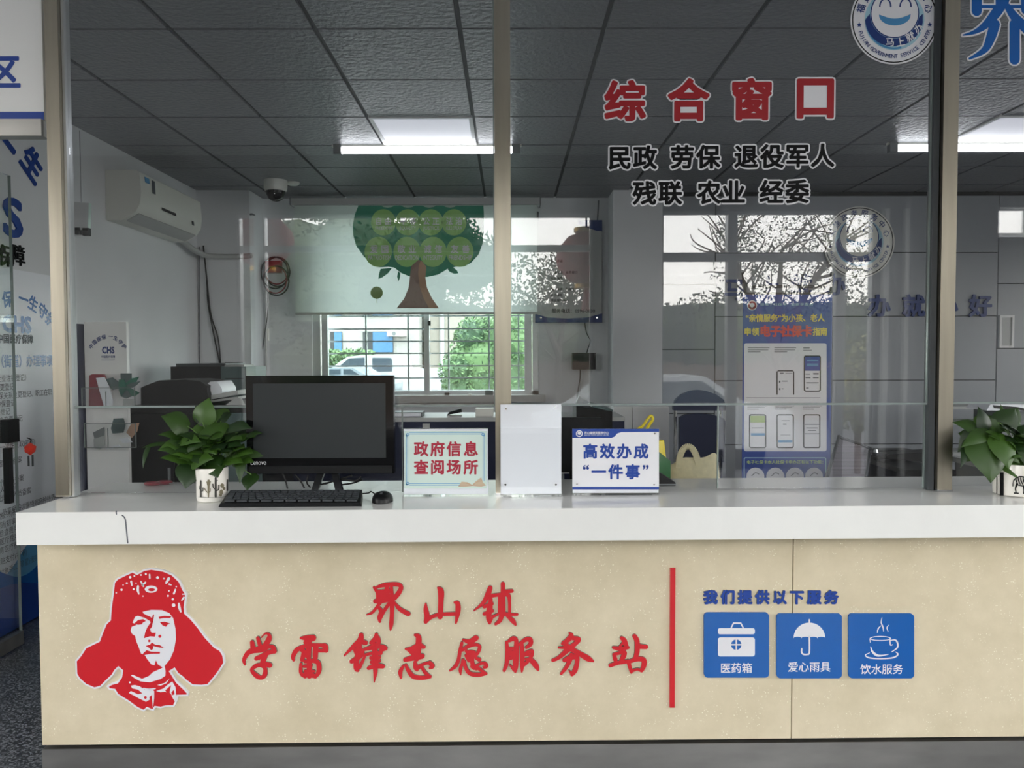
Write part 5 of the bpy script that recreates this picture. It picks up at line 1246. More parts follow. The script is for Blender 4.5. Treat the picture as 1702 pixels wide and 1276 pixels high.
# ------------------------------------------------------------------ furniture at the back
# desk along the window with a ledge
yd = 4.9; zl_ = W(740, 694, yd).z; x0, x1 = W(640, 700, yd).x, W(840, 700, yd).x
t = thing('window_desk', ((x0+x1)/2, yd, 0), 'grey-topped desk with navy front panel below the window', 'desk')
obj('ledge', MB().box(x0-0.9, x1+0.75, yd, yd+0.45, zl_-0.025, zl_).bevel(0.004), MT['lightgrey'], t)
obj('navy_panel', MB().box(x0-0.9, x1+0.75, yd+0.012, yd+0.04, 0, zl_-0.026), MT['navy'], t)
obj('side_board', MB().box(x1+0.71, x1+0.75, yd+0.04, yd+0.44, 0, zl_-0.026).box(x0-0.9, x0-0.86, yd+0.04, yd+0.44, 0, zl_-0.026), MT['navy'], t)
p = W(707.5, 708, yd)
tag(obj('paper_label', MB().box(W(702, 700, yd).x, W(714, 700, yd).x, yd+0.0085, yd+0.0115, W(700, 712, yd).z, W(700, 704, yd).z), MT['lightgrey']), 'small grey label on the navy desk panel', 'label')
zz = zl_
p0_, p1_ = W(645, 690, yd+0.12), W(703, 690, yd+0.12)
t = thing('closed_book', ((p0_.x+p1_.x)/2, yd+0.15, zz), 'grey closed book lying on the window desk ledge', 'book')
obj('pages', MB().box(p0_.x, p1_.x-0.004, yd+0.06, yd+0.22, zz+0.004, zz+0.026), MT['paper'], t)
obj('cover', MB().box(p0_.x-0.004, p1_.x, yd+0.055, yd+0.225, zz+0.0005, zz+0.004).box(p0_.x-0.004, p1_.x, yd+0.055, yd+0.225, zz+0.026, zz+0.03).box(p1_.x-0.004, p1_.x, yd+0.055, yd+0.225, zz+0.004, zz+0.026), MT['darkgrey'], t)
p = W(755, 690, yd+0.1); t = thing('stapler', (p.x, yd+0.1, zz), 'black stapler on the window desk ledge', 'stapler')
obj('base', MB().box(p.x-0.045, p.x+0.05, yd+0.08, yd+0.12, zz+0.0005, zz+0.01).bevel(0.002), MT['chrome'], t)
obj('arm', MB().hexa([(p.x-0.045, yd+0.085, zz+0.01), (p.x+0.05, yd+0.085, zz+0.028), (p.x+0.05, yd+0.115, zz+0.028), (p.x-0.045, yd+0.115, zz+0.01), (p.x-0.03, yd+0.085, zz+0.03), (p.x+0.045, yd+0.085, zz+0.05), (p.x+0.045, yd+0.115, zz+0.05), (p.x-0.03, yd+0.115, zz+0.03)]).bevel(0.003), MT['black'], t)
p = W(806, 688, yd+0.12)
tag(obj('storage_box', MB().box(p.x-0.06, p.x+0.055, yd+0.1, yd+0.2, zz+0.0005, zz+0.05).bevel(0.003), MT['offwhite']), 'small pale box at the end of the window desk ledge', 'box')
for px, py, lab, m, nm, sz in ((743, 664, 'tiny black and white clip on the window sill', MT['black'], 'paper_clip', 0.02), (781, 664, 'tiny pale knob on the window sill', MT['offwhite'], 'sill_knob', 0.012), (813, 662, 'dark flat tin on the window sill by the post', MT['teal'], 'flat_tin', 0.035)):
    p = W(px, py, YBACK-0.06); zs = wz(656)
    tag(obj(nm, MB().box(p.x-sz, p.x+sz, YBACK-0.075, YBACK-0.045, zs+0.0005, zs+sz*1.1).bevel(0.003), m), lab, 'small item')
# left: cabinets, printers
yc = 4.2; x0, x1 = W(217, 740, yc).x, W(440, 740, yc).x; zc_ = W(300, 674, yc).z
t = thing('filing_cabinet', ((x0+x1)/2, yc+0.25, 0), 'long near-black cabinet under the printers', 'cabinet')
obj('body', MB().box(x0, x1, yc, yc+0.55, 0, zc_).bevel(0.004), MT['black'], t)
for k, (a_, b_) in enumerate(((0.02, 0.33), (0.35, 0.66), (0.68, 0.98))):
    d_ = obj('door', MB().box(x0+(x1-x0)*a_, x0+(x1-x0)*b_, yc-0.014, yc-0.001, 0.08, zc_-0.04).bevel(0.003), MT['teal' if k == 2 else 'black'], t)
    obj('handle', MB().box(x0+(x1-x0)*b_-0.03, x0+(x1-x0)*b_-0.018, yc-0.026, yc-0.015, zc_*0.6, zc_*0.6+0.12), MT['midgrey'], d_)
yq = 4.25; x0, x1 = W(234, 650, yq).x, W(345, 650, yq).x; zt2 = W(290, 632, yq).z
t = thing('black_printer', ((x0+x1)/2, yq, zc_), 'black printer with white paper and side trays on the cabinet', 'printer')
n_ = 12
prof = [(x0, zc_+0.001), (x1-0.01, zc_+0.001)]+[(x1-0.0+0.004*math.sin(k), zc_+0.02+(zt2-zc_-0.05)*k/6) for k in range(7)]+[(x1-0.04, zt2-0.005), (x1-0.12, zt2+0.004), (x0+0.1, zt2), (x0+0.02, zt2-0.03), (x0, zt2-0.04)]
obj('body', MB().ext(prof, (0, yq, 0), (1, 0, 0), (0, 0, 1), (0, 1, 0), 0.34).bevel(0.004), MT['black'], t)
pr = [W(338, 642, yq+0.05), W(350, 634, yq+0.05), W(361, 634, yq+0.05), W(369, 646, yq+0.05), W(369, 656, yq+0.05), W(341, 659, yq+0.05)]
obj('paper', MB().ext([(q.x, q.z) for q in pr], (0, yq+0.05, 0), (1, 0, 0), (0, 0, 1), (0, 1, 0), 0.22), MT['paper'], t)
for (xa_, ya_), (xb_, yb2), th_ in (((341, 662), (395, 652), 0.012), ((341, 668), (396, 661), 0.006)):
    A_, B_ = W(xa_, ya_, yq+0.04), W(xb_, yb2, yq+0.04)
    obj('tray', MB().hexa([(A_.x, yq+0.04, A_.z-th_), (B_.x, yq+0.04, B_.z-th_), (B_.x, yq+0.28, B_.z-th_), (A_.x, yq+0.28, A_.z-th_), (A_.x, yq+0.04, A_.z+th_), (B_.x, yq+0.04, B_.z+th_), (B_.x, yq+0.28, B_.z+th_), (A_.x, yq+0.28, A_.z+th_)]), MT['lightgrey'], t)
p = W(400, 665, yq+0.1)
tag(obj('paper_roll', MB().hexa([W(375, 673, yq-0.045), W(408, 673, yq-0.045), W(408, 673, yq-0.005), W(375, 673, yq-0.005), W(392, 660, yq-0.045), W(402, 662, yq-0.045), W(402, 662, yq-0.005), W(392, 660, yq-0.005)]), MT['lightgrey']), 'grey folded paper beside the printer trays', 'paper')
ys = 5.35; x0, x1, x2 = W(284, 640, ys).x, W(369, 640, ys).x, W(411, 640, ys).x; zs1 = W(340, 609, ys).z; zs0 = W(340, 633, ys).z
t = thing('side_table', ((x0+x2)/2, ys+0.2, 0), 'dark side table carrying the rear printer', 'table')
zst = zc_-0.02
obj('table_top', MB().box(x0-0.05, x2+0.05, ys-0.03, ys+0.5, zst-0.03, zst), MT['darkgrey'], t)
for x in (x0-0.03, x2): obj('leg', MB().box(x, x+0.04, ys, ys+0.46, 0, zst-0.03), MT['darkgrey'], t)
t = thing('rear_printer', ((x0+x2)/2, ys+0.2, zst), 'dark boxy copier with grey-green end behind the black printer', 'printer')
obj('body', MB().box(x0, x1, ys, ys+0.42, zst+0.0005, zs1).bevel(0.012), MT['black'], t)
obj('lid', MB().box(x0+0.03, x1+0.02, ys+0.02, ys+0.42, zs1, zs1+0.02).bevel(0.004), MT['darkgrey'], t)
e_ = obj('end_unit', MB().box(x1+0.001, x2, ys-0.02, ys+0.42, zst+0.0005, zs1-0.002).bevel(0.012), MT['teal'], t)
obj('slot', MB().box(x1+0.03, x2-0.02, ys-0.022, ys-0.018, zst+0.13, zst+0.135).box(x1+0.03, x2-0.02, ys-0.022, ys-0.018, zst+0.24, zst+0.245), MT['black'], e_)
obj('papers', MB().box(x1+0.02, x2-0.02, ys, ys+0.2, zs1-0.0015, zs1+0.012), MT['lightgrey'], t)
# leaflet rack at the counter end
yk = 4.05
X = lambda px, y=yk: W(px, 650, y).x
zk1 = W(175, 535, yk).z
t = thing('leaflet_stand', ((X(118)+X(215))/2, yk, 0), 'white leaflet stand with a dark blue side column and arched blue title', 'stand')
obj('white_panel', MB().box(X(142), X(212), yk, yk+0.025, 0.03, zk1), MT['white'], t)
obj('blue_column', MB().hexa([(X(118, yk-0.1), yk-0.1, 0), (X(140), yk-0.005, 0), (X(140), yk+0.02, 0), (X(118, yk-0.1), yk-0.08, 0), (X(118, yk-0.1), yk-0.1, zk1-0.01), (X(140), yk-0.005, zk1-0.01), (X(140), yk+0.02, zk1-0.01), (X(118, yk-0.1), yk-0.08, zk1-0.01)]), MT['navy'], t, flat=True)
obj('foot', MB().box(X(140), X(208), yk-0.15, yk+0.08, 0, 0.03), MT['midgrey'], t)
PK = PixPlane(yk, 60, 560, 5.673); k = (PK.at(100, 0).x-PK.at(0, 0).x)/100
b = MB(); q = PK.at(680, 130)
for ch, x, y, r in (('中', 520, 88, 0.9), ('国', 553, 48, 0.7), ('医', 595, 18, 0.4), ('保', 640, 0, 0.15), ('一', 705, -6, -0.1), ('生', 752, 12, -0.4), ('守', 797, 46, -0.7), ('护', 833, 88, -0.9)):
    put(b, Plane(PK.at(x, y)), glyph(ch, 0.03, 0, 2), 44*k, 44*k, 0, 0, 0.002, rot=r, cx=0.5, cy=0.38)
obj('arched_title', b, MT['darkblue'], t, flat=True); b = MB()
line(b, Plane(PK.at(682, 122)), 'CHS', 0, 0, 86*k, 0.045, 0.002, 'c', width=118*k)
obj('logo_letters', b, MT['darkblue'], t, flat=True); b = MB()
line(b, Plane(PK.at(682, 185)), '中国医疗保障', 0, 0, 26*k, 0.02, 0.002, 'c', width=130*k)
line(b, Plane(PK.at(682, 217)), 'CHINA HEALTHCARE SECURITY', 0, 0, 15*k, 0.0, 0.002, 'c', width=126*k)
obj('caption', b, MT['darkblue'], t, flat=True)
def pocket(y0, y1, x0, x1):
    a_, b_ = PK.at(x0, y1), PK.at(x1, y0)
    o = obj('clear_pocket', MB().box(a_.x, b_.x, yk-0.07, yk-0.066, a_.z, b_.z).box(a_.x, b_.x, yk-0.066, yk-0.001, a_.z, a_.z+0.004), MT['acrylic'], t, flat=True)
    g_ = 0.0025; obj('pocket_edge', MB().box(a_.x, b_.x, yk-0.0715, yk-0.0645, b_.z-g_, b_.z).box(b_.x-g_, b_.x, yk-0.0715, yk-0.0645, a_.z, b_.z).box(a_.x, a_.x+g_, yk-0.0715, yk-0.0645, a_.z, b_.z).box(a_.x, b_.x, yk-0.0715, yk-0.0645, a_.z, a_.z+g_).box(a_.x+(b_.x-a_.x)*0.45, a_.x+(b_.x-a_.x)*0.45+g_*0.6, yk-0.0715, yk-0.0645, a_.z, a_.z+(b_.z-a_.z)*0.8), MT['glassedge'], o, flat=True)
    return a_.z
za = pocket(470, 655, 500, 990); zb2 = pocket(800, 1030, 525, 1000)
def sheet_thing(name, pts, y, d, m, label, cat, extra=None, group=None):
    v = [PixPlane(y, 60, 560, 5.673).at(*p_) for p_ in pts]
    b = MB().ext([(q_.x, q_.z) for q_ in v], (0, y, 0), (1, 0, 0), (0, 0, 1), (0, 1, 0), d)
    return tag(obj(name, b, m), label, cat, group)
sheet_thing('leaflet_folder', [(498, 652), (500, 362), (530, 350), (630, 352), (680, 470), (625, 655)], yk-0.03, 0.02, MT['redlac'], 'red leaflet folder in the upper clear pocket', 'leaflet')
sheet_thing('leaflet', [(565, 385), (640, 378), (690, 480), (720, 600), (715, 655), (640, 655), (600, 520)], yk-0.045, 0.008, MT['paper'], 'white leaflet leaning on the red folder', 'leaflet')
sheet_thing('leaflet', [(655, 395), (720, 380), (800, 440), (800, 480), (720, 500), (690, 460)], yk-0.035, 0.004, MT['teal'], 'blue-grey leaflet fanned over the upper pocket', 'leaflet')
for i, pts in enumerate(([(795, 342), (900, 342), (900, 430), (800, 460)], [(800, 470), (900, 390), (970, 375), (940, 430), (860, 480)], [(800, 480), (900, 430), (985, 415), (940, 460), (860, 500)], [(770, 480), (850, 460), (975, 525), (930, 560), (860, 550)], [(780, 500), (860, 500), (900, 560), (850, 580), (800, 560)], [(780, 400), (830, 400), (860, 480), (800, 560), (780, 500)])):
    sheet_thing('green_leaflet', pts, yk-0.03-0.005*i, 0.003, MT['cardteal'] if i % 2 else MT['teal'], 'dark green leaflet of the splayed fan in the upper pocket', 'leaflet', group='green leaflets of the fan')
sheet_thing('leaflet_box', [(818, 585), (905, 585), (905, 655), (818, 655)], yk-0.062, 0.02, MT['lightgrey'], 'pale card box under the green leaflet fan', 'box')
for i, (pts, m, lb) in enumerate((([(535, 900), (640, 850), (640, 960), (560, 1000)], MT['midgrey'], 'grey magazine tilted in the lower clear pocket'), ([(540, 960), (640, 930), (650, 1020), (600, 1060), (545, 1045)], MT['lightgrey'], 'pale round-cornered booklet in the lower clear pocket'), ([(705, 860), (730, 770), (820, 765), (840, 830), (820, 900), (720, 910)], MT['teal'], 'grey-green booklet sticking up from the lower pocket'), ([(640, 1045), (780, 1015), (790, 1030), (690, 1058)], MT['paper'], 'white curled sheet at the bottom of the lower pocket'), ([(780, 960), (860, 945), (905, 990), (820, 1000)], MT['paper'], 'white card lying across the lower pocket'), ([(850, 900), (900, 810), (970, 810), (950, 890), (900, 950)], MT['tan'], 'reddish brown booklet leaning out of the lower pocket'))):
    sheet_thing('booklet', pts, yk-0.02-0.007*i, 0.005, m, lb, 'booklet')
# dark monitors of the middle desk
ym = 3.25
def monitor_back(px0, px1, pyt, pyb, y, label):
    x0, x1, z0, z1 = W(px0, 730, y).x, W(px1, 730, y).x, W((px0+px1)/2, pyb, y).z, W((px0+px1)/2, pyt, y).z
    t = thing('office_monitor', ((x0+x1)/2, y, zd), label, 'monitor')
    obj('housing', MB().box(x0, x1, y, y+0.03, z0, z1).bevel(0.008), MT['black'], t)
    obj('neck', MB().box((x0+x1)/2-0.03, (x0+x1)/2+0.03, y+0.008, y+0.03, zd+0.012, z0+0.01), MT['black'], t)
    obj('foot', MB().box((x0+x1)/2-0.1, (x0+x1)/2+0.1, y-0.07, y+0.1, zd+0.0005, zd+0.012).bevel(0.003), MT['black'], t)
monitor_back(918, 1000, 694, 785, ym, 'dark monitor behind the tall white sheet and the blue notice')
ye = 4.5; 
t = thing('desk_telephone', (W(985, 690, ye).x, ye, 0.75), 'black multifunction machine with a raised lid beside the right-hand pier', 'machine')
A = lambda x, y: W(x, y, ye)
obj('body', MB().hexa([(A(958, 0).x, ye, 0.7505), (A(1019, 0).x, ye, 0.7505), (A(1019, 0).x, ye+0.27, 0.7505), (A(958, 0).x, ye+0.27, 0.7505), (A(958, 0).x, ye, A(958, 675).z), (A(1019, 0).x, ye, A(1019, 683).z), (A(1019, 0).x, ye+0.27, A(1019, 683).z), (A(958, 0).x, ye+0.27, A(958, 675).z)]).bevel(0.01), MT['black'], t)
obj('lid', MB().hexa([A(983, 676), A(1018, 684), A(1018, 684)+Vector((0, .3, 0)), A(983, 676)+Vector((0, .3, 0)), A(985, 672), A(1019, 681), A(1019, 681)+Vector((0, .3, 0)), A(985, 672)+Vector((0, .3, 0))]), MT['teal'], t)
obj('handset', MB().hexa([A(957, 672), A(962, 675), A(962, 675)+Vector((0, .05, 0)), A(957, 672)+Vector((0, .05, 0)), A(963, 657), A(981, 669), A(981, 669)+Vector((0, .05, 0)), A(963, 657)+Vector((0, .05, 0))]).bevel(0.004), MT['darkgrey'], t)
obj('paper_slip', MB().hexa([A(966, 662), A(975, 668), A(975, 668)+Vector((0, .001, 0)), A(966, 662)+Vector((0, .001, 0)), A(964, 665), A(972, 671), A(972, 671)+Vector((0, .001, 0)), A(964, 665)+Vector((0, .001, 0))]), MT['paper'], t) if False else None
t['label'] = 'black office machine with a tilted lid beside the pale pier'; t.name = 'office_machine'
OFF['office_machine'] = OFF['desk_telephone']
t2 = thing('machine_table', (W(985, 690, ye).x, ye+0.18, 0), 'low grey table under the black office machine', 'table')
obj('table_top', MB().box(A(925, 0).x, A(1030, 0).x, ye-0.06, ye+0.30, 0.72, 0.75), MT['lightgrey'], t2)
for x in (A(928, 0).x, A(1022, 0).x): obj('leg', MB().box(x, x+0.03, ye-0.03, ye+0.27, 0, 0.72), MT['midgrey'], t2)
# white low partition right of the machine
yw = 6.2; 
t = thing('white_cupboard', (W(1056, 730, yw).x, yw, 0), 'low white two-door cupboard in front of the pale pier', 'cupboard')
x0, xm, x1 = W(1020, 730, yw).x, W(1051, 730, yw).x, W(1112, 730, yw).x; zc2 = W(1056, 676, yw).z
obj('body', MB().box(x0, x1, yw+0.016, yw+0.26, 0, zc2), MT['white'], t)
obj('door', MB().box(x0, xm-0.003, yw, yw+0.015, 0.05, zc2-0.005), MT['white'], t); obj('door', MB().box(xm+0.003, x1, yw, yw+0.015, 0.05, zc2-0.005), MT['white'], t)
# navy visitor chair
yc2 = 5.3; B = lambda x, y, d=0.0: W(x, y, yc2)+Vector((0, d, 0))
t = thing('visitor_chair', (W(1161, 760, yc2).x, yc2+0.2, 0), 'navy blue visitor chair with a split back and chrome frame', 'chair')
def padfn(pts_top, pts_bot, d):
    b = MB(); n = len(pts_top)
    for i in range(n-1):
        b.hexa([pts_bot[i], pts_bot[i+1], pts_bot[i+1]+Vector((0, d, 0)), pts_bot[i]+Vector((0, d, 0)), pts_top[i], pts_top[i+1], pts_top[i+1]+Vector((0, d, 0)), pts_top[i]+Vector((0, d, 0))])
    return b
tp = [B(x, y) for x, y in ((1119, 674), (1124, 664), (1134, 655), (1148, 649.5), (1161, 648), (1174, 649.5), (1190, 655), (1203, 664), (1207, 674))]
bt = [B(x, 682, 0) for x in (1120, 1125, 1134, 1148, 1161, 1174, 1190, 1202, 1206)]
obj('head_pad', padfn(tp, bt, 0.05), MT['navy'], t)
tp = [B(x, y) for x, y in ((1130, 694), (1140, 689), (1161, 687), (1185, 689), (1203, 695), (1206, 700))]
bt = [B(x, 769, 0.02) for x in (1131, 1140, 1161, 1185, 1202, 1205)]
obj('back_pad', padfn(tp, bt, 0.05), MT['navy'], t)
cz = B(1161, 775).z
obj('seat', MB().box(B(1126, 0).x, B(1208, 0).x, yc2-0.42, yc2+0.02, 0.42, 0.49).bevel(0.02), MT['navy'], t)
for px in (1127, 1205):
    x = B(px, 0).x; fr_ = MB(); fr_.tube([(x, yc2+0.03, B(px, 668).z), (x, yc2+0.03, 0.45), (x, yc2+0.05, 0.012)], 0.012, 8, 4); obj('frame_tube', fr_, MT['chrome'], t)
    obj('leg', MB().tube([(x, yc2-0.40, 0.43), (x, yc2-0.42, 0.012)], 0.012, 8, 1), MT['chrome'], t)
# blue banner on its stand
yq2 = 5.25; Q = PixPlane(yq2, 1200, 460, 3.754)
x0, x1 = Q.at(128, 700).x, Q.at(682, 700).x; zt3 = Q.at(400, 100).z; zb3 = 0.12
t = thing('banner_stand', ((x0+x1)/2, yq2, 0), 'tall blue information banner on a stand showing six phone screens', 'banner')
obj('banner', MB().box(x0, x1, yq2, yq2+0.004, zb3, zt3), MT['royal'], t, flat=True)
zr_ = Q.at(400, 62).z
obj('pole', MB().tube([(x0+0.02, yq2+0.02, 0.03), (x0+0.02, yq2+0.02, zr_-0.03), (x0+0.05, yq2+0.02, zr_), (x1-0.05, yq2+0.02, zr_), (x1-0.0, yq2+0.02, zr_-0.03), (x1, yq2+0.02, 0.03)], 0.011, 8, 4), MT['darkgrey'], t)
obj('foot', MB().box(x0-0.02, x1+0.02, yq2-0.15, yq2+0.19, 0, 0.03).bevel(0.005), MT['midgrey'], t)
obj('binding', MB().box(x0, x1, yq2-0.002, yq2+0.006, Q.at(400, 110).z, zt3+0.004), MT['darkgrey'], t)
flat('white_field', [[rrect(138, 414, 652, 1088, 12)]], MT['filmwhite'], t, 0.001, Q)
flat('frame_line', [[rrect(136, 1126, 650, 1300, 10), rrect(141, 1131, 645, 1295, 8)]], MT['paleblue'], t, 0.001, Q)
flat('round_picture', [[ell(x, 1245, 56, n=24)] for x in (208, 332, 454, 574)], MT['filmwhite'], t, 0.0015, Q)
flat('round_sketch', [[stroke([(x-22, 1240, 5), (x, 1222, 5), (x+22, 1230, 5)])] for x in (208, 332, 454, 574)], MT['greyink'], t, 0.002, Q)
flat('badge', [[ell(188, 178, 31, n=24)]], MT['filmwhite'], t, 0.001, Q); flat('badge_red', [[ell(188, 178, 26, n=24), ell(188, 178, 15, n=20)], [[(168, 178), (188, 192), (208, 178), (204, 196), (172, 196)]]], MT['signred'], t, 0.0015, Q)
k = (Q.at(100, 0).x-Q.at(0, 0).x)/100
b = MB()
line(b, Plane(Q.at(148, 257)), '“亲情服务”为小孩、老人', 0, 0, 50*k, 0.035, 0.001, 'l', width=494*k)
for ch, x in (('申', 160), ('领', 208), ('指', 589), ('南', 634)): put(b, Plane(Q.at(x, 342)), glyph(ch, 0.035, 0, 2), 47*k, 52*k, 0, 0, 0.001, cx=0.5, cy=0.38)
obj('yellow_title', b, MT['yellowink'], t, flat=True)
b = MB()
for i, ch in enumerate('电子社保卡'): put(b, Plane(Q.at(268+65.5*i, 338)), glyph(ch, 0.05, 0, 2), 68*k, 72*k, 0, 0, 0.0016, cx=0.5, cy=0.38)
obj('red_title', b, MT['bred'], t, flat=True)
b = MB(); line(b, Plane(Q.at(236, 172)), '领电子社保卡 · 全家享服务', 0, 0, 19*k, 0.01, 0.001, 'l', width=334*k); obj('small_heading', b, MT['paleblue'], t, flat=True)
b = MB(); line(b, Plane(Q.at(156, 1156)), '电子社保卡本人社保卡申办还有以下功能：', 0, 0, 24*k, 0.02, 0.001, 'l', width=480*k); obj('lime_heading', b, MT['lime'], t, flat=True)
ph = [(340, 582, 450, 735), (510, 490, 616, 716), (168, 857, 276, 1068), (340, 857, 448, 1068), (506, 857, 613, 1068)]
flat('phone_outline', [[rrect(a_, b_, c_, d_, 12), rrect(a_+7, b_+7, c_-7, d_-7, 8)] if i else [[(340, 735), (340, 592), (350, 582), (440, 582), (450, 592), (450, 735), (443, 735), (443, 589), (347, 589), (347, 735)]] for i, (a_, b_, c_, d_) in enumerate(ph)], MT['ink'], t, 0.002, Q)
flat('phone_screen', [[rect2(517, 497, 609, 585)]], MT['royal'], t, 0.0025, Q)
flat('phone_bar', [[rect2(180, 975, 266, 990)], [rect2(350, 1018, 438, 1032)], [rect2(528, 518, 600, 526)], [rect2(528, 540, 600, 556)]], MT['midblue'], t, 0.003, Q)
flat('phone_banner', [[rect2(176, 866, 268, 908)]], MT['lime'], t, 0.003, Q)
flat('phone_lines', [[rect2(360, 598, 384, 604)], [rect2(372, 648, 408, 653)], [rect2(355, 648, 364, 660)], [rect2(355, 694, 364, 706)], [rect2(372, 696, 384, 700)], [rect2(395, 600, 437, 603)], [rect2(520, 604, 548, 609)], [rect2(568, 600, 602, 609)], [rect2(520, 626, 552, 632)], [rect2(566, 626, 602, 632)], [rect2(524, 658, 602, 664)], [rect2(524, 690, 540, 696)], [rect2(185, 940, 260, 944)], [rect2(370, 895, 420, 898)], [rect2(365, 985, 425, 988)], [rect2(380, 915, 402, 922)], [rect2(516, 918, 608, 922)], [rect2(516, 976, 608, 980)], [rect2(525, 940, 595, 945)], [rect2(535, 955, 585, 960)]]
     +[[rect2(x, 803+10*j, x+(120, 108, 70)[j], 807+10*j)] for x in (158, 330, 502) for j in range(3)]+[[rect2(x, 440+13*j, x+(136, 128, 80)[j], 444+13*j)] for x in (160, 326) for j in range(3)]+[[rect2(506, 440, 546, 446)], [rect2(506, 456, 560, 460)], [rect2(150, 752, 612, 754)]], MT['greyink'], t, 0.003, Q)
# net-backed office chair at an angle
yh = 4.3; H = lambda x, y, d=0.0: W(x, y, yh)+Vector((0, d, 0))
t = thing('office_chair', (H(1440, 0).x, yh, 0), 'grey net-backed office chair turned aside in front of the grey wall', 'chair')
pts = [H(1395, 728), H(1443, 746), H(1438, 800), H(1372, 800)]
obj('back', MB().hexa([pts[3], pts[2], pts[2]+Vector((0, .03, 0)), pts[3]+Vector((0, .03, 0)), pts[0], pts[1], pts[1]+Vector((0, .03, 0)), pts[0]+Vector((0, .03, 0))]), MT['net'], t)
obj('back_frame', MB().tube([H(1372, 806), H(1393, 730), H(1398, 727), H(1442, 743), H(1446, 750), H(1437, 806)], 0.008, 8, 3), MT['darkgrey'], t)
kb_ = H(1449, 750, -0.03); obj('knob', MB().lathe([(0.001, -0.022), (0.016, -0.016), (0.022, 0), (0.016, 0.016), (0.001, 0.022)], kb_, 16), MT['chrome'], t)
obj('arm', MB().hexa([H(1440, 768), H(1530, 796), H(1530, 796, .07), H(1440, 768, .07), H(1444, 761), H(1534, 790), H(1534, 790, .07), H(1444, 761, .07)]).bevel(0.005), MT['black'], t)
obj('seat', MB().box(H(1400, 0).x, H(1545, 0).x, yh-0.2, yh+0.3, 0.46, 0.54).bevel(0.02), MT['darkgrey'], t)
cx_ = H(1470, 0).x
obj('back_spine', MB().tube([(H(1405, 0).x, yh+0.06, H(1405, 800).z), (H(1405, 0).x, yh+0.06, 0.55), (cx_, yh+0.06, 0.50)], 0.016, 8, 4), MT['black'], t)
obj('column', MB().cyl((cx_, yh+0.05, 0.06), (cx_, yh+0.05, 0.47), 0.028), MT['chrome'], t)
for q in range(5):
    a_ = q*2*math.pi/5; obj('base_arm', MB().cyl((cx_, yh+0.05, 0.07), (cx_+0.28*math.cos(a_), yh+0.05+0.28*math.sin(a_), 0.045), 0.02, 0.014, 8).cyl((cx_+0.28*math.cos(a_), yh+0.05+0.28*math.sin(a_)-0.02, 0.026), (cx_+0.28*math.cos(a_), yh+0.05+0.28*math.sin(a_)+0.02, 0.026), 0.025, n=12), MT['black'], t)
t = thing('dark_armchair', (H(1560, 0).x, yh+0.35, 0), 'dark armchair arm showing beside the end post', 'chair')
xq = H(1533, 0).x; obj('arm', MB().hexa([(xq-0.02, yh+0.3, H(0, 778).z), (xq+0.3, yh+0.3, H(0, 790).z), (xq+0.3, yh+0.42, H(0, 790).z), (xq-0.02, yh+0.42, H(0, 778).z), (xq, yh+0.3, H(0, 772).z), (xq+0.3, yh+0.3, H(0, 766).z), (xq+0.3, yh+0.42, H(0, 766).z), (xq, yh+0.42, H(0, 772).z)]).bevel(0.004), MT['black'], t)
obj('body', MB().box(xq+0.05, xq+0.40, yh+0.3, yh+0.9, 0.08, H(0, 800).z).bevel(0.02), MT['black'], t); obj('back', MB().box(xq+0.05, xq+0.40, yh+0.78, yh+0.9, 0.4, H(0, 782).z).bevel(0.03), MT['black'], t)
for x in (xq+0.08, xq+0.34): obj('leg', MB().box(x, x+0.04, yh+0.35, yh+0.85, 0, 0.08), MT['darkgrey'], t)
# small white frame and equipment beyond the end post
y_ = YCLAD-0.004; x0, x1, z0, z1 = W(1660, 550, y_).x, W(1684, 550, y_).x, W(1670, 578, y_).z, W(1670, 524, y_).z
t = thing('small_frame', ((x0+x1)/2, y_, z0), 'small white-framed plate on the grey wall beyond the end post', 'frame')
w_ = 0.018; obj('border', MB().box(x0, x1, y_-0.015, y_+0.004, z0, z0+w_).box(x0, x1, y_-0.015, y_+0.004, z1-w_, z1).box(x0, x0+w_, y_-0.015, y_+0.004, z0+w_, z1-w_).box(x1-w_, x1, y_-0.015, y_+0.004, z0+w_, z1-w_), MT['white'], t)
obj('plate', MB().box(x0+w_, x1-w_, y_-0.004, y_+0.003, z0+w_, z1-w_), MT['lightgrey'], t)
yz = 4.4; Z = lambda x, y, d=0.0: W(x, y, yz)+Vector((0, d, 0))
t = thing('open_laptop', (Z(1660, 0).x, yz, 0.75), 'white and black laptop edge behind the zebra pot plant', 'laptop')
obj('lid', MB().hexa([Z(1640, 682), Z(1760, 684), Z(1760, 684, .2), Z(1640, 682, .2), Z(1646, 672), Z(1760, 672), Z(1760, 672, .2), Z(1646, 672, .2)]), MT['paper'], t)
obj('black_bezel', MB().hexa([Z(1652, 678, -.003), Z(1740, 686, -.003), Z(1740, 686, -.001), Z(1652, 678, -.001), Z(1650, 673, -.003), Z(1690, 676, -.003), Z(1690, 676, -.001), Z(1650, 673, -.001)]), MT['black'], t)
obj('stand', MB().box(Z(1690, 0).x, Z(1730, 0).x, yz+0.05, yz+0.15, 0.7505, Z(0, 683).z), MT['midgrey'], t)
t = thing('back_desk', (Z(1700, 0).x, yz+0.2, 0), 'grey desk with drawers behind the zebra pot plant', 'desk')
obj('desk_top', MB().box(Z(1680, 0).x, Z(1850, 0).x, yz-0.1, yz+0.5, 0.72, 0.75), MT['lightgrey'], t)
obj('drawer_unit', MB().box(Z(1680, 0).x, Z(1730, 0).x, yz-0.06, yz+0.46, 0.02, 0.719), MT['midgrey'], t); obj('leg', MB().box(Z(1840, 0).x, Z(1848, 0).x, yz-0.06, yz+0.46, 0, 0.72), MT['midgrey'], t)
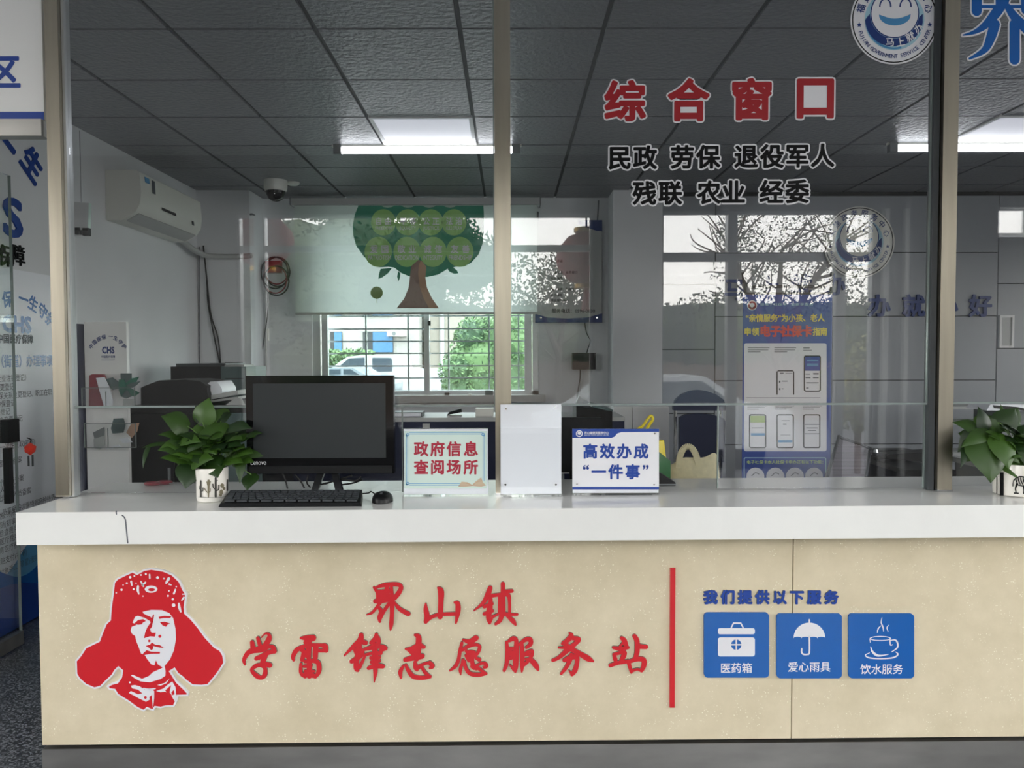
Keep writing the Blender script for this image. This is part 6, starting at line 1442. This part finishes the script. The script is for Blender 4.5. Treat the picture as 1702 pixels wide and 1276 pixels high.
t = thing('shelf_rack', (Z(1610, 0).x, yz+0.6, 0.0), 'grey metal rack seen through the glass beside the end post', 'rack')
yy = yz+1.35; Y2 = lambda x, y: W(x, y, yy)
for py in (683, 709, 760): obj('shelf', MB().box(Y2(1588, 0).x, Y2(1676, 0).x, yy, yy+0.3, Y2(0, py).z-0.01, Y2(0, py).z+0.01), MT['lightgrey'], t)
for px in (1589, 1672): obj('upright', MB().box(Y2(px, 0).x, Y2(px+3, 0).x, yy, yy+0.3, 0, Y2(0, 681).z), MT['midgrey'], t)

# ------------------------------------------------------------------ doorway side: header sign, glass door, wall posters
px_e = W(75, 300, G).x
zs0, zs1 = W(40, 201, G).z, 3.0
t = thing('header_sign', (-2.1, G, zs0), 'white header panel with a blue stripe and blue character over the doorway', 'sign')
xe = W(74, 100, G).x
obj('panel', MB().box(-2.5, xe, G-0.01, G+0.02, zs0, zs1), MT['white'], t)
obj('blue_stripe', MB().box(-2.5, xe, G-0.0115, G-0.0095, zs0, W(40, 187.5, G).z), MT['royal'], t)
b = MB(); p = W(6, 119, G-0.01); kk_ = (W(16, 119, G).x-W(6, 119, G).x)/10
g_ = glyph('区', 0.03, 0, 3); put(b, Plane(p), g_, 58*kk_, 58*kk_, 0, 0, 0.001, cx=0.5, cy=0.38); obj('blue_character', b, MT['royal'], t, flat=True)
tag(obj('steel_beam', MB().box(-2.5, xe, G-0.028, G+0.022, W(40, 229, G).z, zs0-0.001).bevel(0.003), MT['steel_h']), 'brushed steel beam under the white header panel', 'beam')
xd = -2.36; e0 = WX(24, 1075, xd)
yd1 = WX(14, 400, xd).y; yd1 = 3.74
t = thing('glass_door', (xd, 3.3, 0), 'open clear glass door against the poster wall by the counter end', 'door')
obj('sheet', MB().box(xd-0.006, xd+0.006, 2.9, yd1, 0.03, 2.25), MT['doorglass'], t, flat=True)
obj('polished_edge', MB().box(xd-0.0065, xd+0.0065, yd1-0.001, yd1+0.002, 0.03, 2.25), MT['glassedge'], t)
obj('bottom_rail', MB().box(xd-0.014, xd+0.014, 2.9, yd1, 0.012, 0.075).bevel(0.002), MT['steel_h'], t)
zl2 = WX(12, 718, xd).z
obj('lock_case', MB().box(xd-0.02, xd+0.022, yd1-0.09, yd1-0.005, zl2-0.05, zl2+0.06).bevel(0.006), MT['black'], t)
obj('pull_handle', MB().box(xd+0.007, xd+0.035, yd1-0.11, yd1-0.08, zl2-0.33, zl2-0.07).bevel(0.004), MT['black'], t)
p = Vector((xd+0.055, yd1+0.02, zl2-0.09))
t = thing('key_charm', p, 'small red charm with keys hanging from the glass door lock', 'keys')
obj('charm', MB().lathe([(0.001, -0.03), (0.022, -0.012), (0.026, 0.012), (0.001, 0.032)], p, 14).cyl(p+Vector((0, -0.03, -0.005)), p+Vector((0, 0.03, 0.005)), 0.010), MT['bred'], t)
obj('key', MB().box(p.x-0.002, p.x+0.002, p.y+0.012, p.y+0.022, p.z-0.085, p.z-0.03).box(p.x-0.002, p.x+0.002, p.y-0.02, p.y-0.01, p.z-0.08, p.z-0.03), MT['darkgrey'], t)
obj('cord', MB().tube([p+Vector((-0.015, 0, 0.055)), p+Vector((0, 0.008, 0.045)), p+Vector((0, 0, 0.03))], 0.003, 6, 3), MT['rubber'], t)
# posters on the left wall, read towards the office
class WallPix:
    def __init__(s, X, ox, oy, z): s.X, s.ox, s.oy, s.z = X, ox, oy, z
    def at(s, x, y, lift=0.0):
        p = WX(s.ox+x/s.z, s.oy+y/s.z, s.X); p.x += lift; return p
LW = Plane((XWALL, 0, 0), (0, 1, 0), (0, 0, 1), (1, 0, 0))
y0, y1 = WX(-60, 600, XWALL).y, WX(92, 600, XWALL).y
zt4 = WX(80, 458, XWALL).z; zb4 = WX(40, 1040, XWALL).z
t = thing('wall_poster', (XWALL, (y0+y1)/2, zb4), 'tall white health insurance poster with blue waves on the doorway wall', 'poster')
obj('board', MB().box(XWALL+0.001, XWALL+0.012, y0, y1, zb4, zt4), MT['paper'], t)
def wline(b, px, py, s, em, bold=0.015, align='r', lift=0.0135, width=None):
    q = WX(px, py, XWALL); line(b, Plane((XWALL, q.y, q.z), (0, 1, 0), (0, 0, 1), (1, 0, 0)), s, 0, 0, em, bold, lift, align, width)
b = MB()
for ch, px, py, r in (('保', 8, 497, 0.15), ('一', 35, 497, -0.15), ('生', 51, 505, -0.35), ('守', 67, 517, -0.55), ('护', 80, 533, -0.7)):
    q = WX(px, py, XWALL); put(b, Plane((XWALL, q.y, q.z), (0, 1, 0), (0, 0, 1), (1, 0, 0)), glyph(ch, 0.03, 0, 2), 0.085, 0.085, 0, 0, 0.0135, rot=r, cx=0.5, cy=0.38)
obj('arched_title', b, MT['blue'], t, flat=True); b = MB(); wline(b, 48, 540, 'CHS', 0.115, 0.05, 'r', width=0.24); obj('logo_letters', b, MT['blue'], t, flat=True); b = MB(); wline(b, 84, 599, '（街道）办理事项', 0.068, 0.02, width=WX(84, 599, XWALL).y-WX(-2, 599, XWALL).y)
obj('blue_heading', b, MT['blue'], t, flat=True)
b = MB(); wline(b, 51, 564, '中国医疗保障', 0.05, 0.02); obj('caption', b, MT['greyink'], t, flat=True)
for py, px, s_ in ((627, 39, '（含新参保企业注销登记）'), (642, 19, '变更登记'), (651, 82, '记（含）、职工参保关系变更登记、职工在职'), (669, 21, '参保登记'), (683, 12, '停保登记'), (694, 33, '个人账户变更登记'), (709, 25, '费用查询'), (723, 27, '医疗待遇'), (733, 54, '个人账户一次性支取(初审)')):
    b = MB(); wline(b, px, py, s_, 0.038, 0.0); obj('text_line', b, MT['greyink'], t, flat=True)
for py, px, s_ in ((763, 32, '异地安置人员备案'), (793, 35, '异地工作人员备案'), (806, 27, '转诊转院人员备案'), (814, 47, '临时外出就医人员备案'), (825, 87, '城乡居民参保人员享受门诊慢特病病种待遇'), (846, 33, '门诊费用报销(初审)'), (864, 24, '住院费用报销(初审)'), (877, 25, '产前检查费用'), (890, 26, '生育医疗费用'), (904, 26, '计划生育医疗费'), (916, 40, '生育津贴支付(初审)'), (925, 60, '医疗救助对象手工(零星)报销')):
    b = MB(); wline(b, px, py, s_, 0.038, 0.0); obj('text_line', b, MT['greyink'], t, flat=True)
b = MB(); v = []
yy_ = [y0+(y1-y0)*i/24 for i in range(25)]
def wave(mb, f0, lift):
    top_ = [(q, f0(i/24)) for i, q in enumerate(yy_)]; loop = [(yy_[0], zb4+0.001)]+[(yy_[-1], zb4+0.001)]+top_[::-1]
    mb.add([Vector((XWALL+lift, q, z_)) for q, z_ in loop], [tuple(range(len(loop)))])
wave(b, lambda u: zb4+0.40-0.10*math.sin(u*5.5+0.3), 0.0135); obj('pale_wave', b, MT['skyblue'], t, flat=True)
b = MB(); wave(b, lambda u: zb4+0.34+0.07*math.sin(u*6+1.5), 0.0145); obj('blue_wave', b, MT['blue'], t, flat=True)
b = MB(); wave(b, lambda u: zb4+0.20+0.06*math.sin(u*4+0.5), 0.0155); obj('navy_wave', b, MT['royal'], t, flat=True)
struct('baseboard_left', MB().box(XWALL+0.001, XWALL+0.03, 2.95, 6.4, 0, zb4-0.002), MT['midgrey'])
def wlet(ch, px, py, em, m, label, rot=0.0, grp=None, width=None):
    q = WX(px, py, XWALL); b = MB(); g_ = glyph(ch, 0.012 if m is MT['ink'] else 0.03, 0.5, 3); xs_ = [v_.x for v_ in g_[0]]
    sx = em if width is None else width/(max(xs_)-min(xs_))
    put(b, Plane((XWALL, q.y, q.z), (0, 1, 0), (0, 0, 1), (1, 0, 0)), g_, sx, em, 0, 0, 0.005, rot=rot, cx=(min(xs_)+max(xs_))/2, cy=0.38 if is_cjk(ch) else 0.35, depth=0.008)
    tag(obj('wall_letter', b, m), label, 'letter', grp)
wlet('一', 5, 231, 0.20, MT['royal'], 'raised blue slanting stroke character under the steel beam', rot=-0.55)
wlet('生', 52, 273, 0.175, MT['royal'], 'raised blue tilted character on the wall beside the doorway post', rot=-0.62)
wlet('S', 20, 361, 0.27, MT['royal'], 'large raised blue letter S on the doorway wall', width=0.155)
wlet('保', 8, 425, 0.115, MT['ink'], 'raised black character 保 below the large blue letter')
wlet('障', 29, 424, 0.115, MT['ink'], 'raised black character 障 next to the doorway post')

# ------------------------------------------------------------------ outdoors
tag(obj('yard_ground', MB().box(-60, 60, 7.05, 80, -0.6, -0.4), MT['tarmac']), 'grey paved yard outside', 'ground', kind='structure')
tag(obj('forecourt_ground', MB().box(-60, 60, -70, 7.04, -0.6, -0.45), MT['asphalt']), 'grey paved forecourt outside the hall', 'ground', kind='structure')
def car(name, label, prof, y, w, wheels, wins, paint, wr_=0.36, gz=-0.4):
    xs_ = [p_[0] for p_ in prof]; t = thing(name, ((min(xs_)+max(xs_))/2, y+w/2, gz), label, 'car')
    obj('body', MB().ext(prof, (0, y, 0), (1, 0, 0), (0, 0, 1), (0, 1, 0), w).bevel(0.05), paint, t)
    for i, lp in enumerate(wins): obj('window', MB().ext(lp, (0, y-0.012, 0), (1, 0, 0), (0, 0, 1), (0, 1, 0), 0.02), MT['carglass'], t); obj('window', MB().ext(lp, (0, y+w-0.008, 0), (1, 0, 0), (0, 0, 1), (0, 1, 0), 0.02), MT['carglass'], t)
    for x in wheels:
        for yy_ in (y-0.02, y+w-0.2):
            o = obj('wheel', MB().lathe([(0.001, 0.0), (wr_*0.55, 0.0), (wr_*0.6, -0.01), (wr_*0.9, -0.01), (wr_, 0.03), (wr_, 0.19), (0.001, 0.2)], (x, yy_, gz+wr_), 28, 'y'), MT['tyre'], t)
            obj('hub', MB().lathe([(0.001, -0.015), (wr_*0.5, -0.008), (wr_*0.55, 0.01)], (x, yy_, gz+wr_), 20, 'y'), MT['alu'], o)
    return t
yt = 19.0; T = lambda x, y: (W(x, y, yt).x, W(x, y, yt).z)
ppl = [T(495, 655), T(493, 632), T(505, 622), T(545, 616), T(562, 603), T(578, 592.5), T(600, 590), T(640, 589.5), T(662, 590.5), T(668, 597), T(671, 614), T(820, 613), T(822, 640), T(820, 650)]
wc = [T(566, 607), T(580, 595.5), T(606, 594), T(606, 612), T(575, 613)]
car('pickup_truck', 'white pickup truck parked outside behind the barred window', ppl, yt, 1.8, [T(528, 0)[0], T(698, 0)[0]], [wc, [T(619, 594.5), T(650, 594.5), T(652, 600), T(652, 617), T(619, 618)]], MT['carpaint'], wr_=0.40)
t_ = [o for o in COL.objects if o.name.startswith('pickup_truck')][0]
arch = MB(); ax_, az_ = T(698, 0)[0], -0.4+0.40
arch.ext([(ax_+0.56*math.cos(a_), az_+0.56*math.sin(a_)) for a_ in [math.pi*k/14 for k in range(15)]], (0, yt-0.006, 0), (1, 0, 0), (0, 0, 1), (0, 1, 0), 0.02); obj('wheel_arch', arch, MT['tyre'], t_)
yt2 = 15.0; T2 = lambda x, y: (W(x, y, yt2).x, W(x, y, yt2).z)
spf = [T2(470, 660), T2(468, 640), T2(500, 630), T2(530, 616), T2(548, 611), T2(585, 610.5), T2(606, 622), T2(640, 628), T2(650, 640), T2(648, 662)]
car('silver_car', 'pale silver saloon car in front of the white pickup', spf, yt2, 1.7, [T2(500, 0)[0], T2(620, 0)[0]], [[T2(534, 618), T2(550, 613.5), T2(566, 613.5), T2(566, 622), T2(536, 623)], [T2(571, 613.5), T2(583, 613.5), T2(598, 623), T2(571, 622)]], MT['carsilver'], wr_=0.32)
# house across the yard
yh2 = 34.0; Hh = lambda x, y: W(x, y, yh2)
x0, x1 = Hh(360, 0).x, Hh(693, 0).x
t = thing('house', ((x0+x1)/2, yh2, -0.4), 'pale two-storey house with blue windows across the yard', 'building')
obj('wall', MB().box(x0, x1, yh2, yh2+8, -0.4, 7.5), MT['render_wall'], t)
for a_, b_, c_, d_ in ((543, 563, 553, 586), (598, 649, 553, 588), (543, 563, 490, 527), (598, 649, 488, 528), (440, 490, 553, 588)):
    w_ = obj('window', MB().box(Hh(a_, 0).x, Hh(b_, 0).x, yh2-0.06, yh2-0.001, Hh(0, d_).z, Hh(0, c_).z), MT['darkgrey'], t)
    m_ = a_+(b_-a_)*0.33
    obj('pane', MB().box(Hh(m_, 0).x, Hh(b_-0.8, 0).x, yh2-0.08, yh2-0.061, Hh(0, d_-1).z, Hh(0, c_+1).z), MT['blueglass'], w_)
xa_ = Hh(656, 0).x
t2 = thing('outdoor_unit', (xa_, yh2-0.4, Hh(0, 561).z), 'white outdoor air conditioning unit on the far house wall', 'air conditioner')
obj('case', MB().box(xa_-0.4, xa_+0.4, yh2-0.36, yh2-0.005, Hh(0, 561).z, Hh(0, 552).z).bevel(0.03), MT['offwhite'], t2); obj('fan_grille', MB().cyl((xa_-0.1, yh2-0.38, Hh(0, 556.5).z), (xa_-0.1, yh2-0.36, Hh(0, 556.5).z), 0.09, n=20), MT['midgrey'], t2)
x0, x1 = Hh(696, 0).x, Hh(1000, 0).x
t = thing('annex', ((x0+x1)/2, yh2+1, -0.4), 'buff annex with grey shutters beside the pale house', 'building')
obj('wall', MB().box(x0, x1, yh2+1, yh2+8, -0.4, 7), MT['buffwall'], t)
obj('shutter', MB().box(Hh(697, 0).x, Hh(707, 0).x, yh2+0.9, yh2+0.999, Hh(0, 590).z, Hh(0, 558).z), MT['midgrey'], t)
obj('drainpipe', MB().cyl((Hh(728, 0).x, yh2+0.9, -0.4), (Hh(728, 0).x, yh2+0.9, 7), 0.12), MT['alu'], t)
def cloud(mb, c, r, n, size, rnd):
    for _ in range(n):
        while True:
            v = Vector((rnd.uniform(-1, 1), rnd.uniform(-1, 1), rnd.uniform(-1, 1)))
            if 0.35 < v.length < 1: break
        p = Vector(c)+Vector((v.x*r[0], v.y*r[1], v.z*r[2])); a = Vector((rnd.gauss(0, 1), rnd.gauss(0, 1), rnd.gauss(0, 1))).normalized(); b = a.orthogonal().normalized()*size*0.5; a = a*size*rnd.uniform(0.7, 1.3)
        mb.add([p-a, p+b, p+a, p-b], [(0, 1, 2, 3)])
rnd = random.Random(11)
def heart(mb, c, r, k=0.72):
    def fn(u, v):
        a, b = 2*math.pi*u, math.pi*v; d = Vector((math.cos(a)*math.sin(b), math.sin(a)*math.sin(b), math.cos(b)))
        q = k*(1+0.25*pnoise(d*2.3+Vector(c))); return Vector((c[0]+d.x*r[0]*q, c[1]+d.y*r[1]*q, c[2]+d.z*r[2]*q))
    mb.sheet(fn, 14, 9)
yb3 = 13.5; Bp = lambda x, y: W(x, y, yb3)
t = thing('bush', (Bp(810, 0).x, yb3, -0.4), 'large leafy green bush outside the window beside the pickup', 'bush')
b = MB()
for x, y, r in ((800, 600, 0.62), (770, 620, 0.45), (835, 580, 0.65), (870, 570, 0.6), (790, 560, 0.38), (800, 640, 0.55), (850, 630, 0.7), (890, 610, 0.6), (840, 545, 0.45), (770, 650, 0.4)):
    cloud(b, Bp(x, y), (r, 0.5, r), 1500, 0.034, rnd); heart(b, Bp(x, y), (r, 0.5, r), 0.8)
obj('foliage', b, MT['hedge'], t, flat=True); obj('trunk', MB().cyl((Bp(830, 0).x, yb3, -0.4), (Bp(830, 0).x, yb3, 1.2), 0.09), MT['bark'], t)
t = thing('hedge', (W(565, 0, 24).x, 24, -0.4), 'low green hedge before the far house', 'hedge'); b = MB()
for x in range(520, 610, 8): cloud(b, W(x, 597, 24), (0.35, 0.3, 0.32), 200, 0.07, rnd)
obj('foliage', b, MT['hedge'], t, flat=True); obj('stems', MB().box(W(520, 0, 24).x, W(608, 0, 24).x, 23.9, 24.1, -0.4, 0.9), MT['bark'], t)
# forecourt seen mirrored in the counter glass: trees, hedge, car
def mir(px, py, depth): return Vector(((px-846)/1300*depth, 2*G-depth, EYE.z+(590-py)/1300*depth))
def tree(label, spec, trunk, depth, name='forecourt_tree', leafsize=0.1, dens=420, core=True):
    t = thing(name, (trunk[0][0], trunk[0][1], -0.45), label, 'tree', None); b = MB()
    for x, y, r in spec: cloud(b, mir(x, y, depth), (r, r*0.8, r*0.8), int(dens*2.2), leafsize*0.6, rnd); core and heart(b, mir(x, y, depth), (r, r*0.8, r*0.8))
    obj('foliage', b, MT['treeleaf'], t, flat=True)
    tb = MB()
    for tr_ in trunk[1:]:
        tb.tube([Vector(q) for q in tr_], 0.10, 8, 4, taper=(1, 0.3))
        for q in smooth([Vector(q) for q in tr_], 5)[4:]:
            for _ in range(3):
                d_ = Vector((rnd.uniform(-1, 1), rnd.uniform(-.4, .4), rnd.uniform(0.1, 1))).normalized(); m_ = q+d_*rnd.uniform(.4, .8); tb.tube([q, m_, m_+(d_+Vector((rnd.uniform(-.6, .6), 0, rnd.uniform(-.4, .4))))*rnd.uniform(.3, .6)], 0.022, 5, 3, taper=(1, 0.4))
    obj('trunk', tb, MT['bark'], t)
dp = 15.0
m0 = mir(560, 0, dp)
tree('dense forecourt tree mirrored in the glass over the blind', [(430, 470, 1.1), (500, 430, 1.2), (600, 420, 1.3), (700, 430, 1.2), (560, 500, 1.3), (660, 500, 1.3), (770, 440, 0.9), (740, 390, 0.7), (450, 560, 1.2), (520, 600, 1.2)], [(m0.x, m0.y), [(m0.x, m0.y, -0.45), (m0.x+0.1, m0.y, 1.6), (m0.x-0.2, m0.y, 3.4)], [(m0.x+0.1, m0.y, 1.5), (m0.x+1.2, m0.y, 3.0)]], dp)
dp = 18.5
m0 = mir(930, 0, dp)
tree('open forecourt tree mirrored in the glass beside the notice board', [(880, 470, 0.9), (940, 460, 0.8), (970, 500, 0.8), (860, 530, 0.9)], [(m0.x, m0.y), [(m0.x, m0.y, -0.45), (m0.x, m0.y, 1.6), (m0.x+0.3, m0.y, 2.8)], [(m0.x, m0.y, 1.4), (m0.x-0.5, m0.y, 2.6)]], dp, dens=240, core=False)
dp = 15.0
m0 = mir(1290, 0, dp)
tree('thin-leaved forecourt tree mirrored in the glass over the banner', [(1270, 390, 0.9), (1330, 400, 1.0), (1390, 380, 1.0), (1240, 450, 0.7), (1310, 460, 1.0), (1370, 470, 1.0), (1225, 390, 0.5), (1440, 430, 0.8)], [(m0.x, m0.y), [(m0.x+0.3, m0.y, -0.45), (m0.x, m0.y, 1.4), (m0.x-0.6, m0.y, 2.7), (m0.x-0.9, m0.y, 3.4)], [(m0.x, m0.y, 1.3), (m0.x+0.6, m0.y, 2.6), (m0.x+1.3, m0.y, 3.6)], [(m0.x, m0.y, 1.6), (m0.x+0.1, m0.y, 3.4)]], dp, leafsize=0.06, dens=150, core=False)
t = thing('forecourt_hedge', (0, 2*G-22, -0.45), 'long dark hedge across the forecourt, mirrored in the glass', 'hedge'); b = MB()
for x in range(100, 1850, 28): cloud(b, mir(x, 545+12*math.sin(x*0.03), 22), (0.5, 0.4, 0.95), 260, 0.07, rnd); heart(b, mir(x, 560, 22), (0.8, 0.4, 1.0), 0.9)
obj('foliage', b, MT['treeleaf'], t, flat=True); obj('stems', MB().box(mir(100, 0, 22).x, mir(1850, 0, 22).x, 2*G-22.2, 2*G-21.8, -0.45, 2.0), MT['bark'], t)
t = thing('forecourt_shrub', (mir(1430, 0, 12).x, 2*G-12, -0.45), 'yellowish shrub by the hall, mirrored in the glass', 'bush'); b = MB()
for x, y in ((1400, 640), (1440, 600), (1470, 640), (1430, 680)): cloud(b, mir(x, y, 12), (0.35, 0.3, 0.4), 300, 0.05, rnd)
obj('foliage', b, MT['shrub'], t, flat=True); obj('stem', MB().cyl((mir(1430, 0, 12).x, 2*G-12, -0.45), (mir(1430, 0, 12).x, 2*G-12, 0.6), 0.05), MT['bark'], t)
yc3 = 2*G-12.5-1.7; cx3 = mir(1110, 0, 12.5).x
pf = [(-2.1, -0.2), (-2.15, 0.35), (-1.5, 0.55), (-0.9, 1.02), (0.6, 1.05), (1.3, 0.6), (2.0, 0.5), (2.1, -0.1)]
car('white_saloon', 'white saloon car on the forecourt, mirrored in the glass', [(cx3+a_, b_) for a_, b_ in pf], yc3, 1.7, [cx3-1.35, cx3+1.3], [[(cx3-1.25, 0.55), (cx3-0.82, 0.95), (cx3+0.55, 0.98), (cx3+1.1, 0.58)]], MT['carpaint'], wr_=0.3, gz=-0.45)
for (px, py), lab in (((975, 430), 'red round lantern hanging outside the hall window, mirrored beside the notice board'), ((440, 400), 'red round lantern hanging outside the hall window, mirrored beside the blind')):
    c_ = mir(px, py, 2*G+LF+0.9); t = thing('red_lantern', c_, lab, 'lantern'); r_ = 0.29
    obj('globe', MB().lathe([(0.06, -r_*0.85), (r_*0.6, -r_*0.7), (r_*0.95, -r_*0.3), (r_, 0), (r_*0.95, r_*0.3), (r_*0.6, r_*0.7), (0.06, r_*0.85)], c_, 24), MT['lantern'], t)
    obj('cap', MB().cyl(c_+Vector((0, 0, r_*0.85)), c_+Vector((0, 0, r_*0.98)), 0.12).cyl(c_-Vector((0, 0, r_*0.85)), c_-Vector((0, 0, r_*0.98)), 0.12), MT['gold'], t)
    obj('cord', MB().tube([c_+Vector((0, 0, r_*0.95)), Vector((c_.x, c_.y, 3.12))], 0.01, 6, 1), MT['rubber'], t); obj('tassel', MB().cyl(c_-Vector((0, 0, r_*0.98)), c_-Vector((0, 0, r_*1.7)), 0.02, 0.05, 8), MT['lantern'], t)
struct('wall_canopy', MB().box(-4.2, 5.4, -LF-1.6, -LF-0.16, 3.12, 3.22), MT['wall'])
bpy.context.view_layer.update()
